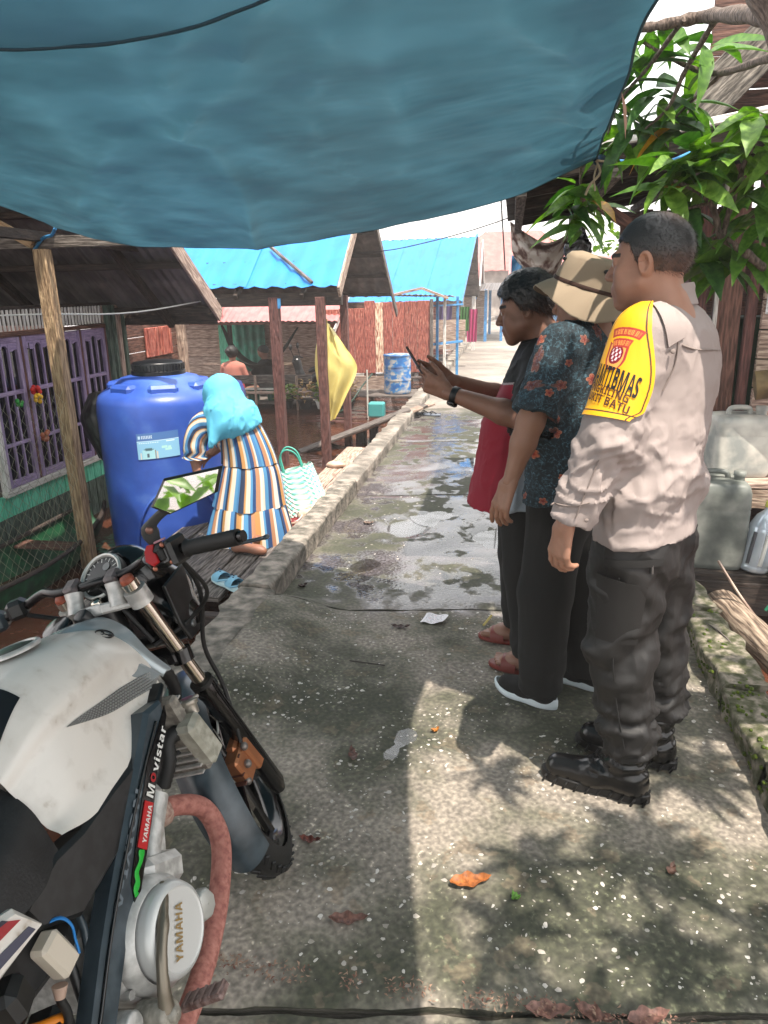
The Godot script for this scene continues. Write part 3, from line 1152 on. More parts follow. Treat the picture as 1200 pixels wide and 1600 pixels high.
# ------------------------------------------------------------------ houses further along the water
func build_far_houses() -> void:
	var g: G
	var p := thing("blue_roofed_porch","open porch with a bright blue metal roof on maroon posts in the water","porch",V(-2.9,-.3,-8.6))
	var xr := -1.72
	var xl := -6.5
	roof_sheets(p,V(xr,2.62,-9.05),V(xl,2.62,-9.05),V(xr,1.56,-7.5),5,MT.blue_roof,.2,.016)
	roof_sheets(p,V(xl,2.62,-9.05),V(xr,2.62,-9.05),V(xl,1.42,-11.1),5,MT.grey_roof,.2,.016)
	for k in 5:
		var t := .1 + k * .21
		bar(p,"purlin",V(xl,lerpf(2.62,1.42,t) - .05,lerpf(-9.05,-11.1,t)),V(xr,lerpf(2.62,1.42,t) - .05,lerpf(-9.05,-11.1,t)),.05,.05,MT.wood_dark)
		bar(p,"purlin",V(xl,lerpf(2.62,1.56,t) - .05,lerpf(-9.05,-7.5,t)),V(xr,lerpf(2.62,1.56,t) - .05,lerpf(-9.05,-7.5,t)),.05,.05,MT.wood_dark)
	for x in [-5.2,-4.4,-3.6,-2.8,-2.1]:
		bar(p,"rafter",V(x,2.5,-9.05),V(x,1.46,-7.52),.04,.06,MT.wood_dark)
	bar(p,"eave_beam",V(xl,1.42,-7.62),V(xr + .02,1.44,-7.60),.06,.13,MT.wood_dark)
	bar(p,"bargeboard",V(xr + .02,2.66,-9.05),V(xr + .02,1.50,-7.46),.025,.12,MT.wood_pale)
	bar(p,"bargeboard",V(xr + .02,2.66,-9.07),V(xr + .02,1.16,-11.3),.025,.10,MT.wood_grey)
	bar(p,"batten",V(-2.55,1.97,-8.0),V(-1.98,1.60,-7.50),.03,.03,MT.wood_grey)
	for q in [[-2.40,-7.58,.10],[-1.90,-7.52,.09],[-1.93,-8.75,.085],[-4.4,-7.58,.10]]:
		bar(p,"porch_post",V(q[0],-.9,q[1]),V(q[0] - .01,1.46,q[1]),q[2],q[2],MT.wood_maroon,V(0,0,1),.005)
	g = G.new()
	g.box(V(-2.36,1.40,-7.54),V(.06,.10,.015),.002)
	tag(put("blue_tag",self,g,MT.blue_paint),"small blue plate nailed at the top of the left maroon post","plate")
	g = G.new()
	var ctrl := [[V(-1.90,1.27,-7.66),V(-1.86,1.20,-7.62),V(-1.84,1.15,-7.66)],[V(-2.02,.98,-7.76),V(-1.84,.95,-7.58),V(-1.70,.93,-7.72)],[V(-2.06,.75,-7.8),V(-1.82,.74,-7.56),V(-1.60,.72,-7.75)],[V(-2.0,.45,-7.76),V(-1.86,.45,-7.58),V(-1.72,.42,-7.7)],[V(-1.94,.24,-7.7),V(-1.88,.2,-7.6),V(-1.83,.2,-7.66)]]
	g.grid(22,26,func(s: float,t: float) -> Vector3: return surf(ctrl,s,t) + V(0,0,.03 * sin(s * 17.0 + t * 3.0) + .03 * nz(V(s * 3,t * 3,2))))
	var ym := plain(Color(.80,.74,.45),.45)
	ym.backlight_enabled = true
	ym.backlight = Color(.6,.55,.3)
	tag(put("yellow_plastic_sheet",self,g,ym),"pale yellow plastic sheet tied to the second maroon porch post","plastic sheet")
	var h := thing("plank_house","pale unpainted plank house with a pink corrugated awning across the water","house",V(-4.5,-.3,-13.0))
	boards(h,"plank",V(-6.6,-.1,-13.0),V(1.42,0,0),V(0,1.45,0),9,.03,MT.wood_pale)
	boards(h,"plank",V(-4.36,-.1,-13.0),V(.98,0,0),V(0,1.45,0),9,.03,MT.wood_pale)
	boards(h,"plank",V(-3.36,-.1,-13.02),V(.8,0,0),V(0,.66,0),4,.03,MT.white_paint)
	for q in [[-5.16,.07,"g"],[-5.08,.09,"g"],[-4.99,.06,"d"],[-4.9,.07,"g"],[-4.80,.08,"g"],[-4.71,.09,"b"],[-4.6,.1,"g"],[-4.47,.12,"g"],[-4.36,.06,"b"]]:
		bar(h,"door_board",V(q[0],-.1,-12.98),V(q[0],1.2,-12.98),.03,q[1],{"g": MT.green_wall,"d": MT.wood_dark,"b": MT.wood_brown}[q[2]],V(1,0,0))
	g = G.new()
	g.box(V(-4.6,.5,-13.3),V(4.4,1.6,.05))
	put("back_wall",h,g,MT.wood_brown)
	g = G.new()
	g.grid(16,12,func(s: float,t: float) -> Vector3: return V(-4.86 + .55 * s,1.1 - 1.0 * t,-12.9 + .03 * sin(s * 25.0)))
	put("door_curtain",h,g,MT.green_tarp)
	var wd := bar(h,"window",V(-3.33,.56,-13.0),V(-2.96,.56,-13.0),.05,.03,MT.wood_red)
	bar(wd,"frame",V(-3.33,.56,-12.99),V(-3.33,1.1,-12.99),.04,.03,MT.wood_red,V(1,0,0))
	bar(wd,"frame",V(-2.98,.56,-12.99),V(-2.98,1.1,-12.99),.04,.03,MT.wood_red,V(1,0,0))
	for k in 3:
		bar(wd,"grille_bar",V(-3.24 + k * .09,.56,-12.98),V(-3.24 + k * .09,1.1,-12.98),.012,.012,MT.white_paint,V(1,0,0))
	g = G.new()
	g.box(V(-3.15,.83,-13.03),V(.34,.54,.01))
	put("pane",wd,g,MT.dark_glass)
	roof_sheets(h,V(-5.02,1.46,-12.6),V(-2.72,1.46,-12.6),V(-5.02,1.05,-11.7),3,MT.pink_roof,.09,.010)
	roof_sheets(h,V(-6.4,1.46,-12.6),V(-5.02,1.46,-12.6),V(-6.0,1.30,-11.8),2,MT.pink_roof,.09,.010)
	roof_sheets(h,V(-7.0,2.3,-14.2),V(-2.6,2.3,-14.2),V(-7.0,1.48,-12.6),5,MT.grey_roof)
	bar(h,"awning_beam",V(-5.2,1.02,-11.75),V(-2.72,1.03,-11.75),.05,.05,MT.wood_brown)
	bar(h,"bargeboard",V(-2.68,1.47,-12.6),V(-2.74,.9,-11.6),.02,.08,MT.white_paint)
	bar(h,"awning_post",V(-3.03,-.3,-11.8),V(-3.03,1.0,-11.8),.06,.06,MT.wood_pale,V(0,0,1))
	boards(h,"deck_board",V(-6.6,-.20,-12.9),V(4.0,0,0),V(0,0,1.6),10,.03,MT.wood_grey)
	g = G.new()
	g.box(V(-5.6,1.04,-12.95),V(.15,.09,.01))
	put("white_notice",h,g,MT.white_plastic)
	var b := thing("slatted_bench","weathered plank bench rail on the deck of the pink awning house","bench",V(-3.9,-.2,-11.35))
	bar(b,"back_plank",V(-4.72,.17,-11.33),V(-3.06,.19,-11.33),.025,.13,MT.wood_grey)
	bar(b,"rail",V(-4.66,.02,-11.33),V(-3.2,.03,-11.33),.03,.03,MT.white_paint)
	bar(b,"seat_plank",V(-4.66,-.05,-11.45),V(-3.1,-.04,-11.45),.2,.025,MT.wood_pale)
	for x in [-3.98,-3.3,-4.6]:
		bar(b,"leg",V(x,-.4,-11.30),V(x,.24,-11.30),.03,.035,MT.wood_pale,V(1,0,0))
	for q in [[-4.12,"larger left green bucket under the plank bench",.11],[-3.80,"smaller right green bucket under the plank bench",.10]]:
		g = G.new()
		g.lathe([[.001,.0],[q[2] * .8,.0],[q[2] * .8,.0],[q[2],.19],[q[2] * 1.06,.19],[q[2] * 1.06,.2],[q[2] * .95,.2],[q[2] * .78,.02],[.001,.02]],18,Transform3D(Basis(),V(q[0],-.2,-11.6)))
		tag(put("bucket",self,g,plain(Color(.06,.30,.24),.4)),q[1],"bucket","buckets under the bench")
	g = G.new()
	var hm := [[V(-4.80,.98,-12.2),V(-4.55,.55,-12.2),V(-4.2,.35,-12.15),V(-3.8,.48,-12.15),V(-3.48,.93,-12.2)],[V(-4.80,.98,-12.15),V(-4.5,.48,-12.05),V(-4.2,.25,-12.0),V(-3.85,.40,-12.0),V(-3.48,.93,-12.15)],[V(-4.80,.98,-12.1),V(-4.55,.56,-11.9),V(-4.2,.36,-11.85),V(-3.8,.50,-11.85),V(-3.48,.93,-12.1)]]
	g.grid(28,10,func(s: float,t: float) -> Vector3: return surf(hm,s,t) + V(0,.012 * sin(t * 30.0),0))
	tag(put("hammock",self,g,worn(Color(.06,.07,.06),Color(.16,.17,.13),5.0,.95)),"dark cloth hammock slung on the porch of the plank house","hammock")
	var spots := [[-3.42,0,"leafy green plant in a black pot, leftmost on the deck edge"],[-3.12,1,"dried straw coloured bush in a black pot by the maroon post"],[-2.84,0,"short green plant in a pale pot between the two maroon posts"],[-2.45,1,"dried pale plant in a black pot below the yellow sheet"]]
	for i in 4:
		var q: Array = spots[i]
		var pl := thing("potted_plant",q[2],"potted plant",V(q[0],-.24,-11.1),"potted plants on the deck edge")
		g = G.new()
		g.lathe([[.001,.0],[.08,.0],[.08,.0],[.115,.12],[.125,.12],[.125,.135],[.1,.135],[.001,.11]],16,Transform3D(Basis(),V(q[0],-.24,-11.1)))
		put("pot",pl,g,MT.black if i != 2 else MT.white_plastic)
		g = G.new()
		for k in 90:
			var a := rng.randf() * TAU
			var r := rng.randf() * .15
			var o := V(q[0] + cos(a) * r,-.12 + rng.randf() * (.32 if q[1] == 1 else .24),-11.1 + sin(a) * r)
			leaf_shape(g,o,V(cos(a),rng.randf_range(.0,1.2),sin(a)).normalized(),rng.randf_range(.06,.12),.028 if q[1] == 0 else .016)
		stuff(put("leaves",pl,g,leafy(Color(.24,.42,.08),Color(.50,.55,.20)) if q[1] == 0 else leafy(Color(.62,.46,.34),Color(.80,.66,.52))))
	var rw := thing("red_plank_wall","red painted plank wall with one flaking pale board behind the blue drum","wall",V(-2.0,.2,-11.9))
	var x := -3.0
	var k2 := 0
	while x < -1.27:
		var wdt := [.27,.25,.17,.17,.13,.15,.19,.20,.21][k2 % 9] as float
		bar(rw,"plank",V(x + wdt * .5,.22 + rj(.02),-11.9),V(x + wdt * .5,(1.22 if x < -2.4 else 1.33) + rj(.02),-11.9),.024,wdt - .006,MT.wood_flaked if k2 == 4 else MT.wood_red,V(1,0,0))
		x += wdt
		k2 += 1
	bar(rw,"rail",V(-3.0,.3,-11.94),V(-1.3,.3,-11.94),.04,.05,MT.wood_brown)
	bar(rw,"rail",V(-3.0,1.15,-11.94),V(-1.3,1.15,-11.94),.04,.05,MT.wood_brown)
	bar(rw,"post",V(-1.24,-.5,-11.88),V(-1.24,1.36,-11.88),.05,.05,MT.wood_grey,V(0,0,1))
	boards(rw,"base_plank",V(-3.0,-.12,-11.86),V(1.1,0,0),V(0,.30,0),2,.025,MT.wood_pale)
	var sr := thing("low_shed","low shed with a weathered grey tin roof behind the red wall","shed",V(-1.6,0,-12.8))
	roof_sheets(sr,V(-2.1,1.40,-13.4),V(-.98,1.36,-13.4),V(-2.1,1.44,-12.1),2,MT.grey_roof)
	bar(sr,"roof_beam",V(-1.9,1.42,-12.1),V(-1.42,1.52,-12.1),.04,.04,MT.wood_pale)
	bar(sr,"roof_beam",V(-1.42,1.52,-12.1),V(-1.0,1.36,-12.1),.04,.04,MT.wood_pale)
	for q in [[-1.22,-12.6,"b"],[-1.09,-12.5,"w"],[-.93,-13.2,"b"]]:
		bar(sr,"post",V(q[0],-.3,q[1]),V(q[0],1.38,q[1]),.045,.045,MT.blue_paint if q[2] == "b" else MT.white_paint,V(0,0,1))
	bar(sr,"rail",V(-1.3,.62,-12.55),V(-.85,.62,-13.3),.03,.04,MT.blue_paint)
	bar(sr,"rail",V(-1.3,1.24,-12.55),V(-.85,1.24,-13.3),.03,.03,MT.blue_paint)
	boards(sr,"rail_plank",V(-1.95,.55,-14.2),V(1.1,0,0),V(0,.4,0),4,.02,MT.wood_pale)
	var bw := thing("boardwalk","grey plank boardwalk joining the red wall to the concrete path","boardwalk",V(-2.1,-.05,-11.2))
	boards(bw,"board",V(-3.0,-.03,-11.75),V(1.72,0,0),V(0,0,.75),5,.025,MT.wood_grey,.02)
	for q in [-2.8,-2.1,-1.5]:
		bar(bw,"leg",V(q,-.8,-11.3),V(q,-.05,-11.3),.06,.06,MT.wood_dark,V(0,0,1))
	g = G.new()
	g.lathe([[.001,.0],[.19,.0],[.20,.01],[.205,.05],[.205,.2],[.212,.205],[.205,.21],[.205,.4],[.212,.405],[.205,.41],[.205,.56],[.214,.565],[.214,.585],[.2,.585],[.19,.575],[.001,.575]],26,Transform3D(Basis(),V(-1.70,-.015,-11.3)))
	var dm := StandardMaterial3D.new()
	dm.albedo_texture = ntex(77,.016,[[.3,Color(.10,.36,.62)],[.52,Color(.18,.48,.72)],[.58,Color(.62,.62,.62)],[.8,Color(.74,.72,.70)]],4,256)
	dm.uv1_triplanar = true
	dm.uv1_scale = Vector3.ONE * 1.6
	dm.roughness = .6
	tag(put("steel_drum",self,g,dm),"blue steel drum with peeling paint standing before the red wall","drum")
	var sp := thing("stake","thin white stake standing in the water beside the blue drum","stake",V(-2.02,-.5,-10.5))
	bar(sp,"pole",V(-2.02,-.6,-10.5),V(-2.02,.42,-10.5),.022,.022,MT.white_paint,V(0,0,1))
	for i in 7:
		var a := V(rng.randf_range(-2.9,-2.2),-.27 + rng.randf() * .08,rng.randf_range(-9.6,-10.9))
		var c := bar(self,"driftwood",a,a + V(rng.randf_range(.5,.9),rj(.05),rj(.3)),.025,.022,MT.wood_maroon)
		tag(c,"thin reddish stick floating before the red wall, %s of seven from the first laid" % ["first","second","third","fourth","fifth","sixth","seventh"][i],"stick","sticks floating before the red wall")
	g = G.new()
	g.box(V(-1.78,-.05,-9.9),V(.22,.2,.16),.02)
	tag(put("teal_tub",self,g,plain(Color(.25,.58,.58),.4)),"small teal plastic tub beside the plank ramp","tub")
	cable("green_hose",[V(-2.7,-.24,-10.2),V(-2.3,-.1,-10.2),V(-2.08,.2,-10.45),V(-2.0,.33,-10.8)],.012,plain(Color(.05,.2,.14),.4),"dark green hose curving from the water to the white stake","hose")
	var h2 := thing("blue_roofed_house","further house with a tall bright blue gable roof beside the path","house",V(-2.5,-.3,-16.5))
	roof_sheets(h2,V(-.83,2.56,-17.2),V(-4.6,2.52,-17.2),V(-.98,1.28,-14.9),5,MT.blue_roof,.2,.016)
	roof_sheets(h2,V(-4.6,2.52,-17.2),V(-.83,2.56,-17.2),V(-4.6,1.25,-19.4),5,MT.grey_roof,.2,.016)
	for k in 5:
		var t := .12 + k * .2
		bar(h2,"purlin",V(-4.4,lerpf(2.5,1.2,t),lerpf(-17.2,-19.4,t)),V(-.85,lerpf(2.5,1.2,t),lerpf(-17.2,-19.4,t)),.06,.06,MT.wood_dark)
	bar(h2,"bargeboard",V(-.8,2.6,-17.2),V(-.92,1.26,-19.6),.04,.09,MT.blue_paint)
	bar(h2,"bargeboard",V(-.83,2.59,-17.2),V(-.97,1.24,-14.85),.03,.06,MT.blue_paint)
	for q in [[-.95,-19.1,.09],[-1.22,-19.0,.07],[-2.4,-15.1,.08],[-4.2,-15.1,.08]]:
		bar(h2,"post",V(q[0],-.6,q[1]),V(q[0],1.3,q[1]),q[2],q[2],MT.white_paint,V(0,0,1))
	boards(h2,"wall_plank",V(-4.4,-.1,-17.5),V(2.9,0,0),V(0,1.4,0),8,.03,MT.wood_red)
	boards(h2,"deck_board",V(-4.4,-.02,-15.0),V(3.5,0,0),V(0,0,-3.0),12,.03,MT.wood_grey,.02)
	boards(h2,"porch_rail",V(-3.4,.3,-15.1),V(2.2,0,0),V(0,.5,0),3,.025,MT.wood_pale,.08)
	var ws := [[V(-1.42,1.15,-16.2),Color(.50,.42,.62),"lilac",.34,.55],[V(-1.0,1.12,-16.4),Color(.16,.40,.14),"green",.2,.5],[V(-.93,1.02,-18.1),Color(.62,.14,.36),"pink",.26,.75],[V(-1.15,.90,-17.6),Color(.35,.05,.15),"maroon",.2,.4]]
	for q in ws:
		g = G.new()
		var o: Vector3 = q[0]
		g.slab(12,12,func(s: float,t: float) -> Vector3: return o + V((s - .5) * q[3] * (1.0 - .15 * t),-t * q[4],.03 * sin(s * 20.0 + t * 2.0)),V(0,0,-.004))
		tag(put("hung_cloth",self,g,cloth(q[1])),"%s cloth hung to dry under the far blue roofed house" % q[2],"laundry","laundry under the far house")
	var bw2 := thing("landing","row of loose planks between the far houses and the path kerb","boardwalk",V(-1.6,-.1,-15.0))
	for i in 9:
		var zz := -12.6 - i * .62
		bar(bw2,"board",V(-2.3 + rj(.2),.02 + rj(.03),zz + rj(.1)),V(-1.35,.07 + rj(.02),zz - rng.randf() * .3),.18,.03,MT.wood_pale if i % 2 == 0 else MT.wood_grey)
		if i % 2 == 0:
			bar(bw2,"stilt",V(-1.9 + rj(.3),-.7,zz),V(-1.9,.02,zz),.06,.06,MT.wood_dark,V(0,0,1))
	var h3 := thing("pink_gabled_house","far house with a small pink gable and white trim behind the blue roofs","house",V(-1.5,-.3,-23.5))
	roof_sheets(h3,V(-.95,2.75,-23.2),V(-4.0,2.75,-23.2),V(-.95,1.55,-21.9),3,MT.pink_roof)
	roof_sheets(h3,V(-4.0,2.75,-23.2),V(-.95,2.75,-23.2),V(-4.0,1.55,-24.6),3,MT.pink_roof)
	bar(h3,"bargeboard",V(-.92,2.8,-23.2),V(-.92,1.5,-21.8),.04,.12,MT.white_paint)
	bar(h3,"bargeboard",V(-.92,2.8,-23.2),V(-.92,1.5,-24.7),.04,.12,MT.white_paint)
	roof_sheets(h3,V(-1.6,1.62,-24.6),V(.1,1.62,-24.6),V(-1.6,1.42,-21.6),2,MT.grey_roof)
	for q in [[-.75,-21.9],[-.3,-22.0],[-.7,-24.3]]:
		bar(h3,"post",V(q[0],-.6,q[1]),V(q[0],1.45,q[1]),.08,.08,MT.blue_paint,V(0,0,1))
	boards(h3,"wall_plank",V(-3.8,-.1,-24.0),V(3.0,0,0),V(0,1.5,0),6,.03,MT.wood_pale)
	boards(h3,"deck_board",V(-3.6,-.02,-21.9),V(2.3,0,0),V(0,0,-2.2),6,.03,MT.wood_grey,.02)
	var h4 := thing("red_roofed_house","large pale house with a faded red hip roof closing the end of the path","house",V(.0,-.3,-37))
	var hp := [V(-3.4,2.2,-35),V(3.2,2.2,-35),V(3.2,2.2,-41),V(-3.4,2.2,-41),V(-1.4,4.0,-38),V(1.2,4.0,-38)]
	for f in [[0,1,5,4],[1,2,5,5],[2,3,4,5],[3,0,4,4]]:
		g = G.new()
		g.slab(30,4,func(s: float,t: float) -> Vector3: return (hp[f[0]] as Vector3).lerp(hp[f[1]],s).lerp((hp[f[3]] as Vector3).lerp(hp[f[2]],s),t) + V(0,.02 * sin(s * 90.0),0),V(0,-.03,0))
		put("roof_slope",h4,g,MT.red_roof)
	g = G.new()
	g.box(V(-.1,.95,-38),V(5.6,2.6,5.0))
	put("wall",h4,g,worn(Color(.60,.56,.52),Color(.74,.70,.66),.6))
	for q in [-1.9,.3,1.7]:
		var w := bar(h4,"window",V(q - .4,1.2,-35.45),V(q + .4,1.2,-35.45),.06,.9,MT.blue_paint)
		g = G.new()
		g.box(V(q,1.2,-35.41),V(.66,.74,.02))
		put("pane",w,g,MT.dark_glass)
	var h5 := thing("blue_walled_house","far blue walled house behind the man's face on the right bank","house",V(1.6,-.3,-27))
	boards(h5,"wall_plank",V(.0,.0,-30.0),V(3.6,0,0),V(0,1.5,0),6,.03,MT.blue_paint)
	roof_sheets(h5,V(-.2,2.6,-31.5),V(4,2.6,-31.5),V(-.2,1.5,-29.4),4,MT.pink_roof)
	var rp := thing("plank_ramp","rough plank ramp leaning from the brown water up to the kerb","ramp",V(-1.85,-.3,-8.9))
	for i in 4:
		var o := V(.08,.0,-.17) * i
		bar(rp,"plank",V(-2.42 - .03 * i,-.30,-8.28) + o,V(-1.17 + rj(.04),.125,-8.85) + o,.17,.028,MT.wood_pale if i % 2 else MT.wood_grey,Vector3.UP)
	bar(rp,"prop",V(-1.80,-.7,-8.9),V(-1.80,-.12,-8.9),.12,.12,MT.wood_dark,V(0,0,1))
	bar(rp,"prop",V(-1.66,-.7,-9.0),V(-1.66,-.08,-9.0),.1,.1,MT.wood_dark,V(0,0,1))
	cable("power_line",[V(-2.0,1.97,-10.0),V(-1.2,1.99,-9.0),V(-.02,2.2,-8.0),V(1.6,2.7,-6.5)],.006,MT.wire,"thin power line crossing the lane in front of the blue roofs","power line")
	cable("power_line",[V(-.12,1.75,-11.0),V(-.16,2.3,-10.0),V(-.25,3.3,-9.0)],.010,MT.wire,"steep service wire dropping beside the shop awning","power line")
	var ms := thing("lattice_mast","distant thin lattice radio mast above the roofs","mast",V(-1.4,0,-70))
	for q in [[-.25,-.25],[.25,-.25],[.0,.3]]:
		bar(ms,"leg",V(-1.4 + q[0],-.3,-70 + q[1]),V(-1.4 + q[0] * .4,12.0,-70 + q[1] * .4),.06,.06,MT.white_paint,V(0,0,1))
	g = G.new()
	for i in 22:
		g.bar(V(-1.65 if i % 2 else -1.15,i * .54,-70.2),V(-1.15 if i % 2 else -1.65,i * .54 + .54,-70.2),.035,.035)
	put("bracing",ms,g,MT.white_paint,true)

func leafy(a: Color,b: Color) -> StandardMaterial3D:
	var m := StandardMaterial3D.new()
	m.albedo_texture = ntex(rng.randi() % 999,.02,[[.25,a],[.75,b]],3,128)
	m.uv1_triplanar = true
	m.uv1_scale = Vector3.ONE * 3.0
	m.roughness = .42
	m.backlight_enabled = true
	m.backlight = Color(.75,.85,.35)
	return m

func leaf_shape(g: G,at: Vector3,dir: Vector3,L: float,w: float,droop := .35,n := 5) -> void:
	var side := dir.cross(Vector3.UP)
	side = side.normalized() if side.length() > .05 else V(1,0,0)
	side = side.rotated(dir,rj(.7))
	var nm := side.cross(dir).normalized()
	if nm.y < 0:
		nm = -nm
	var b := g.v.size()
	for i in n + 1:
		var t := float(i) / n
		var c := at + dir * (L * t) - V(0,1,0) * (droop * L * t * t) + nm * .0
		var ww := w * (sin(PI * pow(t,.75)) * .98 + .02) * (1.0 + .12 * sin(t * 21.0))
		g.vert(c - side * ww + nm * ww * .35,Vector2(0,t))
		g.vert(c,Vector2(.5,t))
		g.vert(c + side * ww + nm * ww * .35,Vector2(1,t))
	for i in n:
		var q := b + i * 3
		g.ix.append_array([q,q + 1,q + 4,q,q + 4,q + 3,q + 1,q + 2,q + 5,q + 1,q + 5,q + 4])

# ------------------------------------------------------------------ shop on the right
func build_shop() -> void:
	var g: G
	var s := thing("plank_shop","open fronted plank shop with a low tin awning reaching over the path","shop",V(1.6,-.3,-5.2))
	var aw := func(x: float) -> float: return 2.025 + .155 * (x + .03)
	for i in 5:
		g = G.new()
		var z0 := -3.52 - i * .53
		corrugated(g,V(-.06,aw.call(-.06) + .012 * (i % 2) * .4,z0),V(-.06,aw.call(-.06) + .012 * (i % 2) * .4,z0 - .55),V(1.75,aw.call(1.75),z0),.076,.009)
		put("awning_sheet",s,g,MT.dark_roof)
	for z in [-3.57,-4.1,-4.7,-5.3,-5.95]:
		bar(s,"awning_rafter",V(.0,aw.call(.0) - .045,z),V(1.7,aw.call(1.7) - .045,z),.045,.06,MT.wood_dark)
	for x in [.02,.42,.86,1.3]:
		bar(s,"awning_purlin",V(x,aw.call(x) - .10,-3.56),V(x,aw.call(x) - .10,-6.12),.05,.045,MT.wood_grey)
	bar(s,"awning_fascia",V(-.03,aw.call(-.03) + .014,-3.50),V(1.7,aw.call(1.7) + .014,-3.50),.02,.032,MT.white_paint)
	bar(s,"awning_brace",V(.30,aw.call(.3) - .12,-3.9),V(.88,1.62,-4.1),.04,.05,MT.wood_brown)
	for q in [[.88,-5.95],[.92,-4.3]]:
		bar(s,"awning_post",V(q[0] + .05,-.8,q[1]),V(q[0] + .05,aw.call(q[0]) - .12,q[1]),.075,.075,MT.wood_maroon,V(0,0,1))
	roof_sheets(s,V(2.0,3.50,-4.1),V(2.0,3.50,-8.0),V(.72,2.22,-4.1),5,MT.grey_roof)
	roof_sheets(s,V(2.0,3.50,-8.0),V(2.0,3.50,-4.1),V(3.5,2.1,-8.0),5,MT.grey_roof)
	bar(s,"bargeboard",V(2.02,3.50,-4.06),V(.70,2.19,-4.06),.028,.20,MT.wood_grey)
	bar(s,"bargeboard",V(2.02,3.50,-4.06),V(3.5,2.08,-4.06),.028,.20,MT.wood_grey)
	for k in 5:
		var t := .08 + k * .21
		bar(s,"purlin",V(lerpf(2.0,.72,t),lerpf(3.42,2.14,t),-4.1),V(lerpf(2.0,.72,t),lerpf(3.42,2.14,t),-8.0),.05,.05,MT.wood_dark)
	boards(s,"gable_board",V(1.0,2.2,-4.75),V(2.1,0,0),V(0,1.0,0),6,.02,MT.wood_brown)
	boards(s,"wall_plank",V(1.27,.55,-4.22),V(2.2,0,0),V(0,1.65,0),11,.026,MT.wood_pale)
	bar(s,"door_post",V(1.14,-.6,-4.28),V(1.10,2.1,-4.28),.075,.13,MT.wood_brown,V(1,0,0))
	bar(s,"door_jamb",V(1.225,.5,-4.25),V(1.225,2.1,-4.25),.04,.05,MT.wood_maroon,V(1,0,0))
	bar(s,"door_trim",V(1.07,-.3,-4.23),V(1.035,2.1,-4.23),.02,.02,MT.white_paint,V(1,0,0))
	g = G.new()
	g.box(V(2.7,.95,-6.1),V(.05,2.6,3.8))
	put("back_wall",s,g,MT.wood_brown)
	g = G.new()
	g.box(V(1.85,.9,-7.9),V(1.7,2.6,.05))
	put("far_wall",s,g,MT.wood_brown)
	g = G.new()
	g.box(V(1.85,.47,-6.1),V(1.75,.05,3.7))
	put("floor",s,g,MT.wood_dark)
	g = G.new()
	g.box(V(1.4,.9,-4.7),V(.5,.9,.3),.01)
	put("counter",s,g,worn(Color(.03,.18,.10),Color(.06,.28,.16),2.0))
	boards(s,"front_board",V(1.0,.5,-4.5),V(0,0,-1.5),V(0,.6,0),4,.022,MT.wood_brown)
	for z in [-4.5,-5.4,-6.8]:
		bar(s,"stilt",V(1.2,-1.0,z),V(1.2,.46,z),.1,.1,MT.wood_dark,V(0,0,1))
	var b := thing("plank_bench","pink grey plank bench before the shop wall carrying the upper jerrycan","bench",V(1.4,-.3,-4.05))
	for i in 3:
		bar(b,"seat_plank",V(.98,.555,-3.93 - i * .135),V(2.3,.545,-3.93 - i * .135),.128,.03,MT.wood_pale)
	bar(b,"apron",V(.98,.485,-3.88),V(2.3,.475,-3.88),.022,.10,MT.wood_pale)
	for x in [1.02,2.2]:
		bar(b,"leg",V(x,-.9,-4.0),V(x,.54,-4.0),.07,.07,MT.wood_dark,V(0,0,1))
	var jm := StandardMaterial3D.new()
	jm.albedo_texture = ntex(41,.012,[[.15,Color(.52,.54,.53)],[.5,Color(.70,.69,.66)],[.8,Color(.80,.79,.75)]],5,256)
	jm.uv1_triplanar = true
	jm.uv1_scale = Vector3.ONE * 1.6
	jm.roughness = .5
	jerrycan(V(1.19,.57,-4.08),.29,.315,.25,.12,jm,"upper greyish white plastic jerrycan standing on the shop bench")
	var jm2 := StandardMaterial3D.new()
	jm2.albedo_texture = ntex(42,.012,[[.15,Color(.29,.31,.30)],[.5,Color(.38,.40,.38)],[.85,Color(.50,.51,.49)]],5,256)
	jm2.uv1_triplanar = true
	jm2.uv1_scale = Vector3.ONE * 1.6
	jm2.roughness = .5
	jerrycan(V(1.05,.145,-3.86),.31,.45,.27,-.06,jm2,"lower dark grey plastic jerrycan below the shop bench")
	var fb := thing("mooring_float","dark wet plank float below the lower jerrycan","float",V(1.4,-.3,-3.85))
	bar(fb,"plank",V(.84,.125,-3.86),V(2.4,.10,-3.82),.34,.04,MT.wood_dark)
	bar(fb,"side_board",V(.84,.02,-3.70),V(2.4,.0,-3.64),.03,.17,MT.wood_dark)
	for x in [.95,2.2]:
		bar(fb,"stilt",V(x,-1.0,-3.9),V(x,.1,-3.9),.08,.08,MT.wood_dark,V(0,0,1))
	var bo := thing("water_bottle","large clear plastic water bottle beside the lower jerrycan","bottle",V(1.275,.14,-3.76))
	g = G.new()
	var tl := Transform3D(Basis(V(0,0,1),-.13),V(1.245,.145,-3.76))
	g.lathe([[.001,.0],[.068,.0],[.075,.01],[.075,.03],[.071,.036],[.075,.045],[.075,.21],[.07,.235],[.05,.285],[.022,.315],[.02,.335]],20,tl)
	var bm := plain(Color(.72,.76,.80),.12)
	bm.metallic = .35
	put("body",bo,g,bm)
	for i in 8:
		g = G.new()
		var a := TAU * i / 8.0
		g.tube([tl * V(cos(a) * .074,.045,sin(a) * .074),tl * V(cos(a) * .076,.12,sin(a) * .076),tl * V(cos(a) * .074,.21,sin(a) * .074)],.010,6)
		put("rib",bo,g,MT.white_plastic if i % 2 == 0 else plain(Color(.28,.29,.31),.25))
	g = G.new()
	g.lathe([[.023,.33],[.026,.335],[.026,.36],[.001,.362]],14,tl)
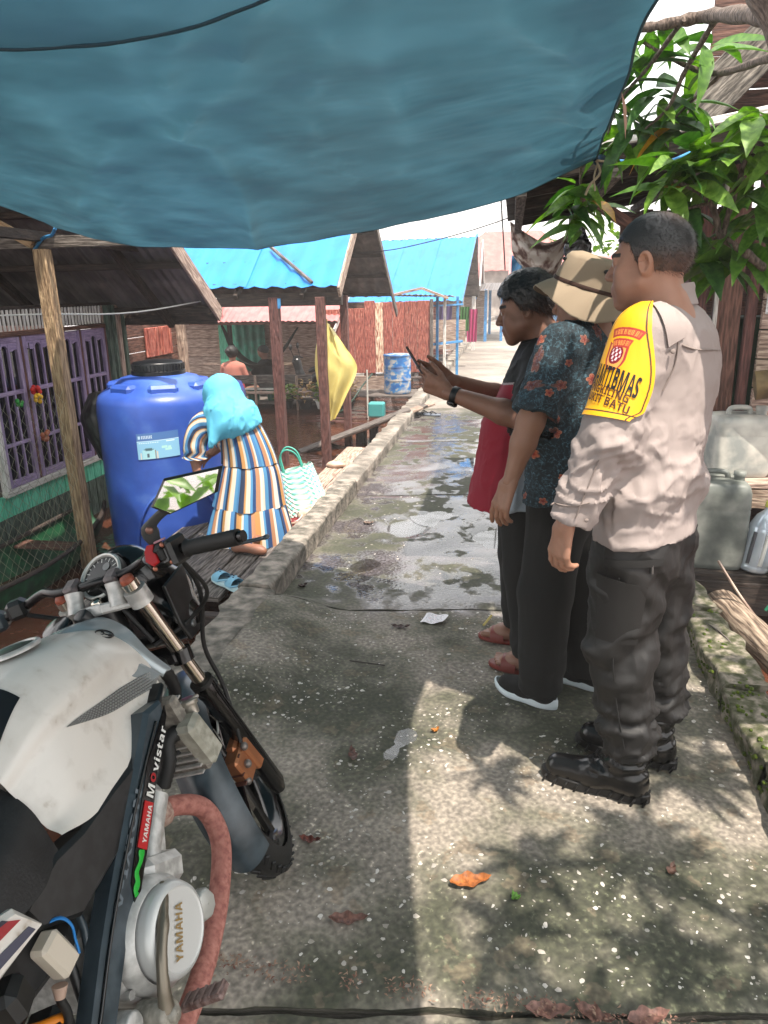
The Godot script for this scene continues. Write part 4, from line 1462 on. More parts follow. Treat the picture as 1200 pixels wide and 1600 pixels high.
	put("cap",bo,g,plain(Color(.78,.78,.35),.4))
	g = G.new()
	g.ball(V(1.46,.30,-3.78),V(.12,.2,.12),18,12)
	for i in g.v.size():
		g.v[i] += V(1,.4,1) * nz(g.v[i] * 9.0) * .02
	tag(put("white_sack",self,g,cloth(Color(.80,.78,.76))),"white plastic sack behind the clear water bottle","sack")
	g = G.new()
	g.lathe([[.001,.0],[.06,.0],[.09,.05],[.095,.10],[.10,.105],[.088,.105],[.08,.05],[.001,.02]],20,Transform3D(Basis(),V(1.40,.12,-3.62)))
	tag(put("pot",self,g,plain(Color(.22,.24,.18),.5)),"small dark green pot at the float's right end","pot")
	cable("green_rope",[V(1.38,.26,-3.66),V(1.33,.24,-3.60),V(1.31,.13,-3.58),V(1.30,.06,-3.58),V(1.27,.0,-3.58)],.008,plain(Color(.10,.45,.33),.7),"frayed green rope hanging from the float beside the pot","rope")
	g = G.new()
	var lp := curve([V(.92,.075,-4.25),V(1.02,.02,-3.95),V(1.16,-.05,-3.4),V(1.34,-.10,-2.7),V(1.55,-.15,-1.9)],30)
	g.tube(lp,.082,20)
	for i in g.v.size():
		g.v[i] += V(nz(g.v[i] * 6.0),nz(g.v[i] * 6.0 + V(3,0,0)),0) * .014
	var lm := wood([[.2,Color(.30,.25,.21)],[.5,Color(.52,.45,.39)],[.8,Color(.66,.60,.53)]],.85)
	lm.vertex_color_use_as_albedo = false
	tag(put("log",self,g,lm),"weathered grey log lying across the water beside the right kerb","log")
	cable("thin_stick",[V(1.03,.24,-3.6),V(1.13,.09,-3.55),V(1.225,-.03,-3.5)],.007,MT.wood_pale,"thin pinkish stick leaning over the log","stick")
	cable("bent_twig",[V(.86,.11,-3.2),V(.93,.115,-3.0),V(.99,.05,-2.75),V(1.08,-.08,-2.55),V(1.14,-.24,-2.5)],.004,MT.wood_grey,"thin bent twig running along the right kerb to the water","twig")
	g = G.new()
	g.tube(curve([V(1.20,1.045,-3.95),V(1.5,1.09,-3.9),V(2.0,1.17,-3.8)],8),.072,18)
	tag(put("round_beam",self,g,worn(Color(.30,.24,.16),Color(.44,.37,.24),3.0)),"round timber with a sawn end sticking out above the jerrycan","beam")
	g = G.new()
	g.box(V(1.31,1.50,-4.195),V(.06,.24,.003))
	tag(put("paper_notice",self,g,worn(Color(.62,.62,.62),Color(.82,.82,.82),14.0)),"narrow white paper notice pinned to the shop's plank wall","notice")
	var tones := [Color(.25,.45,.60),Color(.60,.18,.26),Color(.62,.60,.56),Color(.45,.28,.16),Color(.30,.42,.22),Color(.55,.45,.50)]
	var names := ["blue","red","silver","brown","green","mauve"]
	for i in 11:
		var x := .80 + i * .03
		var zz := -4.40 - (i % 3) * .09
		var st := thing("sachet_strip","strip of %s sachets, number %s from the left in the shop opening" % [names[i % 6],["one","two","three","four","five","six","seven","eight","nine","ten","eleven"][i]],"sachet strip",V(x,1.9,zz),"sachet strips in the shop opening")
		var y := 1.80 + rj(.1)
		for k in 3 + (i * 7) % 4:
			g = G.new()
			g.box(V(x + rj(.004),y,zz + rj(.01)),V(.045,.075,.008),.003,Basis(V(0,1,0),rj(.6)))
			put("sachet",st,g,plain(tones[i % 6].lightened(rng.randf() * .25),.25))
			y -= .08
		g = G.new()
		g.tube([V(x,2.05,zz),V(x,y + .06,zz)],.0015,4)
		put("string",st,g,MT.wire)
	var bs := thing("sachet_strip","strip of blue and white packets hanging behind the bucket hat","sachet strip",V(.32,1.6,-4.5))
	for k in 5:
		g = G.new()
		g.box(V(.32 + rj(.006),1.52 - k * .075,-4.5),V(.085,.07,.03),.01)
		put("packet",bs,g,plain(Color(.20,.36,.52) if k % 2 == 0 else Color(.62,.66,.70),.3))
	g = G.new()
	g.tube([V(.32,1.98,-4.5),V(.32,1.5,-4.5)],.002,4)
	put("string",bs,g,MT.wire)
	g = G.new()
	var cl := [[V(-.04,2.0,-5.98),V(.10,1.90,-5.98),V(.25,1.84,-5.98),V(.44,1.93,-5.98)],[V(-.03,1.90,-5.98),V(.10,1.80,-5.92),V(.26,1.77,-5.90),V(.41,1.86,-5.98)],[V(-.02,1.80,-5.98),V(.10,1.70,-5.96),V(.25,1.66,-5.96),V(.36,1.73,-5.98)],[V(.00,1.74,-5.98),V(.11,1.62,-5.98),V(.24,1.57,-5.98),V(.33,1.59,-5.98)]]
	g.grid(26,22,func(s2: float,t: float) -> Vector3: return surf(cl,s2,t) + V(0,0,.018 * sin(t * 16.0 + s2 * 4.0) + .012 * nz(V(s2 * 6,t * 6,3))))
	var cm := StandardMaterial3D.new()
	cm.albedo_texture = ntex(51,.014,[[.25,Color(.36,.27,.25)],[.42,Color(.60,.54,.50)],[.6,Color(.76,.73,.70)]],4,256)
	cm.uv1_scale = V(1.2,.8,1)
	cm.roughness = .8
	cm.backlight_enabled = true
	cm.backlight = Color(.5,.47,.44)
	tag(put("sack_cloth",self,g,cm),"sagging printed sack cloth hung under the far end of the shop awning","cloth")
	g = G.new()
	g.grid(8,8,func(s2: float,t: float) -> Vector3: return V(-.02 + .10 * s2,1.76 - .14 * t - .05 * s2,-6.0 + .02 * sin(s2 * 9.0 + t * 4.0)))
	tag(put("blue_plastic_scrap",self,g,plain(Color(.35,.58,.75),.4)),"torn light blue plastic scrap below the sack cloth","plastic scrap")
	g = G.new()
	var bg := Sdf.new(V(.18,1.60,-4.12),V(.44,1.95,-3.88),.010)
	bg.cap(V(.31,1.73,-4.0),V(.31,1.80,-4.0),.06,.03,.03,.6,V(0,0,1))
	bg.cap(V(.31,1.80,-4.0),V(.29,1.90,-4.0),.022,.008,.02)
	bg.cap(V(.345,1.70,-4.0),V(.28,1.69,-4.0),.03,.03,.03)
	bg.mesh(g,func(p: Vector3,n: Vector3) -> float: return .010 * nz(p * 26.0))
	tag(put("black_bag",self,g,plain(Color(.02,.03,.045),.25)),"crumpled black plastic bag hanging from the awning above the bucket hat","bag")
	var bush := thing("bush","sunlit green bush on the bank seen through the gap under the shop awning","bush",V(1.0,0,-10.5))
	g = G.new()
	for i in 420:
		var d := V(rj(1),rj(1),rj(1))
		if d.length() > 1.0:
			continue
		leaf_shape(g,V(1.05,1.75,-10.5) + d * V(.75,.75,.5),V(rj(1),rj(.6),rj(1)).normalized(),.16,.04,.3,3)
	stuff(put("foliage",bush,g,leafy(Color(.22,.38,.06),Color(.52,.62,.18))))
	g = G.new()
	g.tube([V(1.05,-.5,-10.5),V(1.0,.6,-10.45),V(1.05,1.5,-10.5)],[.05,.04,.02],8)
	put("stem",bush,g,MT.wood_grey)

func jerrycan(at: Vector3,w: float,h: float,d: float,turn: float,m: Material,label: String) -> void:
	var t := thing("jerrycan",label,"jerrycan",at)
	var bs := Basis(Vector3.UP,turn)
	var xf := Transform3D(bs,at)
	var ring := func(y: float,k: float,a: float) -> Vector3:
		var p := .28
		var c := cos(a)
		var s := sin(a)
		return xf * V(signf(c) * pow(absf(c),p) * w * .5 * k,y,signf(s) * pow(absf(s),p) * d * .5 * k)
	var pr := [[.0,.90],[.012,.955],[.03,.985],[h * .20,1.0],[h * .215,.985],[h * .23,1.0],[h * .5,1.012],[h * .68,1.0],[h * .695,.98],[h * .71,1.0],[h * .88,.985],[h * .95,.93],[h * .985,.84],[h,.70],[h + .001,.001]]
	var g := G.new()
	g.grid(48,pr.size() - 1,func(s: float,q: float) -> Vector3:
		var i := roundi(q * (pr.size() - 1))
		var p: Vector3 = ring.call(pr[i][0],pr[i][1],s * TAU)
		return p + (p - xf * V(0,pr[i][0],0)) * nz(p * 7.0) * .02,1,1,true)
	for q in [0]:
		var b := g.v.size()
		g.vert(xf * V(0,0,0))
		for i in 49:
			g.vert(g.v[i])
		for i in 48:
			g.ix.append_array([b,b + 2 + i,b + 1 + i])
	put("body",t,g,m)
	g = G.new()
	g.tube(curve([xf * V(-w * .22,h - .012,0),xf * V(-w * .18,h + .028,0),xf * V(w * .12,h + .028,0),xf * V(w * .17,h - .012,0)],14),.014,8)
	put("handle",t,g,m)
	g = G.new()
	g.lathe([[.026,h - .01],[.026,h + .02],[.03,h + .02],[.03,h + .042],[.001,h + .043]],16,xf * Transform3D(Basis(),V(w * .32,0,d * .1)))
	put("cap",t,g,m)

# ------------------------------------------------------------------ tarpaulin overhead
func build_tarp() -> void:
	var rows := [
		[V(-2.66,1.9,-4.25),V(-2.33,1.83,-4.11),V(-2.02,1.785,-3.98),V(-1.6,1.752,-3.8),V(-1.12,1.74,-3.59),V(-.56,1.78,-3.35),V(-.02,1.87,-3.12),V(.28,1.97,-3)],
		[V(-2.7,1.98,-3.9),V(-2.35,1.91,-3.75),V(-2,1.87,-3.6),V(-1.55,1.84,-3.4),V(-1.08,1.83,-3.2),V(-.54,1.86,-2.95),V(-.02,1.93,-2.72),V(.265,2,-2.55)],
		[V(-2.74,2.08,-3.2),V(-2.35,2.02,-3.05),V(-2,1.98,-2.9),V(-1.55,1.95,-2.72),V(-1.08,1.94,-2.55),V(-.54,1.95,-2.35),V(-.02,1.985,-2.2),V(.255,2.02,-2.08)],
		[V(-2.78,2.15,-2.2),V(-2.35,2.09,-2.1),V(-2,2.06,-2),V(-1.55,2.03,-1.9),V(-1.08,2.02,-1.8),V(-.54,2.02,-1.7),V(-.02,2.03,-1.65),V(.245,2.035,-1.6)],
		[V(-2.8,2.2,-1),V(-2.35,2.14,-.95),V(-2,2.11,-.9),V(-1.55,2.09,-.85),V(-1.08,2.07,-.8),V(-.54,2.06,-.75),V(.1,2.05,-.7),V(.4,2.04,-.65)],
		[V(-2.8,2.2,.3),V(-2.35,2.14,.3),V(-2,2.12,.3),V(-1.55,2.1,.3),V(-1.08,2.08,.3),V(-.54,2.06,.3),V(.2,2.05,.3),V(.62,2.05,.3)],
		[V(-2.8,2.2,1.6),V(-2.35,2.16,1.6),V(-2,2.14,1.6),V(-1.55,2.12,1.6),V(-1.08,2.12,1.6),V(-.54,2.12,1.6),V(.3,2.12,1.6),V(.75,2.12,1.6)]]
	var folds := [[-.95,-2.04,-.93,-2.36,.02,.03],[-.93,-2.36,-1.38,-4.42,.022,.028],[-.69,-1.26,-.95,-2.04,.012,.05],[-.95,-2.04,-.64,-1.55,.018,.035],[-.64,-1.55,-.39,-1.21,.014,.05],[-.99,-2.23,-.7,-1.9,.018,.03],[-.7,-1.9,-.43,-1.43,.02,.03],[-.43,-1.43,-.35,-1.18,.016,.04],[-1.22,-1.93,-2.4,-4.98,.012,.09],[-.63,-2.45,-.46,-1.88,.007,.02],[-.46,-1.88,-.28,-1.35,.009,.022],[-.28,-1.35,-.25,-1.2,.008,.025],[.23,-2.67,.12,-2.03,.02,.035],[.12,-2.03,-.04,-1.41,.014,.05],[.23,-2.67,.02,-2.55,.014,.03],[.23,-2.67,.16,-1.85,.016,.03],[-.39,-2.7,-.2,-1.25,.01,.03],[-2.36,-3.86,-1.54,-2.99,.02,.05],[-2.36,-3.86,-1.21,-2.28,.016,.05]]
	var f := func(s: float,t: float) -> Vector3:
		var p := surf(rows,s,t)
		var y := .0
		for q in folds:
			var a := Vector2(q[0],q[1])
			var b := Vector2(q[2],q[3])
			var c := Vector2(p.x,p.z)
			var l: float = clampf((c - a).dot(b - a) / (b - a).length_squared(),.0,1.0)
			var d: float = c.distance_to(a + (b - a) * l + Vector2(.03,.02) * sin(l * 7.0)) / q[5]
			y -= 1.5 * q[4] * exp(-d) * sin(PI * clampf(l * .9 + .05,.0,1.0))
		y += .004 * nz(V(p.x * 2.2 + p.z * 1.2,1,p.z * 3.0)) + .0016 * nz(V(p.x * 4.0,2,(p.z - p.x * .25) * 38.0)) * clampf(.4 + 1.6 * nz(V(p.x * 1.3,4,p.z * 1.3)),.0,1.0) + .014 * nz(V(p.x * 1.2,5,p.z * 1.2))
		return p + V(0,y,0)
	var g := G.new()
	g.grid(230,270,f,3.4,6.0)
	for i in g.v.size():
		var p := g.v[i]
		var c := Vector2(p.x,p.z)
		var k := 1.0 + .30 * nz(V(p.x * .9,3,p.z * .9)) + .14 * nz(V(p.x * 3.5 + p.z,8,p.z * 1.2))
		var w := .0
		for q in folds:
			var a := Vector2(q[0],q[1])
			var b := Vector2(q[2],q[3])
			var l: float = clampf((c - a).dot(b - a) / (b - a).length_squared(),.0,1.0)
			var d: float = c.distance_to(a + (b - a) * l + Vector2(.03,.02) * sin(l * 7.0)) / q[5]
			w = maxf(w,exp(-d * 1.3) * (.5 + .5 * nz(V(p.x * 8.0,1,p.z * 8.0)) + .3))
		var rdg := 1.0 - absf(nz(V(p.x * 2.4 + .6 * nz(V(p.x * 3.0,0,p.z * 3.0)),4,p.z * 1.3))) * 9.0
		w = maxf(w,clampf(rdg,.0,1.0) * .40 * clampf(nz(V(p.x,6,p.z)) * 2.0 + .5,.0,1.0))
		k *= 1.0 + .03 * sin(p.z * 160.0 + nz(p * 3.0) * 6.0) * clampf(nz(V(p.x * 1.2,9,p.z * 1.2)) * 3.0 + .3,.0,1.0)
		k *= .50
		g.c[i] = Color(k,k,k).lerp(Color(1.0,.92,.88),clampf(w,.0,1.0) * .50)  # crease whitening plus light on folds and facets, painted into vertex colours
	var keep := PackedInt32Array()
	for i in range(0,g.ix.size(),3):
		var q := g.v[g.ix[i]]
		if q.z > -1.255 + .55 * maxf(.0,q.x + .42) and q.x < -.06:
			continue
		keep.append_array([g.ix[i],g.ix[i + 1],g.ix[i + 2]])
	g.ix = keep
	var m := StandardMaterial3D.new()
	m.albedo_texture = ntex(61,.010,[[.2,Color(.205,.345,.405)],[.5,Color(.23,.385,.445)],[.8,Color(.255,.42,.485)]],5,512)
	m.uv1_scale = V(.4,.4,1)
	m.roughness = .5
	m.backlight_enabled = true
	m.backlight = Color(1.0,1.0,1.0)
	var hemm := plain(Color(.16,.31,.38),.6)
	var t := thing("tarpaulin","large sagging blue tarpaulin stretched overhead across the lane","tarpaulin",V(-1.0,1.7,-2.0))
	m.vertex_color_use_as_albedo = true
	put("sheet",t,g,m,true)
	g = G.new()
	var pts := []
	for i in 60:
		pts.append(f.call(i / 59.0,.0) + V(0,.002,0))
	g.tube(pts,.0035,6)
	put("hem",t,g,hemm)
	g = G.new()
	pts = []
	for i in 60:
		pts.append(f.call(1.0,i / 59.0))
	g.tube(pts,.0035,6)
	put("hem",t,g,hemm)
	g = G.new()
	g.tube(curve([V(.28,1.97,-3.0),V(.295,1.967,-3.02),V(.305,1.975,-3.04)],6),[.014,.02,.018,.012,.016,.02,.008],8)
	put("knot",t,g,plain(Color(.08,.22,.32),.7))
	var t2 := thing("tarpaulin","edge of a second paler blue tarpaulin lapped below the large one, topmost in view","tarpaulin",V(-.8,1.9,-.6))
	g = G.new()
	var r2 := [[V(-2.8,2.06,-1.42),V(-1.5,1.975,-1.34),V(-.85,1.93,-1.28),V(-.55,1.925,-1.25),V(-.28,1.945,-1.14),V(-.05,1.99,-.95)],[V(-2.8,2.1,-1.1),V(-1.5,2,-1.05),V(-.85,1.955,-1.02),V(-.55,1.95,-1),V(-.25,1.965,-.9),V(-.02,2,-.7)],[V(-2.8,2.12,-.4),V(-1.5,2.04,-.4),V(-.9,2.01,-.4),V(-.5,2,-.4),V(-.2,2,-.4),V(.02,2.01,-.4)],[V(-2.8,2.15,1.6),V(-1.5,2.1,1.6),V(-.9,2.08,1.6),V(-.5,2.08,1.6),V(-.2,2.08,1.6),V(.05,2.08,1.6)]]
	g.grid(60,40,func(s: float,q: float) -> Vector3:
		var p := surf(r2,s,q)
		return p + V(0,.006 * nz(p * 3.0) + .002 * nz(p * 14.0),0),1.6,.9)
	var m2: StandardMaterial3D = m.duplicate()
	m2.albedo_color = Color(.78,.77,.78)
	m2.vertex_color_use_as_albedo = false
	put("sheet",t2,g,m2)
	g = G.new()
	pts = []
	for i in 40:
		pts.append(surf(r2,i / 39.0,.0) + V(0,.006 * nz(surf(r2,i / 39.0,.0) * 3.0),0))
	g.tube(pts,.004,6)
	put("hem",t2,g,hemm)
	cable("blue_rope",[V(.305,1.975,-3.04),V(.42,1.985,-3.2),V(.58,2.0,-3.35),V(.72,2.06,-3.5)],.006,MT.rope_blue,"taut blue rope from the tarpaulin corner to the shop awning","rope")
	g = G.new()
	g.tube(curve([V(.28,1.965,-3),V(.294,1.922,-2.986),V(.26,1.882,-2.973),V(.246,1.848,-2.973)],10),.0045,5)
	g.tube(curve([V(.28,1.965,-3),V(.314,1.956,-2.973),V(.348,1.949,-2.959)],8),.0045,5)
	g.tube(curve([V(.287,1.963,-3),V(.273,1.909,-2.973),V(.28,1.861,-2.973)],8),.0035,5)
	tag(put("white_string",self,g,plain(Color(.66,.60,.50),.9)),"knotted off white string at the tarpaulin's right corner","string")
	cable("blue_rope",[V(-2.66,1.90,-4.25),V(-2.74,1.87,-4.33),V(-2.86,1.86,-4.42),V(-2.95,1.80,-4.46)],.010,MT.rope_blue,"blue rope lashing the tarpaulin to the wooden porch post","rope")
	for q in [[-2.80,2.2,"left"],[.75,2.1,"right"]]:
		var p := V(q[0],0,1.62)
		tag(bar(self,"tarp_pole",p + V(0,-.9,0),p + V(0,q[1],0),.06,.06,MT.wood_grey,V(0,0,1)),"wooden pole holding the rear %s corner of the large tarpaulin" % q[2],"pole","tarpaulin poles")

# ------------------------------------------------------------------ water tank,bag,small things
func build_props() -> void:
	var g: G
	var dk := thing("plank_deck","grey plank deck beside the path where the woman kneels","deck",V(-1.8,-.3,-4.2))
	var x := -1.37
	var k := 0
	while x > -2.15:
		var w: float = [.135,.15,.12,.16,.14,.15][k % 6]
		var front: float = [-3.74,-3.48,-3.22,-3.08,-3.14,-3.05,-3.1,-3.0,-3.1,-3.0][k % 10]
		bar(dk,"plank",V(x - w * .5,-.058 + rj(.004),front),V(x - w * .5 + rj(.01),-.058 + rj(.004),-5.0 + rj(.06)),w - .012,.032,MT.wood_grey)
		x -= w
		k += 1
	for z in [-3.35,-4.1,-4.85]:
		bar(dk,"joist",V(-2.2,-.11,z),V(-1.34,-.11,z),.06,.06,MT.wood_dark)
	for q in [[-1.5,-3.4],[-2.1,-3.4],[-1.5,-4.8],[-2.1,-4.8]]:
		bar(dk,"stilt",V(q[0],-.9,q[1]),V(q[0],-.12,q[1]),.07,.07,MT.wood_dark,V(0,0,1))
	var bw := thing("side_boards","two pale boards laid along the left kerb beyond the deck","boards",V(-1.48,-.1,-6.1))
	bar(bw,"plank",V(-1.56,-.04,-5.02),V(-1.55,-.035,-7.3),.16,.03,MT.wood_pale)
	bar(bw,"plank",V(-1.40,-.035,-5.0),V(-1.41,-.03,-7.25),.12,.03,MT.wood_pale)
	for z in [-5.3,-6.3,-7.1]:
		bar(bw,"bearer",V(-1.7,-.085,z),V(-1.32,-.085,z),.06,.05,MT.wood_dark)
		bar(bw,"stilt",V(-1.6,-.9,z),V(-1.6,-.1,z),.06,.06,MT.wood_dark,V(0,0,1))
	var c := V(-2.46,-.40,-4.97)
	var tk := thing("water_tank","tall dark blue plastic water tank with a black lid standing by the deck","water tank",c)
	var tm := StandardMaterial3D.new()
	tm.albedo_texture = ntex(81,.008,[[.2,Color(.17,.28,.58)],[.6,Color(.20,.33,.66)],[.9,Color(.30,.43,.71)]],5,256)
	tm.uv1_triplanar = true
	tm.uv1_scale = Vector3.ONE * 1.2
	tm.roughness = .38
	tm.normal_enabled = true
	tm.normal_texture = TX.fine_n
	tm.normal_scale = .05
	g = G.new()
	var pr := [[.001,.0],[.38,.0],[.41,.015],[.43,.06],[.437,.2],[.443,.6],[.445,.9],[.447,1.12],[.44,1.20],[.425,1.245],[.39,1.275],[.34,1.30],[.30,1.325],[.265,1.36],[.205,1.375],[.185,1.38],[.170,1.39],[.170,1.43]]
	g.grid(96,pr.size() - 1,func(s: float,t: float) -> Vector3:
		var i := roundi(t * (pr.size() - 1))
		var a := s * TAU
		var r: float = pr[i][0]
		var y: float = pr[i][1]
		return c + V(cos(a) * r,y,sin(a) * r),1,1,true)
	put("body",tk,g,tm)
	var fa := atan2(4.97,2.46)
	var on := func(da: float,y: float,r: float) -> Vector3: return c + V(cos(fa + da) * r,y,sin(fa + da) * r)
	g = G.new()
	var pts := []
	for i in 31:
		var a := PI * i / 30.0
		pts.append(on.call(-.12 + cos(a) * -.72,.18 + sin(a) * .48,.446))
	g.tube(pts,.010,8)
	put("moulded_arch",tk,g,tm)
	for da in [-.95,-.05,.85,2.0,3.1,4.2]:
		g = G.new()
		var o: Vector3 = on.call(da,1.285,.315)
		g.box(o,V(.10,.10,.20),.022,Basis(Vector3.UP,-(fa + da)))
		put("shoulder_pad",tk,g,tm)
	g = G.new()
	g.lathe([[.186,1.37],[.186,1.405],[.186,1.405],[.176,1.41],[.176,1.41],[.176,1.455],[.166,1.465],[.166,1.465],[.10,1.475],[.001,1.478]],40,Transform3D(Basis(),c))
	for i in 40:
		var a := TAU * i / 40.0
		g.bar(c + V(cos(a) * .178,1.412,sin(a) * .178),c + V(cos(a) * .178,1.452,sin(a) * .178),.008,.008,.0)
	put("lid",tk,g,plain(Color(.035,.05,.07),.4))
	g = G.new()
	var sw := .30
	g.grid(16,4,func(s: float,t: float) -> Vector3: return on.call(.12 - (s - .5) * .62 - .0,1.04 - t * .175 - .02 * (.5 - s),.4495),1,1)
	var st := put("sticker",tk,g,sticker_material())
	g = G.new()
	g.lathe([[.001,.0],[.26,.0],[.29,.05],[.30,.86],[.27,.95],[.001,.97]],32,Transform3D(Basis(),V(-2.52,-.16,-6.0)))
	tag(put("blue_drum",self,g,plain(Color(.10,.18,.42),.45)),"second darker blue drum partly hidden behind the water tank","drum")
	g = G.new()
	var bl := [[V(-3.02,.83,-4.95),V(-2.92,.86,-4.9),V(-2.86,.84,-4.86)],[V(-3.10,.62,-4.95),V(-2.98,.64,-4.82),V(-2.86,.60,-4.8)],[V(-2.99,.36,-4.95),V(-2.92,.37,-4.86),V(-2.86,.34,-4.82)]]
	g.slab(14,14,func(s: float,t: float) -> Vector3: return surf(bl,s,t) + V(0,0,.02 * nz(V(s * 4,t * 4,8))),V(0,0,-.03))
	tag(put("black_bag",self,g,plain(Color(.02,.02,.03),.5)),"black bag hanging at the left side of the blue water tank","bag")
	g = G.new()
	g.ball(c + V(-.16,1.31,.27),V(.07,.02,.045),16,8)
	for i in g.v.size():
		g.v[i] += V(1,.6,1) * nz(g.v[i] * 40.0) * .018
	tag(put("crumpled_cloth",self,g,cloth(Color(.62,.72,.76))),"small crumpled pale cloth lying on the water tank's shoulder","cloth")
	var wb := thing("woven_bag","mint and white woven plastic shopping bag leaning beside the woman","bag",V(-1.52,-.05,-4.98))
	var wx := Transform3D(Basis(V(0,0,1),.30) * Basis(Vector3.UP,.25),V(-1.40,-.04,-4.96))
	g = G.new()
	var nyb := 64
	g.grid(110,nyb,func(s: float,t: float) -> Vector3:
		var a := s * TAU
		var cs := cos(a)
		var sn := sin(a)
		var hw := lerpf(.165,.14,t)
		var hd := lerpf(.085,.06,t)
		var p := V(signf(cs) * pow(absf(cs),.5) * hw,t * .37,signf(sn) * pow(absf(sn),.5) * hd)
		var weave := .004 * sin(s * TAU * 28.0) * sin(t * 60.0)
		return wx * (p * V(1.0 + weave * 12.0,1,1.0 + weave * 16.0) + V(0,.004 * sin(s * TAU * 14.0) * t,0)),1,1,true)
	for i in g.v.size():
		var s := g.u[i].x
		var t := g.u[i].y
		var q := .5 + .5 * sin(s * TAU * 14.0 + floorf(t * 19.0) * PI)
		g.c[i] = Color(.20,.62,.52).lerp(Color(.78,.80,.76),smoothstep(.3,.6,q * .7 + .5 * (1.0 - t) * (.5 + .5 * cos(s * TAU - .7))))
	var wm := plain(Color(1,1,1),.4)
	wm.vertex_color_use_as_albedo = true
	put("body",wb,g,wm,true)
	for z in [-.05,.05]:
		g = G.new()
		g.tube(curve([wx * V(-.07,.36,z),wx * V(-.06,.47,z * 1.4),wx * V(.0,.52,z * 1.6),wx * V(.06,.47,z * 1.4),wx * V(.07,.36,z)],16),.006,6)
		put("handle",wb,g,plain(Color(.25,.62,.55),.4))
	g = G.new()
	g.ball(V(-1.36,.0,-4.86),V(.10,.06,.09),20,12)
	for i in g.v.size():
		g.v[i] += V(1,.8,1) * (nz(g.v[i] * 16.0) * .03 + nz(g.v[i] * 50.0) * .01)
	tag(put("white_bundle",self,g,cloth(Color(.76,.70,.62))),"crumpled white cloth bundle on the kerb boards beside the woven bag","cloth")
	g = G.new()
	g.grid(30,14,func(s: float,t: float) -> Vector3: return V(lerpf(-1.66,-1.36,s),-.026 + .022 * absf(nz(V(s * 7,t * 5,2))) + .014 * sin(PI * t),lerpf(-4.42,-4.72,t) - .25 * s))
	tag(put("red_cloth",self,g,cloth(Color(.44,.13,.14))),"dark red wet cloth lying on the deck below the woven bag","cloth")
	for q in [[V(-1.60,-.01,-4.55),V(-1.38,.0,-4.72),"longer brown stick lying across the dark red cloth"],[V(-1.47,-.02,-4.38),V(-1.41,-.02,-4.55),"short pale peg lying in front of the dark red cloth"]]:
		tag(bar(self,"stick",q[0],q[1],.018,.014,MT.wood_pale),q[2],"stick","sticks on the deck")
	g = G.new()
	g.tube(curve([V(-1.52,-.005,-4.80),V(-1.47,.03,-4.84),V(-1.41,.02,-4.80),V(-1.44,-.01,-4.74),V(-1.52,-.005,-4.78)],24),.005,5)
	tag(put("wire_loop",self,g,MT.white_plastic),"loose white wire loop lying beside the woven bag","wire")
	for i in 2:
		clog(V(-1.545 + i * .105,-.041,-3.66 + i * .075),.95,["left pale blue plastic clog on the deck planks","right pale blue plastic clog on the deck planks"][i])
	for i in 2:
		var o := V(-1.06 + i * .11,.004,-9.2 + i * .06)
		var ff := thing("flip_flop",["left grey flip flop lying by the left kerb","right grey flip flop lying nearer the path's middle"][i],"flip flop",o,"flip flops by the kerb")
		g = G.new()
		var poly := PackedVector2Array()
		for j in 20:
			var a := TAU * j / 20.0
			poly.append(Vector2(sin(a) * (.045 - .008 * cos(a)),cos(a) * .125))
		g.prism(poly,.02,Transform3D(Basis(V(.3,0,-1).normalized(),V(1,0,.3).normalized(),V(0,1,0)),o),.003)
		put("sole",ff,g,plain(Color(.42,.45,.50),.7))
		g = G.new()
		g.tube(curve([o + V(-.01,.02,.045),o + V(.02,.05,.03),o + V(.06,.022,.0),o + V(.0,.05,-.03),o + V(-.03,.02,-.042)],16),.006,6)
		put("strap",ff,g,plain(Color(.08,.09,.12),.6))
	g = G.new()
	g.ball(V(-1.54,.0,-6.42),V(.09,.035,.07),16,8)
	for i in g.v.size():
		g.v[i] += V(1,.8,1) * nz(g.v[i] * 20.0) * .03
	tag(put("rag",self,g,cloth(Color(.76,.66,.58))),"pale rag dropped on the boards along the left kerb","rag")
	g = G.new()
	g.slab(8,8,func(s: float,t: float) -> Vector3:
		return V(-.385 + .108 * s + .022 * t,.010 + .014 * pow(s,4.0) * (1.0 - t) + .004 * sin(s * 9.0) + .010 * pow(t,3.0),-3.205 - .085 * t + .012 * s),V(0,-.0008,0),1,1)
	tag(put("paper_slip",self,g,paper_material()),"torn white printed paper slip lying on the concrete path","paper")
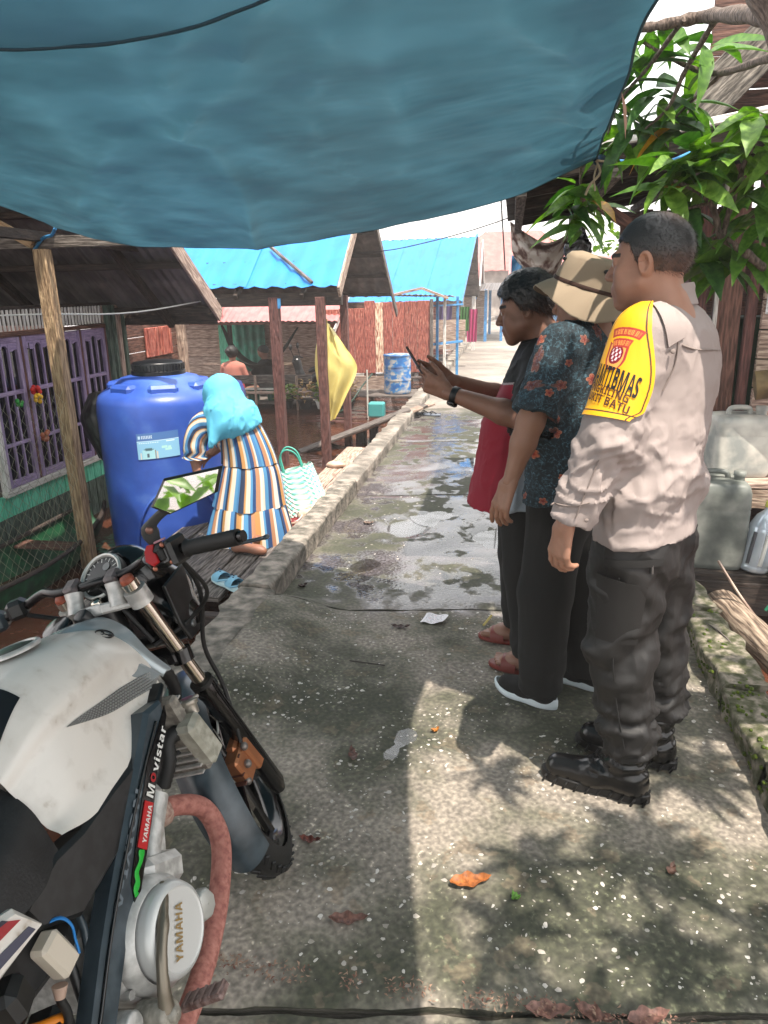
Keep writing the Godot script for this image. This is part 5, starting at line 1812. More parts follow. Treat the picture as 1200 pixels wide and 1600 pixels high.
	var lv := [
		[-.06,-1.63,.115,.024,.35,Color(.66,.36,.12),"large orange fallen leaf in the middle of the near slab"],
		[-.36,-1.46,.10,.018,.2,Color(.45,.29,.24),"curled brown fallen leaf nearest the motorbike's engine"],
		[-.53,-1.72,.065,.012,.0,Color(.42,.17,.11),"small rust red fallen leaf by the front tyre"],
		[-.49,-2.14,.085,.014,1.9,Color(.36,.22,.18),"narrow brown fallen leaf beyond the front wheel"],
		[-.225,-2.33,.035,.010,.7,Color(.70,.42,.10),"tiny orange leaf beside the small puddle"],
		[-.47,-3.14,.09,.014,.1,Color(.22,.09,.07),"dark wet leaf near the paper slip"],
		[.06,-1.59,.028,.012,2.2,Color(.24,.44,.08),"tiny bright green leaf on the near slab"],
		[-1.07,-3.59,.06,.016,.9,Color(.26,.18,.15),"curled dark leaf at the foot of the left kerb"],
		[-.92,-4.72,.075,.02,.3,Color(.44,.35,.30),"pale brown leaf at the rim of the brown puddle"],
		[.13,-1.285,.10,.02,.15,Color(.50,.34,.29),"left dry leaf of the row along the nearest joint"],
		[.23,-1.29,.085,.018,-.3,Color(.44,.28,.23),"middle dry leaf of the row along the nearest joint"],
		[.345,-1.30,.10,.022,.4,Color(.53,.36,.31),"right dry leaf of the row along the nearest joint"],
		[-.05,-5.3,.09,.014,.1,Color(.30,.16,.13),"dark leaf on the wet slab beyond the puddles"],
		[.48,-1.75,.05,.012,1.2,Color(.40,.26,.20),"small brown leaf in the shade by the right kerb"]]
	for q in lv:
		g = G.new()
		var d := V(cos(q[4]),0,-sin(q[4]))
		var side := V(d.z,0,-d.x)
		var y0 := ground_y(q[0],q[1]) + .005
		g.slab(6,14,func(s: float,t: float) -> Vector3:
			var w: float = q[3] * (sin(PI * pow(clampf(t,.02,.98),.8)) + .05)
			var u := s * 2.0 - 1.0
			return V(q[0],y0 + .4 * w * u * u + .012 * pow(absf(t - .5) * 2.0,2.0) + .003 * sin(t * 19.0 + s * 4.0),q[1]) + d * (q[2] * (t - .5)) + side * w * u * (1.0 + .2 * sin(t * 17.0)),V(0,-.0012,0),.05,.1)
		tag(put("fallen_leaf",self,g,worn((q[5] as Color).darkened(.35),(q[5] as Color).lightened(.08),18.0,.6)),q[6],"leaf","fallen leaves")
	tag(bar(self,"yellow_stick",V(-.085,.018,-3.19),V(-.05,.022,-3.30),.012,.010,plain(Color(.62,.56,.30),.7)),"short yellowish stick on the path before the sandals","stick")
	tag(bar(self,"thin_twig",V(-.64,.012,-2.78),V(-.48,.012,-2.76),.006,.006,MT.wood_dark),"thin dark twig lying on the slab by the mortar ramp","twig")
	g = G.new()
	for i in 900:
		var zz := -1.275 + rj(.022) - .02 * rng.randf()
		var xx := rng.randf_range(-.75,.78)
		if nz(V(xx * 4.0,2,0)) < -.15:
			continue
		g.col = Color(.13,.05,.035).lerp(Color(.30,.20,.14),rng.randf())
		var a := rng.randf() * TAU
		var L := rng.randf_range(.004,.014)
		var d := V(cos(a),rj(.5),sin(a)) * L
		var o := V(xx,.004 + rng.randf() * .006,zz)
		g.tri(o,o + d,o + d * .5 + V(-d.z,.002,d.x) * .35)
	var lm := plain(Color(1,1,1),.9)
	lm.vertex_color_use_as_albedo = true
	var lt := put("leaf_litter",self,g,lm,true)
	stuff(lt)
	tag(lt,"reddish leaf crumbs lying along the nearest slab joint","leaf litter")

func clog(o: Vector3,turn: float,label: String) -> void:
	var t := thing("clog",label,"clog",o,"pair of clogs on the deck")
	var bs := Basis(Vector3.UP,turn)
	var xf := Transform3D(bs,o)
	var blue := plain(Color(.46,.66,.76),.6)
	var g := G.new()
	var poly := PackedVector2Array()
	for j in 24:
		var a := TAU * j / 24.0
		poly.append(Vector2(sin(a) * (.042 + .006 * cos(a)),cos(a) * .118))
	g.prism(poly,.024,xf * Transform3D(Basis(V(1,0,0),V(0,0,-1),V(0,1,0)),Vector3.ZERO),.004)
	put("sole",t,g,plain(Color(.66,.76,.78),.6))
	g = G.new()
	g.slab(12,10,func(s: float,q: float) -> Vector3:
		var a := PI * s
		var z := lerpf(-.112,.0,q)
		var w := .045 * sin(clampf((z + .122) / .08,.0,1.0) * PI * .5)
		return xf * V(-cos(a) * w,.022 + sin(a) * .045 * clampf((z + .12) / .07,.15,1.0),z),V(0,-.003,0))
	put("upper",t,g,blue)
	for q in [[-.015,-.06],[.012,-.05],[-.005,-.03],[.018,-.075]]:
		g = G.new()
		g.ball(xf * V(q[0],.066,q[1]),V(.006,.004,.006),8,5)
		put("hole",t,g,plain(Color(.14,.22,.30),.8))
	g = G.new()
	g.tube(curve([xf * V(-.044,.03,.0),xf * V(-.04,.05,.06),xf * V(0,.055,.105),xf * V(.04,.05,.06),xf * V(.044,.03,.0)],16),.006,6)
	put("heel_strap",t,g,blue)

func sticker_material() -> StandardMaterial3D:
	var im := Image.create(256,150,false,Image.FORMAT_RGB8)
	im.fill(Color(.52,.72,.84))
	im.fill_rect(Rect2i(0,0,256,44),Color(.30,.45,.66))
	im.fill_rect(Rect2i(0,44,256,4),Color(.75,.85,.92))
	im.fill_rect(Rect2i(10,14,14,18),Color(.72,.82,.90))
	var x := 32
	for w in [9,10,9,8,9,8,10]:
		im.fill_rect(Rect2i(x,14,w - 3,3),Color(.86,.92,.95))
		im.fill_rect(Rect2i(x,14,3,16),Color(.86,.92,.95))
		im.fill_rect(Rect2i(x,22,w - 4,3),Color(.86,.92,.95))
		im.fill_rect(Rect2i(x,28,w - 3,3),Color(.86,.92,.95))
		x += w + 1
	for i in 9:
		im.fill_rect(Rect2i(12 + i * 14,54,10,4),Color(.82,.90,.94))
	im.fill_rect(Rect2i(180,52,50,6),Color(.82,.90,.94))
	im.fill_rect(Rect2i(30,96,80,54),Color(.62,.80,.84))
	im.fill_rect(Rect2i(50,86,42,16),Color(.30,.44,.48))
	im.fill_rect(Rect2i(40,92,62,4),Color(.25,.33,.36))
	im.fill_rect(Rect2i(58,118,14,22),Color(.30,.36,.40))
	im.fill_rect(Rect2i(108,100,6,50),Color(.50,.46,.42))
	im.fill_rect(Rect2i(118,108,8,42),Color(.80,.76,.68))
	im.fill_rect(Rect2i(16,112,8,38),Color(.80,.78,.72))
	for q in [[150,80,34,14],[170,96,40,12],[188,84,18,20]]:
		im.fill_rect(Rect2i(q[0],q[1],q[2],q[3]),Color(.66,.84,.82))
	var m := StandardMaterial3D.new()
	m.albedo_texture = ImageTexture.create_from_image(im)
	m.roughness = .35
	return m

func paper_material() -> StandardMaterial3D:
	var im := Image.create(128,128,false,Image.FORMAT_RGB8)
	im.fill(Color(.84,.83,.84))
	for j in 9:
		var x := 14
		while x < 108:
			var w := rng.randi_range(5,18)
			im.fill_rect(Rect2i(x,16 + j * 12,w,3 if j != 4 else 6),Color(.45,.45,.50) if rng.randf() < .8 else Color(.72,.52,.52))
			x += w + rng.randi_range(4,12)
	var m := StandardMaterial3D.new()
	m.albedo_texture = ImageTexture.create_from_image(im)
	m.roughness = .9
	return m

# ------------------------------------------------------------------ mango tree on the right
func build_tree() -> void:
	var t := thing("mango_tree","mango tree leaning in from the right with long glossy leaves","tree",V(1.55,-.5,-2.3))
	var bark := StandardMaterial3D.new()
	bark.albedo_texture = ntex(91,.03,[[.2,Color(.20,.17,.15)],[.5,Color(.36,.31,.28)],[.8,Color(.52,.46,.42)]],5)
	bark.uv1_triplanar = true
	bark.uv1_scale = V(5,2.0,5)
	bark.roughness = .95
	bark.normal_enabled = true
	bark.normal_texture = TX.fine_n
	bark.normal_scale = 1.2
	var g := G.new()
	g.tube(curve([V(1.6,-.7,-2.5),V(1.42,.5,-2.35),V(1.15,1.45,-2.12),V(.80,1.90,-2.02),V(.58,2.22,-1.98),V(.46,2.6,-1.95),V(.50,3.0,-1.9)],40),[.19,.19,.185,.185,.18,.18,.18,.175,.175,.17,.17,.165,.165,.16,.16,.155,.15,.15,.145,.14,.14,.135,.13,.13,.125,.12,.12,.115,.11,.11,.105,.10,.10,.095,.09,.085,.08,.075,.07,.06,.05],20)
	for i in g.v.size():
		g.v[i] += V(nz(g.v[i] * 5.0),0,nz(g.v[i] * 5.0 + V(9,0,0))) * .02
	put("trunk",t,g,bark)
	var limbs := [
		[[V(.55,2.1,-1.99),V(.546,2.281,-2.6),V(.416,2.274,-2.626),V(.312,2.268,-2.665),V(.247,2.216,-2.73)],.024,.006],
		[[V(.6,2.05,-2.1),V(.624,2.19,-2.86),V(.494,2.236,-2.86),V(.39,2.294,-2.86)],.012,.005],
		[[V(.559,2.281,-2.6),V(.52,2.19,-2.795),V(.488,2.099,-2.86),V(.429,2.047,-2.925)],.010,.004],
		[[V(.468,2.281,-2.613),V(.403,2.203,-2.795),V(.338,2.138,-2.925),V(.312,2.047,-2.99)],.008,.003],
		[[V(.65,2.19,-2.847),V(.572,2.125,-2.925),V(.52,2.073,-2.99)],.007,.003],
		[[V(1.12,1.45,-2.15),V(.92,1.5,-2.45),V(.76,1.57,-2.5),V(.69,1.62,-2.5),V(.61,1.672,-2.5),V(.592,1.72,-2.5),V(.57,1.765,-2.5),V(.53,1.8,-2.5),V(.46,1.83,-2.5)],.016,.006],
		[[V(.615,1.67,-2.5),V(.625,1.74,-2.5),V(.642,1.81,-2.5),V(.655,1.88,-2.5),V(.69,1.95,-2.5)],.009,.006],
		[[V(.57,1.765,-2.5),V(.52,1.755,-2.5),V(.45,1.735,-2.52)],.006,.003],
		[[V(.278,2.19,-2.378),V(.22,2.074,-2.784),V(.232,1.958,-3.074),V(.244,1.842,-3.132)],.006,.003]]
	for L in limbs:
		g = G.new()
		var p := curve(L[0],24)
		var r := []
		for i in 25:
			r.append(lerpf(L[1],L[2],i / 24.0) * (1.0 + .16 * sin(i * 2.3)))
		g.tube(p,r,9)
		put("branch",t,g,bark)
	var shades := [leafy(Color(.24,.40,.11),Color(.38,.54,.20)),leafy(Color(.33,.49,.13),Color(.52,.66,.28)),leafy(Color(.15,.31,.13),Color(.28,.44,.20))]
	var yellow := leafy(Color(.70,.46,.05),Color(.80,.62,.14))
	var shapes := []
	for i in 8:
		g = G.new()
		leaf_shape(g,Vector3.ZERO,V(0,0,1),1.0,.135 + .02 * (i % 3),.15 + .12 * (i % 4),7)
		shapes.append(g.mesh())
	var whorls := [
		[.39,2.203,-2.86,9,.18525,2],[.468,2.151,-2.925,9,.18525,2],[.546,2.073,-2.99,9,.18525,2],[.403,2.06,-2.99,9,.18525,2],[.507,2.034,-3.055,9,.18525,0],[.338,2.125,-2.99,8,.1729,2],[.442,2.307,-2.86,7,.1729,0],[.598,2.255,-2.86,7,.2223,0],[.299,2.294,-2.86,7,.1729,0],[.325,2.034,-3.055,7,.16055,0],[.572,2.138,-2.99,8,.18525,0],
		[.67,1.99,-2.5,11,.19,1],[.63,1.91,-2.5,11,.18,1],[.54,1.90,-2.52,11,.18,1],[.47,1.89,-2.52,10,.18,0],[.68,1.80,-2.52,11,.19,0],[.73,1.74,-2.55,11,.19,0],[.53,1.83,-2.5,11,.18,1],[.455,1.82,-2.52,10,.17,1],[.72,1.64,-2.6,11,.20,0],[.66,1.60,-2.62,10,.20,0],[.59,1.65,-2.62,8,.19,2],[.52,1.75,-2.58,9,.18,2],[.78,1.90,-2.5,10,.2,1],
		[.238,1.888,-3.132,9,.15428,1],[.209,1.842,-3.155,9,.15428,1],[.29,1.83,-3.155,9,.1653,1],[.238,1.76,-3.132,8,.15428,0]]
	for w in whorls:
		var c := V(w[0],w[1],w[2])
		for i in w[3]:
			var a: float = TAU * i / w[3] + rj(.35)
			var o := MeshInstance3D.new()
			o.name = "leaf"
			o.mesh = shapes[rng.randi() % 8]
			var d := V(cos(a),rng.randf_range(-.75,.45),sin(a)).normalized()
			var L: float = w[4] * rng.randf_range(.75,1.12)
			o.transform = Transform3D(Basis.looking_at(-d,V(rj(.4),1,rj(.4))).scaled(Vector3.ONE),c - t.position + V(rj(.02),rj(.03),rj(.02))) * Transform3D(Basis.from_scale(V(L,L,L)),Vector3.ZERO)
			var m: Material = shades[w[5]] if rng.randf() < .72 else shades[rng.randi() % 3]
			if rng.randf() < .008:
				m = yellow
			o.set_surface_override_material(0,m)
			t.add_child(o,true)
	var mm := MultiMesh.new()
	mm.transform_format = MultiMesh.TRANSFORM_3D
	var big: ArrayMesh = shapes[1].duplicate()
	big.surface_set_material(0,shades[0])
	mm.mesh = big
	var xs: Array[Transform3D] = []
	for i in 165:
		var cc := V(rng.randf_range(.75,2.6),rng.randf_range(2.35,3.7),rng.randf_range(-3.2,.3))
		if nz(cc * 1.1) < -.05 or (cc.x < 1.0 and cc.z < -1.2 and cc.y < 3.0):
			continue
		for k in 9:
			var a := TAU * k / 9.0 + rj(.3)
			var d := V(cos(a),rng.randf_range(-.7,.4),sin(a)).normalized()
			var L := rng.randf_range(.14,.22)
			xs.append(Transform3D(Basis.looking_at(-d,V(rj(.4),1,rj(.4))) * Basis.from_scale(V(L,L,L)),cc - t.position))
	mm.instance_count = xs.size()
	for i in xs.size():
		mm.set_instance_transform(i,xs[i])
	var mi := MultiMeshInstance3D.new()
	mi.name = "crown"
	mi.multimesh = mm
	stuff(mi)
	t.add_child(mi,true)
	g = G.new()
	leaf_shape(g,V(.245,1.99,-2.1),V(.15,-1,.1).normalized(),.11,.014,.0,6)
	tag(put("dry_leaf",self,g,plain(Color(.60,.46,.38),.7)),"single dry pinkish leaf hanging beside the tarpaulin corner","leaf")
	var bush := thing("bush","low green bush growing on the bank behind the camera","bush",V(-.3,-.3,2.6))
	g = G.new()
	for i in 330:
		var d := V(rj(1),rj(1),rj(1))
		if d.length() < 1.0:
			leaf_shape(g,V(-.3,.45,2.6) + d * V(1.2,.8,.6),V(rj(1),rj(.6),rj(1)).normalized(),.22,.05,.3,3)
	stuff(put("foliage",bush,g,shades[1]))
	g = G.new()
	g.tube([V(-.3,-.5,2.6),V(-.25,.4,2.6)],[.04,.02],8)
	put("stem",bush,g,bark)

# ------------------------------------------------------------------ people
var SKIN := Color(.25,.125,.078)

func skin_mat() -> StandardMaterial3D:
	if not MT.has("skin"):
		var m := plain(Color(1,1,1),.52)
		m.vertex_color_use_as_albedo = true
		m.subsurf_scatter_enabled = true
		m.subsurf_scatter_strength = .08
		m.normal_enabled = true
		m.normal_texture = TX.weave_n
		m.normal_scale = .10
		m.uv1_triplanar = true
		m.uv1_scale = Vector3.ONE * 12.0
		MT.skin = m
	return MT.skin

func head(g: G,xf: Transform3D,skin: Color,full := 1.0,neck_to := V(0,-.2,-.05),cell := .0036) -> void:
	var s := Sdf.new(V(-.105,-.20,-.135),V(.105,.145,.135),cell)
	s.ell(V(0,.030,-.014),V(.074,.088,.096),.01)
	s.ell(V(0,-.035,.030),V(.058 * full,.074,.060),.03)
	for sd in [-1.0,1.0]:
		s.cap(V(sd * .050 * full,-.050,.006),V(sd * .016,-.098,.066),.020 * full,.017,.03)
		s.ell(V(sd * .042 * full,-.024,.060),V(.021,.017,.017),.025)
		s.ell(V(sd * .040 * full,-.056,.048),V(.022 * full,.026,.026),.025)
	s.ell(V(0,-.100,.070),V(.020,.016,.017),.02)
	s.cap(V(-.034,.022,.080),V(.034,.022,.080),.011,.011,.018)
	s.ell(V(0,-.064,.080),V(.030,.022,.016),.02)
	for sd in [-1.0,1.0]:
		s.ell(V(sd * .033,.003,.096),V(.017,.010,.014),.012,Basis(),true)
		s.ell(V(sd * .032,.002,.0765),V(.0125,.0115,.0125),.003)
		s.cap(V(sd * .020,.010,.087),V(sd * .044,.008,.080),.0035,.003,.006)
	s.cap(V(0,.010,.087),V(0,-.028,.108),.008,.0125,.012)
	for sd in [-1.0,1.0]:
		s.ell(V(sd * .0125,-.033,.098),V(.0095,.008,.010),.008)
		s.ell(V(sd * .007,-.0405,.103),V(.0035,.003,.004),.003,Basis(),true)
	s.cap(V(-.019,-.0595,.089),V(.019,-.0595,.089),.0055,.0055,.006)
	s.ell(V(0,-.059,.096),V(.012,.0055,.006),.005)
	s.cap(V(-.016,-.0715,.088),V(.016,-.0715,.088),.007,.007,.006)
	s.cap(V(-.024,-.0655,.098),V(.024,-.0655,.098),.0001,.0001,.001)
	for sd in [-1.0,1.0]:
		var eb := Basis(V(0,0,1),sd * -.18) * Basis(V(0,1,0),sd * .35)
		s.ell(V(sd * .077,-.003,-.014),V(.0085,.033,.020),.006,eb)
		s.ell(V(sd * .083,-.001,-.010),V(.0055,.022,.012),.004,eb,true)
		s.ell(V(sd * .076,-.008,-.004),V(.006,.010,.006),.004)
	s.cap(V(0,-.055,-.028),neck_to,.055 * (.6 + .4 * full),.062 * full,.03)
	g.X = xf
	s.mesh(g,null,func(p: Vector3) -> Color:
		var c := skin
		var ax := absf(p.x)
		if p.z > .066 and Vector2(ax - .032,(p.y - .002) * 1.5).length() < .0115:
			c = Color(.62,.58,.54) if Vector2(ax - .033,p.y - .002).length() > .0055 else Color(.012,.008,.006)
		elif p.z > .06 and ax > .012 and ax < .050 and absf(p.y - .0235 - .12 * (.03 - absf(ax - .03))) < .0052:
			c = Color(.012,.010,.009)
		elif p.z > .075 and ax < .024 and p.y < -.054 and p.y > -.079:
			c = skin.lerp(Color(.24,.075,.06),.6)
		elif p.z > .07 and p.y > -.052 and p.y < -.046 and ax < .022:
			c = skin * .72
		else:
			c = skin * (1.0 + .10 * nz(p * 18.0))
			if p.y < -.02 and p.z > .0:
				c = c * .95
		c.a = 1.0
		return c)
	g.X = Transform3D()
	g.col = Color(1,1,1)

func hair(par: Node,xf: Transform3D,thick: float,front_y: float,nape_y: float,strand: float,tone: Color,thin := false) -> void:
	var s := Sdf.new(V(-.13,-.13,-.15),V(.13,.16,.13),.0042)
	s.ell(V(0,.031 + thick * .35,-.015),V(.0745 + thick * .72,.0885 + thick,.0965 + thick),.01)
	var a := V(0,front_y,.085)
	var d := V(0,nape_y,-.10) - a
	var n := V(0,-d.z,d.y).normalized()
	if n.y > .0:
		n = -n
	for z in s.nz:
		for y in s.ny:
			for x in s.nx:
				var i := (z * s.ny + y) * s.nx + x
				if s.f[i] > .05 or s.f[i] < -.05:
					continue
				var p := s.o + V(x,y,z) * s.h
				var t := (p - a).dot(n) + .010 * nz(p * 30.0) - .020 * exp(-pow((p.z - .0) / .022,2.0)) * 1.0 + .016 * exp(-pow((p.z - .030) / .018,2.0))
				if thin:
					t += .020 * smoothstep(.03,.055,absf(p.x)) * smoothstep(.02,.08,p.z)
				s.f[i] = maxf(s.f[i],t)
	var g := G.new()
	g.X = xf
	s.mesh(g,func(p: Vector3,nn: Vector3) -> float: return (.0045 * nz(V(p.x * 22.0,p.y * 14.0,p.z * 22.0)) + .002 * nz(p * 70.0)) * clampf(thick / .016,.4,1.6),func(p: Vector3) -> Color:
		var c := tone.lerp(SKIN,.30 * smoothstep(.045,-.03,p.y) * smoothstep(-.3,.5,nz(p * 60.0) + .3))
		if thin and p.y > .06:
			c = tone.lerp(SKIN,.34 * smoothstep(.055,.015,Vector2(p.x,p.z + .055).length()))
		return c)
	var nn := g.norms()
	var base := g.v.size()
	var r := RandomNumberGenerator.new()
	r.seed = 17
	if strand > .0:
		for k in 7000:
			var i := r.randi() % base
			var o := g.v[i]
			var m := nn[i]
			var fl := (xf.basis * V(0,-.6,-.5) + V(r.randf_range(-.5,.5),r.randf_range(-.3,.3),r.randf_range(-.5,.5))).normalized()
			var tip := o + (m * r.randf_range(.25,.8) + fl * .8).normalized() * strand * r.randf_range(.5,1.2)
			var sd := m.cross(fl).normalized() * .0008
			g.X = Transform3D()
			g.col = g.c[i]
			var q := g.vert(o - sd - m * .002)
			g.vert(o + sd - m * .002)
			g.vert(tip)
			g.ix.append_array([q,q + 1,q + 2])
	var hm := plain(Color(1,1,1),.42)
	hm.vertex_color_use_as_albedo = true
	put("hair",par,g,hm,true)

func hand(g: G,wrist: Vector3,dir: Vector3,pn: Vector3,th: Vector3,curls: Array,skin: Color,thumb_in := .35,sc := 1.0) -> void:
	dir = dir.normalized()
	pn = (pn - dir * pn.dot(dir)).normalized()
	var sd := dir.cross(pn).normalized()
	if sd.dot(th) < 0:
		sd = -sd
	var ext := Vector3.ONE * .125 * sc
	var mid := wrist + dir * .075 * sc
	var s := Sdf.new(mid - ext,mid + ext,.0036)
	var len := [.074,.082,.076,.060]
	for i in 4:
		var o := (1.5 - i) * .0205 * sc
		var k := wrist + dir * (.092 - absf(i - 1.2) * .004) * sc + sd * o
		s.cap(wrist + sd * o * .55,k,.0135 * sc,.0115 * sc,.012,.9,pn)
		var ang := .0
		var p := k
		var c: float = curls[i]
		for j in 3:
			ang += c * [.75,1.0,.7][j]
			var d := dir * cos(ang) + pn * sin(ang)
			d = (d + sd * (1.5 - i) * .045 * (1.0 - minf(c,1.0))).normalized()
			var L: float = len[i] * sc * [.46,.30,.24][j]
			s.cap(p,p + d * L,[.0098,.0088,.0080][j] * sc,[.0088,.0080,.0068][j] * sc,.003)
			p += d * L
	s.cap(wrist + dir * .02 * sc + sd * .02 * sc,wrist + dir * .075 * sc + sd * .006 * sc + pn * .006,.016 * sc,.014 * sc,.015)
	var t0 := wrist + dir * .022 * sc + sd * .024 * sc + pn * .004
	var td := (dir * .72 + sd * (.75 - thumb_in) + pn * thumb_in).normalized()
	var t1 := t0 + td * .044 * sc
	var td2 := (td + dir * .35 - sd * .25 * thumb_in).normalized()
	s.cap(t0,t1,.0145 * sc,.0115 * sc,.012)
	s.cap(t1,t1 + td2 * .033 * sc,.0105 * sc,.0095 * sc,.004)
	s.cap(t1 + td2 * .033 * sc,t1 + td2 * .033 * sc + (td2 + dir * .15).normalized() * .024 * sc,.0095 * sc,.0075 * sc,.003)
	s.cap(wrist - dir * .04 * sc,wrist + dir * .01,.025 * sc,.024 * sc,.014,.75,pn)
	s.mesh(g,null,func(p: Vector3) -> Color:
		var c := skin * (1.0 + .12 * nz(p * 40.0))
		c.a = 1.0
		return c)

func skin_sdf(g: G,lo: Vector3,hi: Vector3,cell: float,bones: Array,skin: Color) -> void:
	var s := Sdf.new(lo,hi,cell)
	for b in bones:
		s.cap(b[0],b[1],b[2],b[3],.025)
	s.mesh(g,null,func(p: Vector3) -> Color:
		var c := skin * (1.0 + .08 * nz(p * 12.0))
		c.a = 1.0
		return c)

func seam(par: Node,n: String,s: Sdf,pts: Array,out: Vector3,r: float,m: Material,seg := 16) -> void:
	var g := G.new()
	var q := []
	for p in curve(pts,seg):
		q.append(s.march(p + out * .2,-out) + out * r * .25)
	g.tube(q,r,5)
	put(n,par,g,m)

func patch(par: Node,n: String,s: Sdf,corners: Array,out: Vector3,lift: float,m: Material,nu := 10,nv := 10) -> void:
	var g := G.new()
	g.slab(nu,nv,func(a: float,b: float) -> Vector3:
		var p: Vector3 = (corners[0] as Vector3).lerp(corners[1],a).lerp((corners[3] as Vector3).lerp(corners[2],a),b)
		return s.march(p + out * .2,-out) + out * lift,-out * lift * .9,.1,.1)
	put(n,par,g,m)

func boot(par: Node,heel: Vector3,toe: Vector3,m: Material,sole_m: Material) -> void:
	var d := (toe - heel).normalized()
	var L := heel.distance_to(toe)
	var sd := V(-d.z,0,d.x)
	var lo := heel.min(toe) - V(.09,.02,.09)
	var hi := heel.max(toe) + V(.09,.27,.09)
	var s := Sdf.new(lo,hi,.0065)
	var up := Vector3.UP
	s.cap(heel + d * .045 + up * .06,heel + d * (L * .5) + up * .062,.043,.044,.03)
	s.cap(heel + d * (L * .5) + up * .055,toe - d * .05 + up * .048,.046,.042,.03)
	s.cap(heel + d * .06 + up * .08,heel + d * .075 + up * .24,.050,.053,.03)
	s.cap(heel + d * .085 + up * .12,heel + d * .15 + up * .075,.042,.036,.03)
	s.cut(heel + up * .027,-up)
	s.cut(heel + up * .235,up)
	var g := G.new()
	s.mesh(g,func(p: Vector3,n: Vector3) -> float:
		var t := (p - heel).dot(d) / L
		var e := .0
		if p.y > .085 and t < .55:
			e = .0035 * sin(p.y * 150.0 + nz(p * 9.0) * 4.0)
		return e + .0015 * nz(p * 25.0))
	var b := MeshInstance3D.new()
	var o := put("boot",par,g,m)
	b.free()
	var poly := PackedVector2Array()
	for i in 36:
		var a := TAU * i / 36.0
		var y := cos(a)
		var w := .048 + .006 * y - .012 * exp(-pow((y + .15) / .3,2.0))
		poly.append(Vector2(sin(a) * w * (.96 if y < 0 else 1.0),y * (L * .5 + .008)))
	g = G.new()
	var c := (heel + toe) * .5 + V(0,.004,0)
	g.prism(poly,.031,Transform3D(Basis(sd,d,up),c),.003)
	put("sole",o,g,sole_m)
	for i in 10:
		var t := -.47 + .105 * i
		for e in [-1.0,1.0]:
			g = G.new()
			var w := .049 + .006 * t * 2.0 - .012 * exp(-pow((t * 2.0 + .15) / .3,2.0)) - .003 - .02 * pow(absf(t) * 2.0,6.0)
			g.bar(c + d * (t * L) + sd * e * w,c + d * (t * L - .012) + sd * e * (w + .001) + up * .026,.006,.014,.002,sd)
			put("tread_lug",o,g,sole_m)
	for i in 4:
		g = G.new()
		var k := heel + d * (.135 - i * .018) + up * (.100 + i * .018)
		g.tube(curve([s.march(k + sd * .09,-sd) + sd * .0,k + d * .040 + up * .014,s.march(k - sd * .09,sd)],8),.0028,5)
		put("lace",o,g,plain(Color(.02,.02,.02),.8))

func sandal_foot(body: G,par: Node,heel: Vector3,toe: Vector3,skin: Color,m: Material,left: float) -> void:
	var d := (toe - heel).normalized()
	var L := heel.distance_to(toe)
	var sd := V(-d.z,0,d.x)
	var up := Vector3.UP
	var s := Sdf.new(heel.min(toe) - V(.08,.0,.08),heel.max(toe) + V(.08,.2,.08),.005)
	s.cap(heel + d * .03 + up * .05,heel + d * (L * .55) + up * .052,.030,.034,.03)
	s.cap(heel + d * .04 + up * .06,heel + d * .05 + up * .16,.033,.034,.03)
	s.cap(heel + d * (L * .5) + up * .05 + sd * .015,heel + d * (L * .74) + up * .042 + sd * .012,.026,.020,.03)
	s.cap(heel + d * (L * .5) + up * .05 - sd * .015,heel + d * (L * .72) + up * .040 - sd * .016,.026,.019,.03)
	for i in 5:
		var o: float = (.033 - i * .0165) * left
		var e: float = L * (.965 - [.0,.0,.02,.05,.09][i])
		var r: float = [.0125,.0095,.009,.0085,.008][i]
		s.cap(heel + d * (L * .72) + up * .038 + sd * o * .85,heel + d * (e - r) + up * (.026 + r) + sd * o,r + .001,r,.004)
	s.mesh(body,null,func(p: Vector3) -> Color:
		var c := skin * (1.0 + .1 * nz(p * 30.0))
		c.a = 1.0
		return c)
	var poly := PackedVector2Array()
	for i in 30:
		var a := TAU * i / 30.0
		var y := cos(a)
		poly.append(Vector2(sin(a) * (.047 + .006 * y - .006 * exp(-pow((y + .2) / .3,2.0))),y * (L * .5 + .01)))
	var g := G.new()
	var c := (heel + toe) * .5 + up * .004
	g.prism(poly,.022,Transform3D(Basis(sd,d,up),c),.004)
	var o := put("sandal",par,g,m)
	g = G.new()
	g.slab(16,8,func(u: float,v: float) -> Vector3:
		var a := PI * u
		var t := lerpf(.50,.76,v + .06 * sin(a))
		return heel + d * (L * t) + sd * cos(a) * .050 + up * (.020 + sin(a) * lerpf(.066,.046,v)),up * -.004,.1,.1)
	put("strap",o,g,m)

func build_people() -> void:
	build_officer()
	build_batik_man()
	build_phone_man()
	build_kneeling_woman()
	build_far_people()

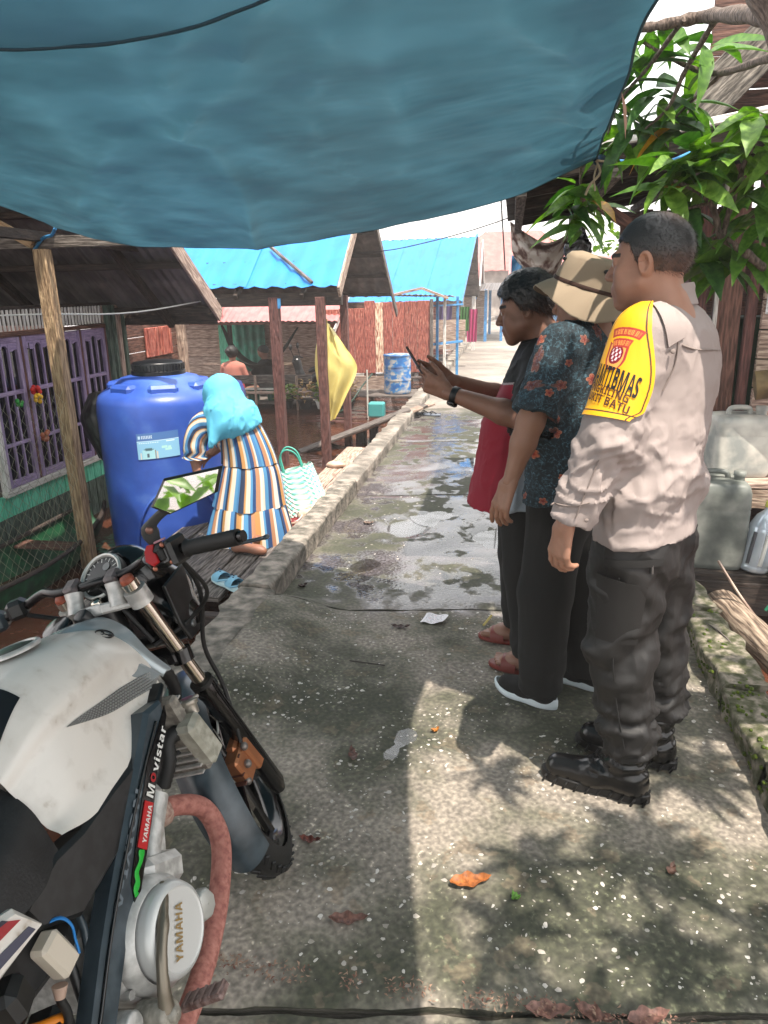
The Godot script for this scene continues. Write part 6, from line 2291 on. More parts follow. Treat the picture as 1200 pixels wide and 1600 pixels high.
func build_officer() -> void:
	var root := thing("person","man in beige uniform shirt with yellow armband and black boots, seen from behind","person",V(.42,0,-2.15))
	var fd := V(-.85,0,-.53)
	var ld := V(-.53,0,.85)
	var skin := Color(.33,.17,.112)
	SKIN = skin
	var b := G.new()
	var hf := V(-.90,-.06,-.44).normalized()
	var hl := Vector3.UP.cross(hf).normalized()
	var hx := Transform3D(Basis(hl,hf.cross(hl),hf),V(.358,1.592,-2.185))
	head(b,hx,skin,1.06,V(.0,-.19,-.075))
	var ls := V(.345,1.405,-2.055)
	var le := V(.262,1.15,-1.985)
	var lw := V(.170,.935,-1.968)
	var rs := V(.505,1.375,-2.33)
	var re := V(.50,1.12,-2.42)
	var rw := V(.40,.92,-2.47)
	hand(b,lw + V(-.008,-.018,.0),V(-.16,-1,-.03),V(.8,-.1,-.6),V(-.8,0,-.3),[.40,.5,.6,.7],skin,.4)
	hand(b,rw,V(-.2,-1,-.03),V(.5,-.1,.8),V(-.8,0,-.3),[.4,.5,.55,.6],skin)
	skin_sdf(b,V(.05,.05,-2.6),V(.75,1.55,-1.85),.022,[[ls,le,.045,.04],[le,lw,.04,.026],[rs,re,.045,.04],[re,rw,.04,.026],[V(.43,1.33,-2.2),V(.41,.9,-2.17),.08,.08],[ls,rs,.035,.035],[V(.42,1.38,-2.2),V(.40,1.5,-2.2),.06,.05],[V(.37,.88,-2.1),V(.40,.1,-2.06),.08,.04],[V(.45,.88,-2.24),V(.52,.1,-2.25),.08,.04]],skin)
	put("body",root,b,skin_mat(),true)
	hair(root,hx,.0065,.068,-.068,.012,Color(.026,.024,.024),true)
	var s := Sdf.new(V(.02,.80,-2.62),V(.74,1.54,-1.82),.0072)
	s.cap(V(.40,.78,-2.155),V(.405,1.05,-2.165),.205,.196,.02,.66,fd)
	s.cap(V(.405,1.05,-2.165),V(.435,1.28,-2.20),.196,.205,.05,.62,fd)
	s.cap(ls + V(.03,.0,-.04),rs - V(.03,.0,-.04),.078,.068,.07)
	s.cap(V(.42,1.40,-2.20),V(.408,1.475,-2.205),.095,.062,.05)
	s.cap(ls,le,.082,.074,.03)
	s.cap(le,lw + V(0,-.02,0),.074,.060,.03)
	s.cap(rs,re,.072,.068,.03)
	s.cap(re,rw,.074,.060,.03)
	s.cut(V(.4,.85,-2.15),V(.06,-1,-.03).normalized(),.30)
	s.cut(lw + V(.0,-.012,.0),(lw - le).normalized(),.11)
	s.cut(V(.4,1.487,-2.205),V(-.25,1,-.12).normalized(),.12)
	var fold := func(p: Vector3,n: Vector3) -> float:
		var e := .006 * nz(V(p.x * 5.0,p.y * 2.2,p.z * 5.0)) + .0025 * nz(p * 17.0)
		var back := (p - V(.42,1.1,-2.2)).dot(fd)
		if back < .0:
			e += .007 * nz(V((p.x - p.z) * 13.0,p.y * 1.5,2.0)) * smoothstep(1.34,1.1,p.y)
			e += .016 * sin((p.y * .9 - (p.x + p.z) * .62) * 34.0 + nz(p * 4.0) * 3.0) * exp(-pow((p.y - 1.01) / .10,2.0))
		var arm := smoothstep(.05,-.02,(p - V(.34,1.1,-2.03)).dot(V(.75,.0,-.66)))
		e += arm * (.006 * sin(p.y * 46.0 + nz(p * 7.0) * 5.0) * exp(-pow((p.y - 1.13) / .09,2.0)) + .003 * nz(V(p.x * 20.0,p.y * 6.0,p.z * 20.0)))
		e += .0045 * crease(p,V(3.2,1.5,3.2)) + .0075 * crease(p,V(2.4,5.0,2.4)) * (exp(-pow((p.y - 1.02) / .14,2.0)) + .5 * arm)
		return e
	var g := G.new()
	s.mesh(g,fold)
	var sm := cloth(Color(.59,.545,.53),.85)
	var shirt := put("shirt",root,g,sm)
	var vd := V(-.18,.16,.97).normalized()
	var dk := cloth(Color(.50,.455,.435),.9)
	seam(shirt,"yoke_seam",s,[V(.415,1.385,-2.05),V(.46,1.37,-2.1),V(.52,1.365,-2.15),V(.575,1.36,-2.2)],V(.3,.1,.95).normalized(),.0028,dk)
	patch(shirt,"shoulder_flap",s,[V(.345,1.46,-2.1),V(.375,1.475,-2.12),V(.43,1.385,-2.06),V(.385,1.355,-2.04)],V(.05,.45,.9).normalized(),.007,sm)
	g = G.new()
	var bp := s.march(V(.40,1.395,-1.85),V(.0,-.15,-1).normalized())
	g.lathe([[.001,.004],[.005,.004],[.006,.002],[.006,.0]],14,Transform3D(Basis(V(1,0,0),V(0,.3,.95),V(0,-.95,.3)),bp + V(0,.002,.010)))
	put("button",shirt,g,dk)
	seam(shirt,"armhole_seam",s,[V(.365,1.47,-2.07),V(.40,1.42,-2.05),V(.41,1.34,-2.04),V(.385,1.27,-2.03)],V(.15,.15,.97).normalized(),.002,dk)
	seam(shirt,"cuff_seam",s,[lw + V(-.05,.045,.03),lw + V(.0,.05,.06),lw + V(.055,.062,.03)],V(-.1,.05,1).normalized(),.0028,dk)
	seam(shirt,"sleeve_crease",s,[V(.235,1.11,-1.95),V(.21,1.03,-1.95),V(.185,.95,-1.95)],V(-.1,.05,1).normalized(),.0022,dk)
	g = G.new()
	var cb := s.march(lw + V(.040,.012,.2),V(0,0,-1))
	g.lathe([[.001,.003],[.0045,.003],[.0055,.0]],12,Transform3D(Basis(V(1,0,0),V(0,0,1),V(0,-1,0)),cb + V(0,0,.003)))
	put("button",shirt,g,dk)
	g = G.new()
	var cn := V(.402,1.488,-2.203)
	var cup := V(-.22,1,-.10).normalized()
	var cx := (fd - cup * fd.dot(cup)).normalized()
	var cz := cx.cross(cup)
	g.slab(40,5,func(u: float,v: float) -> Vector3:
		var a := TAU * u + .0
		var r := lerpf(.086,.078,v) + .006 * exp(-pow((v - .9) / .2,2.0))
		return cn + cx * (cos(a) * r * 1.03 - .004) + cz * sin(a) * r + cup * (v * .056 - .022),V(0,-.003,0),.4,.05)
	put("collar",shirt,g,sm)
	armband(root,s)
	var tm := cloth(Color(.08,.074,.072),.58)
	var t := Sdf.new(V(.15,.13,-2.50),V(.72,1.0,-1.86),.0095)
	t.cap(V(.40,.80,-2.16),V(.40,.89,-2.16),.176,.165,.03,.66,fd)
	t.cap(V(.362,.80,-2.10),V(.352,.48,-2.085),.118,.096,.04)
	t.cap(V(.352,.48,-2.085),V(.398,.19,-2.06),.096,.082,.03)
	t.cap(V(.455,.80,-2.235),V(.49,.48,-2.25),.118,.092,.03)
	t.cap(V(.49,.48,-2.25),V(.525,.21,-2.255),.092,.080,.02)
	t.cut(V(.4,.165,-2.06),V(.1,-1,0).normalized())
	g = G.new()
	t.mesh(g,func(p: Vector3,n: Vector3) -> float:
		var e := .005 * nz(V(p.x * 7.0,p.y * 3.0,p.z * 7.0)) + .002 * nz(p * 22.0)
		e += .010 * sin(p.y * 62.0 + nz(p * 6.0) * 4.0) * exp(-pow((p.y - .25) / .09,2.0))
		e += .010 * sin(p.y * 40.0 - p.x * 26.0 + nz(p * 5.0) * 3.0) * exp(-pow((p.y - .5) / .10,2.0))
		e += .009 * sin((p.y + p.x * 1.4) * 36.0 + nz(p * 5.0) * 2.0) * exp(-pow((p.y - .72) / .09,2.0))
		e += .006 * crease(p,V(4.5,2.2,4.5)) + .008 * crease(p,V(3.0,7.0,3.0)) * (smoothstep(.42,.25,p.y) + .4)
		return e)
	var tr := put("trousers",root,g,tm)
	var dkt := cloth(Color(.06,.057,.055),.7)
	patch(tr,"thigh_pocket",t,[V(.25,.76,-1.98),V(.39,.74,-1.96),V(.375,.56,-1.96),V(.26,.56,-1.98)],V(-.2,.05,.97).normalized(),.005,tm,12,12)
	patch(tr,"pocket_welt",t,[V(.27,.812,-1.98),V(.425,.822,-1.96),V(.425,.802,-1.96),V(.27,.790,-1.98)],V(-.2,.1,.97).normalized(),.006,dkt,12,2)
	seam(tr,"zip",t,[V(.275,.800,-1.98),V(.35,.804,-1.97),V(.42,.812,-1.96)],V(-.2,.1,.97).normalized(),.0042,plain(Color(.10,.10,.10),.4,.4))
	seam(tr,"zip_pull",t,[V(.395,.805,-1.96),V(.397,.78,-1.96)],V(-.2,.1,.97).normalized(),.0045,plain(Color(.5,.5,.5),.3,.8),4)
	seam(tr,"side_seam",t,[V(.315,.76,-1.98),V(.31,.6,-1.98),V(.33,.4,-1.98),V(.37,.22,-1.98)],V(-.2,.05,.97).normalized(),.0025,dkt)
	var lm := plain(Color(.035,.036,.038),.26)
	var so := plain(Color(.05,.05,.05),.55)
	boot(root,V(.462,0,-2.03),V(.152,0,-2.135),lm,so)
	boot(root,V(.578,0,-2.215),V(.275,0,-2.335),lm,so)

func armband(root: Node,s: Sdf) -> void:
	var a0 := V(.352,1.475,-2.085)
	var a1 := V(.270,1.192,-2.003)
	var ax := (a1 - a0).normalized()
	var e0 := (V(-.35,.0,.94) - ax * V(-.35,.0,.94).dot(ax)).normalized()
	var e1 := e0.cross(ax).normalized()
	if e1.x < 0:
		e1 = -e1
	var S := func(u: float,v: float,lift: float) -> Vector3:
		var r := .085
		var a := u / r
		var c := a0.lerp(a1,v)
		var dr: Vector3 = (e0 * cos(a) + e1 * sin(a) - ax * .75 * maxf(.0,.25 - v) * 2.0).normalized()
		var p := s.march(c + dr * .15,-dr,.13,.068)
		return p + dr * lift
	var g := G.new()
	var ul := func(v: float) -> float: return lerpf(-.055,-.135,smoothstep(.0,.55,v))
	var ur := func(v: float) -> float: return lerpf(.022,.082,smoothstep(.05,.75,v)) - .03 * smoothstep(.88,1.0,v)
	g.grid(40,44,func(a: float,v: float) -> Vector3:
		return S.call(lerpf(ul.call(v),ur.call(v),a),v + .02 * sin(a * PI),.0095))
	for j in 45:
		for i in 41:
			var v := j / 44.0
			var u: float = lerpf(ul.call(v),ur.call(v),i / 40.0)
			g.u[j * 41 + i] = Vector2((u + .14) / .25,v)
	var W := 250
	var H := 320
	var im := Image.create(W,H,false,Image.FORMAT_RGB8)
	for y in H:
		for x in W:
			var u := x / float(W) * .25 - .14
			var v := y / float(H)
			var c := Color(.93,.68,.05)
			var el: float = ul.call(v)
			var er: float = ur.call(v)
			if (er - u < .013 and er - u > .009) or (v > .945 and v < .958) or (u - el < .012 and u - el > .009 and v < .6):
				c = Color(.30,.17,.08)
			var q := Vector2((u + .030) / .030,(v - .47) * .32 / .040)
			var w := 1.0 if q.y < .1 else sqrt(maxf(.0,1.0 - pow((q.y - .1) / 1.0,2.0)))
			if absf(q.x) < w and q.y > -.85 - .12 * cos(q.x * 5.0) and q.y < 1.1:
				c = Color(.62,.17,.18)
				if absf(q.x) < w * .80 and q.y > -.70 and q.y < .92:
					c = Color(.90,.62,.30)
				if q.length() < .66:
					c = Color(.50,.08,.14)
				var pt := q * 7.0
				if q.length() < .5 and (sin(pt.x * 2.1 + pt.y) * cos(pt.y * 1.7 - pt.x * .4) > .05):
					c = Color(.86,.80,.82)
			var rr := Vector2(u + .024,(v - .62) * .32)
			var rad := rr.length()
			var an := atan2(rr.x,-rr.y)
			for k in 2:
				var r0 := .122 - k * .030
				if rad > r0 - .024 and rad < r0 and an > -.34 + k * .03 and an < .42 - k * .10:
					c = Color(.66,.20,.17)
					if rad > r0 - .019 and rad < r0 - .005 and an > -.30 and an < .37 - k * .1 and sin(an * 190.0) > -.35 and sin(an * 71.0 + k) > -.8:
						c = Color(.92,.62,.28)
			im.set_pixel(x,y,c)
	var m := StandardMaterial3D.new()
	m.albedo_texture = ImageTexture.create_from_image(im)
	m.roughness = .6
	var band := put("armband",root,g,m)
	var black := plain(Color(.05,.05,.06),.6)
	var brown := plain(Color(.28,.13,.06),.6)
	for q in [["BHABINKAMTIBMAS",.048,.70,.056,black,.30,.03],["TANGKILING",.034,.815,.022,brown,.72,.03],["BUKIT BATU",.042,.895,.022,brown,.80,.03]]:
		var tg := lettering(q[0],q[5])
		var right: float = q[1]
		var gg := G.new()
		for k in tg.size():
			var p: Vector2 = tg[k] * q[3]
			p.x = maxf(p.x,-.128 - right)
			gg.vert(S.call(right + p.x,q[2] - p.y / .32 + q[6] * (right + p.x - .0) / .05,.0125))
		for k in range(0,tg.size(),3):
			gg.ix.append_array([k,k + 1,k + 2])
		put("lettering",band,gg,q[4])

func lettering(word: String,w: float,bold := true) -> PackedVector2Array:
	var tm := TextMesh.new()
	var f := SystemFont.new()
	f.font_names = PackedStringArray(["Droid Sans"])
	if bold:
		f.font_weight = 700
	tm.font = f
	tm.font_size = 32
	tm.pixel_size = .01
	tm.depth = .0
	tm.curve_step = 2.0
	tm.text = word
	var a := tm.get_mesh_arrays()
	var v: PackedVector3Array = a[Mesh.ARRAY_VERTEX]
	var ix: PackedInt32Array = a[Mesh.ARRAY_INDEX] if a[Mesh.ARRAY_INDEX] != null else PackedInt32Array()
	var o := PackedVector2Array()
	if v.size() == 0:
		return o
	var lo := v[0]
	var hi := v[0]
	for p in v:
		lo = lo.min(p)
		hi = hi.max(p)
	var h := hi.y - lo.y
	var n := ix.size() if ix.size() > 0 else v.size()
	for k in n:
		var p := v[ix[k]] if ix.size() > 0 else v[k]
		o.append(Vector2((p.x - hi.x) / h * w,(p.y - lo.y) / h - .5))
	return o

func batik_material() -> StandardMaterial3D:
	var N := 384
	var im := Image.create(N,N,false,Image.FORMAT_RGB8)
	var n1 := FastNoiseLite.new()
	n1.seed = 5
	n1.frequency = .035
	n1.fractal_octaves = 2
	n1.domain_warp_enabled = true
	n1.domain_warp_amplitude = 26.0
	n1.domain_warp_frequency = .02
	for y in N:
		for x in N:
			var v := absf(n1.get_noise_2d(x,y))
			var c := Color(.10,.15,.18)
			if v < .035:
				c = Color(.36,.50,.56)
			elif v < .09:
				c = Color(.20,.31,.36)
			im.set_pixel(x,y,c)
	var r := RandomNumberGenerator.new()
	r.seed = 3
	for q in [[60,70],[190,40],[320,90],[110,190],[250,170],[350,240],[50,300],[180,310],[290,330]]:
		var R := r.randf_range(14,23)
		var ph := r.randf() * TAU
		for y in range(-32,33):
			for x in range(-32,33):
				var p := Vector2(x,y * 1.15)
				var a := p.angle() + ph
				var rad := R * (.62 + .38 * absf(cos(a * 2.5)))
				if p.length() < rad:
					var c := Color(.66,.30,.20)
					if p.length() < rad * .35:
						c = Color(.52,.15,.12)
					elif absf(sin(a * 5.0)) < .22 or p.length() > rad * .86:
						c = Color(.80,.52,.38)
					im.set_pixel(posmod(q[0] + x,N),posmod(q[1] + y,N),c)
	var m := StandardMaterial3D.new()
	m.albedo_texture = ImageTexture.create_from_image(im)
	m.uv1_triplanar = true
	m.uv1_scale = Vector3.ONE * 2.6
	m.roughness = .85
	return m

func build_batik_man() -> void:
	var root := thing("person","man in dark batik shirt and tan bucket hat standing in the middle","person",V(.22,0,-2.68))
	var fd := V(-.8,0,-.6)
	var ld := V(-.6,0,.8)
	var skin := Color(.27,.135,.085)
	SKIN = skin
	var b := G.new()
	var hf := V(-.88,-.05,-.47).normalized()
	var hl := Vector3.UP.cross(hf).normalized()
	var hx := Transform3D(Basis(hl,hf.cross(hl),hf),V(.243,1.485,-2.70))
	head(b,hx,skin,1.0,V(0,-.19,-.06))
	var ls := V(.165,1.345,-2.585)
	var le := V(.072,1.105,-2.490)
	var lw := V(.012,.905,-2.462)
	var rs := V(.345,1.345,-2.835)
	var re := V(.36,1.09,-2.9)
	var rw := V(.30,.88,-2.93)
	hand(b,lw,V(-.35,-1,.05),V(.75,-.2,-.65),V(-.8,.0,-.4),[.25,.42,.5,.55],skin,.5,1.05)
	hand(b,rw,V(-.3,-1,.0),V(.5,0,.8),V(-.8,0,-.4),[.4,.4,.5,.5],skin)
	skin_sdf(b,V(-.08,.84,-2.60),V(.25,1.42,-2.38),.010,[[ls,le,.050,.044],[le,le.lerp(lw,.35),.044,.041],[le.lerp(lw,.35),lw,.041,.026]],skin)
	skin_sdf(b,V(-.05,.05,-3.05),V(.5,1.45,-2.5),.022,[[rs,re,.045,.04],[re,rw,.04,.026],[V(.26,1.3,-2.71),V(.23,.9,-2.68),.08,.08],[ls + V(.03,0,-.04),rs,.035,.035],[V(.26,1.35,-2.71),V(.25,1.42,-2.7),.06,.05],[V(.19,.85,-2.62),V(.14,.1,-2.585),.08,.04],[V(.28,.85,-2.74),V(.31,.1,-2.74),.08,.04]],skin)
	put("body",root,b,skin_mat(),true)
	hair(root,hx,.002,.045,-.055,.0,Color(.012,.011,.011))
	var s := Sdf.new(V(-.06,.74,-3.02),V(.52,1.46,-2.36),.0095)
	s.cap(V(.215,.74,-2.68),V(.235,1.0,-2.69),.195,.19,.02,.72,fd)
	s.cap(V(.235,1.0,-2.69),V(.262,1.24,-2.715),.19,.192,.05,.64,fd)
	s.cap(ls + V(.03,0,-.04),rs - V(.03,0,-.04),.074,.074,.06)
	s.cap(V(.262,1.35,-2.71),V(.25,1.42,-2.705),.085,.062,.05)
	s.cap(ls,le + V(.004,.0,0),.080,.078,.03)
	s.cap(rs,re,.080,.078,.03)
	s.cut(V(.2,.80,-2.7),V(.05,-1,0).normalized(),.3)
	var hm := ls.lerp(le,.90)
	s.cut(hm,(le - ls).normalized(),.10)
	s.cut(V(.25,1.425,-2.705),V(-.2,1,-.12).normalized(),.1)
	var g := G.new()
	s.mesh(g,func(p: Vector3,n: Vector3) -> float:
		return .007 * nz(V(p.x * 6.0,p.y * 2.4,p.z * 6.0)) + .005 * sin((p.y - p.x) * 30.0 + nz(p * 4.0) * 3.0) * exp(-pow((p.y - 1.15) / .13,2.0)) + .007 * crease(p,V(4.0,2.2,4.0)))
	var bm := batik_material()
	var shirt := put("batik_shirt",root,g,bm)
	g = G.new()
	var cn := V(.25,1.415,-2.705)
	g.slab(36,4,func(u: float,v: float) -> Vector3:
		var a := TAU * u
		var r := lerpf(.072,.084,v)
		return cn + V(cos(a) * r,.012 - v * .03 + .012 * sin(a + .6),sin(a) * r),V(0,-.003,0))
	put("collar",shirt,g,bm)
	var t := Sdf.new(V(-.02,.05,-2.98),V(.50,.95,-2.42),.0105)
	t.cap(V(.225,.78,-2.68),V(.225,.9,-2.68),.17,.165,.03,.72,fd)
	t.cap(V(.19,.78,-2.625),V(.155,.45,-2.60),.112,.098,.03)
	t.cap(V(.155,.45,-2.60),V(.155,.09,-2.565),.098,.085,.03)
	t.cap(V(.28,.78,-2.745),V(.30,.45,-2.75),.112,.098,.02)
	t.cap(V(.30,.45,-2.75),V(.335,.09,-2.735),.098,.085,.02)
	t.cut(V(.2,.062,-2.6),V(0,-1,0))
	g = G.new()
	t.mesh(g,func(p: Vector3,n: Vector3) -> float: return .007 * nz(V(p.x * 7.0,p.y * 2.0,p.z * 7.0)) + .005 * sin(p.y * 44.0 + nz(p * 5.0) * 4.0) * exp(-pow((p.y - .16) / .08,2.0)))
	put("trousers",root,g,cloth(Color(.045,.047,.045),.9))
	var up := Vector3.UP
	for q in [[V(.212,0,-2.535),V(-.012,0,-2.665)],[V(.415,0,-2.69),V(.19,0,-2.81)]]:
		var heel: Vector3 = q[0]
		var toe: Vector3 = q[1]
		var d := (toe - heel).normalized()
		var sd := V(-d.z,0,d.x)
		var L := heel.distance_to(toe)
		var sh := Sdf.new(heel.min(toe) - V(.08,0,.08),heel.max(toe) + V(.08,.15,.08),.006)
		sh.cap(heel + d * .045 + up * .055,heel + d * L * .5 + up * .05,.040,.042,.03)
		sh.cap(heel + d * L * .5 + up * .046,toe - d * .045 + up * .038,.042,.034,.03)
		sh.cap(heel + d * .05 + up * .06,heel + d * .06 + up * .11,.042,.042,.03)
		sh.cut(heel + up * .022,-up)
		sh.cut(heel + up * .115,up)
		g = G.new()
		sh.mesh(g)
		var so := put("shoe",root,g,cloth(Color(.035,.036,.036),.9))
		g = G.new()
		var poly := []
		for i in 40:
			var a := TAU * i / 40.0
			var y := cos(a)
			poly.append(Vector2(sin(a) * (.046 + .004 * y - .009 * exp(-pow((y + .1) / .3,2.0))),y * (L * .5 + .006)))
		g.grid(40,5,func(u: float,v: float) -> Vector3:
			var p: Vector2 = poly[roundi(u * 40.0) % 40]
			var t2 := p.y / L + .5
			var y: float = [.004,.0,.012,.026,.033,.031][roundi(v * 5.0)]
			var k: float = [.90,1.0,1.03,1.02,.97,.90][roundi(v * 5.0)]
			y *= lerpf(1.25,.75,smoothstep(.2,.7,t2))
			y += .020 * pow(maxf(.0,t2 - .7) / .3,2.0) + .002
			return (heel + toe) * .5 + sd * p.x * k + d * p.y * (1.0 + (k - 1.0) * .4) + up * y,1,1,true)
		put("sole",so,g,plain(Color(.80,.84,.86),.5))
	var tilt := Basis(V(0,0,1),-.30) * Basis(V(1,0,0),.10)
	var hatx := Transform3D(tilt * Basis.from_scale(V(1.13,1.03,.98)),V(.243,1.515,-2.70))
	var pr := [[.001,.118],[.05,.117],[.078,.108],[.088,.095],[.094,.06],[.100,.022],[.102,.016],[.106,.010],[.118,.002],[.136,-.012],[.150,-.026],[.152,-.030],[.148,-.032],[.134,-.018],[.117,-.006],[.104,.004]]
	g = G.new()
	g.grid(64,pr.size() - 1,func(u: float,v: float) -> Vector3:
		var i := roundi(v * (pr.size() - 1))
		var a := u * TAU
		var r: float = pr[i][0]
		var y: float = pr[i][1]
		var brim := smoothstep(.105,.17,r)
		y -= brim * .042 * (.5 - .5 * cos(2.0 * a + .3)) - brim * .012 * sin(a * 3.0)
		var p := V(cos(a) * r * 1.02,y,sin(a) * r)
		p.y += .004 * nz(p * 22.0)
		p += V(p.x,0,p.z) * nz(p * 14.0) * .05
		return hatx * p,1,1,true)
	var hat := put("bucket_hat",root,g,cloth(Color(.58,.52,.44),.92))
	g = G.new()
	g.lathe([[.1035,.012],[.106,.016],[.1045,.026],[.101,.026]],48,hatx)
	put("hat_cord",hat,g,plain(Color(.22,.13,.09),.8))
	for a in [.75,1.25,2.9,3.9]:
		g = G.new()
		var o := hatx * V(cos(a) * .094,.082,sin(a) * .0925)
		g.ball(o,V(.009,.007,.009),10,6)
		put("eyelet",hat,g,plain(Color(.04,.04,.04),.5))

func build_phone_man() -> void:
	var root := thing("person","man in black and maroon polo shirt holding up a phone in both hands","person",V(.06,0,-2.95))
	var fd := V(-.97,0,-.24)
	var ld := V(-.24,0,.97)
	var skin := Color(.205,.098,.062)
	SKIN = skin
	var b := G.new()
	var hf := V(-.955,-.20,-.16).normalized()
	var hl := Vector3.UP.cross(hf).normalized()
	var hx := Transform3D(Basis(hl,hf.cross(hl),hf).scaled(Vector3.ONE * 1.02),V(.050,1.452,-2.97))
	head(b,hx,skin,1.12,V(.0,-.175,-.085))
	var ls := V(.130,1.275,-2.835)
	var le := V(.072,1.065,-2.735)
	var lw := V(-.235,1.152,-2.840)
	var rs := V(.165,1.275,-3.12)
	var re := V(.02,1.075,-3.17)
	var rw := V(-.245,1.185,-2.985)
	hand(b,lw,V(-.88,.40,-.26),V(-.25,.35,-.9),V(-.3,.95,.1),[.35,.75,.95,1.05],skin,.35,1.02)
	hand(b,rw,V(-.90,.30,.30),V(-.25,.25,.95),V(-.2,.95,-.1),[.45,.6,.8,.95],skin,.35,1.02)
	skin_sdf(b,V(-.30,.98,-3.0),V(.22,1.36,-2.62),.010,[[ls,le,.052,.046],[le,le.lerp(lw,.3),.046,.045],[le.lerp(lw,.3),lw,.045,.027]],skin)
	skin_sdf(b,V(-.30,1.0,-3.25),V(.24,1.36,-2.92),.010,[[rs,re,.050,.044],[re,re.lerp(rw,.3),.044,.042],[re.lerp(rw,.3),rw,.042,.026]],skin)
	skin_sdf(b,V(-.15,.06,-3.25),V(.35,1.35,-2.7),.022,[[V(.13,1.22,-2.97),V(.04,.9,-2.95),.08,.09],[ls,rs,.035,.035],[V(.13,1.25,-2.97),V(.12,1.32,-2.97),.06,.055],[V(.06,.85,-2.88),V(.11,.1,-2.80),.08,.04],[V(.07,.85,-3.0),V(.07,.1,-3.07),.08,.04]],skin)
	var sm := plain(Color(.42,.15,.12),.5)
	sandal_foot(b,root,V(.190,0,-2.775),V(-.040,0,-2.845),skin,sm,1.0)
	sandal_foot(b,root,V(.135,0,-3.05),V(-.095,0,-3.10),skin,sm,-1.0)
	put("body",root,b,skin_mat(),true)
	hair(root,hx,.020,.066,-.045,.020,Color(.013,.012,.012))
	var c0 := V(.0,0,-2.95)
	var s := Sdf.new(V(-.26,.64,-3.32),V(.36,1.40,-2.60),.0095)
	s.cap(V(.025,.66,-2.95),V(.048,.96,-2.955),.222,.182,.02,.84,fd)
	s.cap(V(.048,.96,-2.955),V(.125,1.20,-2.975),.182,.170,.05,.76,fd)
	s.cap(ls + V(.0,0,-.04),rs - V(.0,0,-.04),.072,.072,.06)
	s.cap(V(.13,1.28,-2.975),V(.115,1.345,-2.972),.085,.064,.05)
	s.cap(ls,ls.lerp(le,.95),.078,.080,.03)
	s.cap(rs,rs.lerp(re,.9),.078,.078,.03)
	s.cut(V(.0,.705,-2.95),V(.10,-1,0).normalized(),.32)
	s.cut(ls.lerp(le,.80),(le - ls).normalized(),.105)
	s.cut(rs.lerp(re,.70),(re - rs).normalized(),.105)
	s.cut(V(.115,1.35,-2.972),V(-.3,1,-.05).normalized(),.10)
	var N := 512
	var im := Image.create(N,N,false,Image.FORMAT_RGB8)
	var black := Color(.055,.065,.068)
	var maroon := Color(.53,.085,.165)
	for y in N:
		for x in N:
			var u := x / float(N) * .70 - .30
			var v := 1.42 - y / float(N) * .80
			var c := maroon
			var yoke := 1.185 + .02 * sin(u * 9.0)
			if v > yoke:
				c = black
			elif v > yoke - .008:
				c = Color(.60,.56,.56)
			elif v < 1.0:
				var st := .055 + .05 * (v - .7)
				if u > st and u < st + .10 - .05 * (v - .7):
					c = Color(.62,.66,.70)
			im.set_pixel(x,y,c)
	for q in [[.072,1.205,.020,.014,Color(.70,.28,.16)],[.060,1.178,.004,.026,Color(.72,.72,.72)],[.068,1.166,.018,.004,Color(.72,.72,.72)],[.050,1.150,.024,.004,Color(.62,.62,.62)],[.078,1.180,.004,.020,Color(.72,.72,.72)]]:
		im.fill_rect(Rect2i(int((q[0] + .30) / .70 * N),int((1.42 - q[1]) / .80 * N),maxi(2,int(q[2] / .70 * N)),maxi(2,int(q[3] / .80 * N))),q[4])
	var pm := StandardMaterial3D.new()
	pm.albedo_texture = ImageTexture.create_from_image(im)
	pm.roughness = .85
	var g := G.new()
	s.mesh(g,func(p: Vector3,n: Vector3) -> float:
		return .007 * nz(V(p.x * 6.0,p.y * 2.2,p.z * 6.0)) + .008 * crease(p,V(5.0,1.4,5.0)) * smoothstep(1.15,.8,p.y) + .005 * crease(p,V(4.0,4.0,4.0)),null,func(p: Vector3) -> Vector2:
		var slv := (p - V(.13,1.2,-2.87)).dot(ld)
		var v := p.y
		var ab := le - ls
		var q := ls + ab * clampf((p - ls).dot(ab) / ab.length_squared(),.0,1.0)
		if p.distance_to(q) < .096 and slv > .02 and (p - ls).dot(ab) > .0:
			v = 1.30
		return Vector2((-(p - c0).dot(fd) + .30) / .70,(1.42 - v) / .80))
	var shirt := put("polo_shirt",root,g,pm)
	g = G.new()
	g.slab(36,4,func(u: float,v: float) -> Vector3:
		var a := TAU * u
		var r := lerpf(.070,.082,v)
		return V(.112,1.345,-2.972) + V(cos(a) * r * 1.05,.010 - v * .032 + .018 * cos(a),sin(a) * r),V(0,-.003,0))
	put("collar",shirt,g,cloth(Color(.05,.06,.062)))
	for k in 3:
		g = G.new()
		var o := ls.lerp(le,.62) + V(-.032 + k * .016,.0,.0)
		var p := s.march(o + V(-.05,.03,.2),V(.15,-.1,-1).normalized())
		g.lathe([[.004,.0],[.0065,.002],[.0065,.003],[.0035,.003]],12,Transform3D(Basis(V(1,0,0),V(-.15,.1,1).normalized(),V(0,-1,.1).normalized()),p + V(0,0,.006)))
		put("sleeve_print",shirt,g,plain(Color(.72,.72,.72),.7))
	var t := Sdf.new(V(-.14,.06,-3.24),V(.30,.92,-2.66),.0105)
	t.cap(V(.05,.75,-2.95),V(.05,.86,-2.95),.165,.16,.03,.75,fd)
	t.cap(V(.065,.76,-2.885),V(.085,.44,-2.85),.108,.085,.03)
	t.cap(V(.085,.44,-2.85),V(.115,.10,-2.80),.085,.072,.03)
	t.cap(V(.065,.76,-3.01),V(.06,.44,-3.05),.108,.085,.02)
	t.cap(V(.06,.44,-3.05),V(.075,.10,-3.07),.085,.072,.02)
	t.cut(V(.1,.085,-2.9),V(0,-1,0))
	g = G.new()
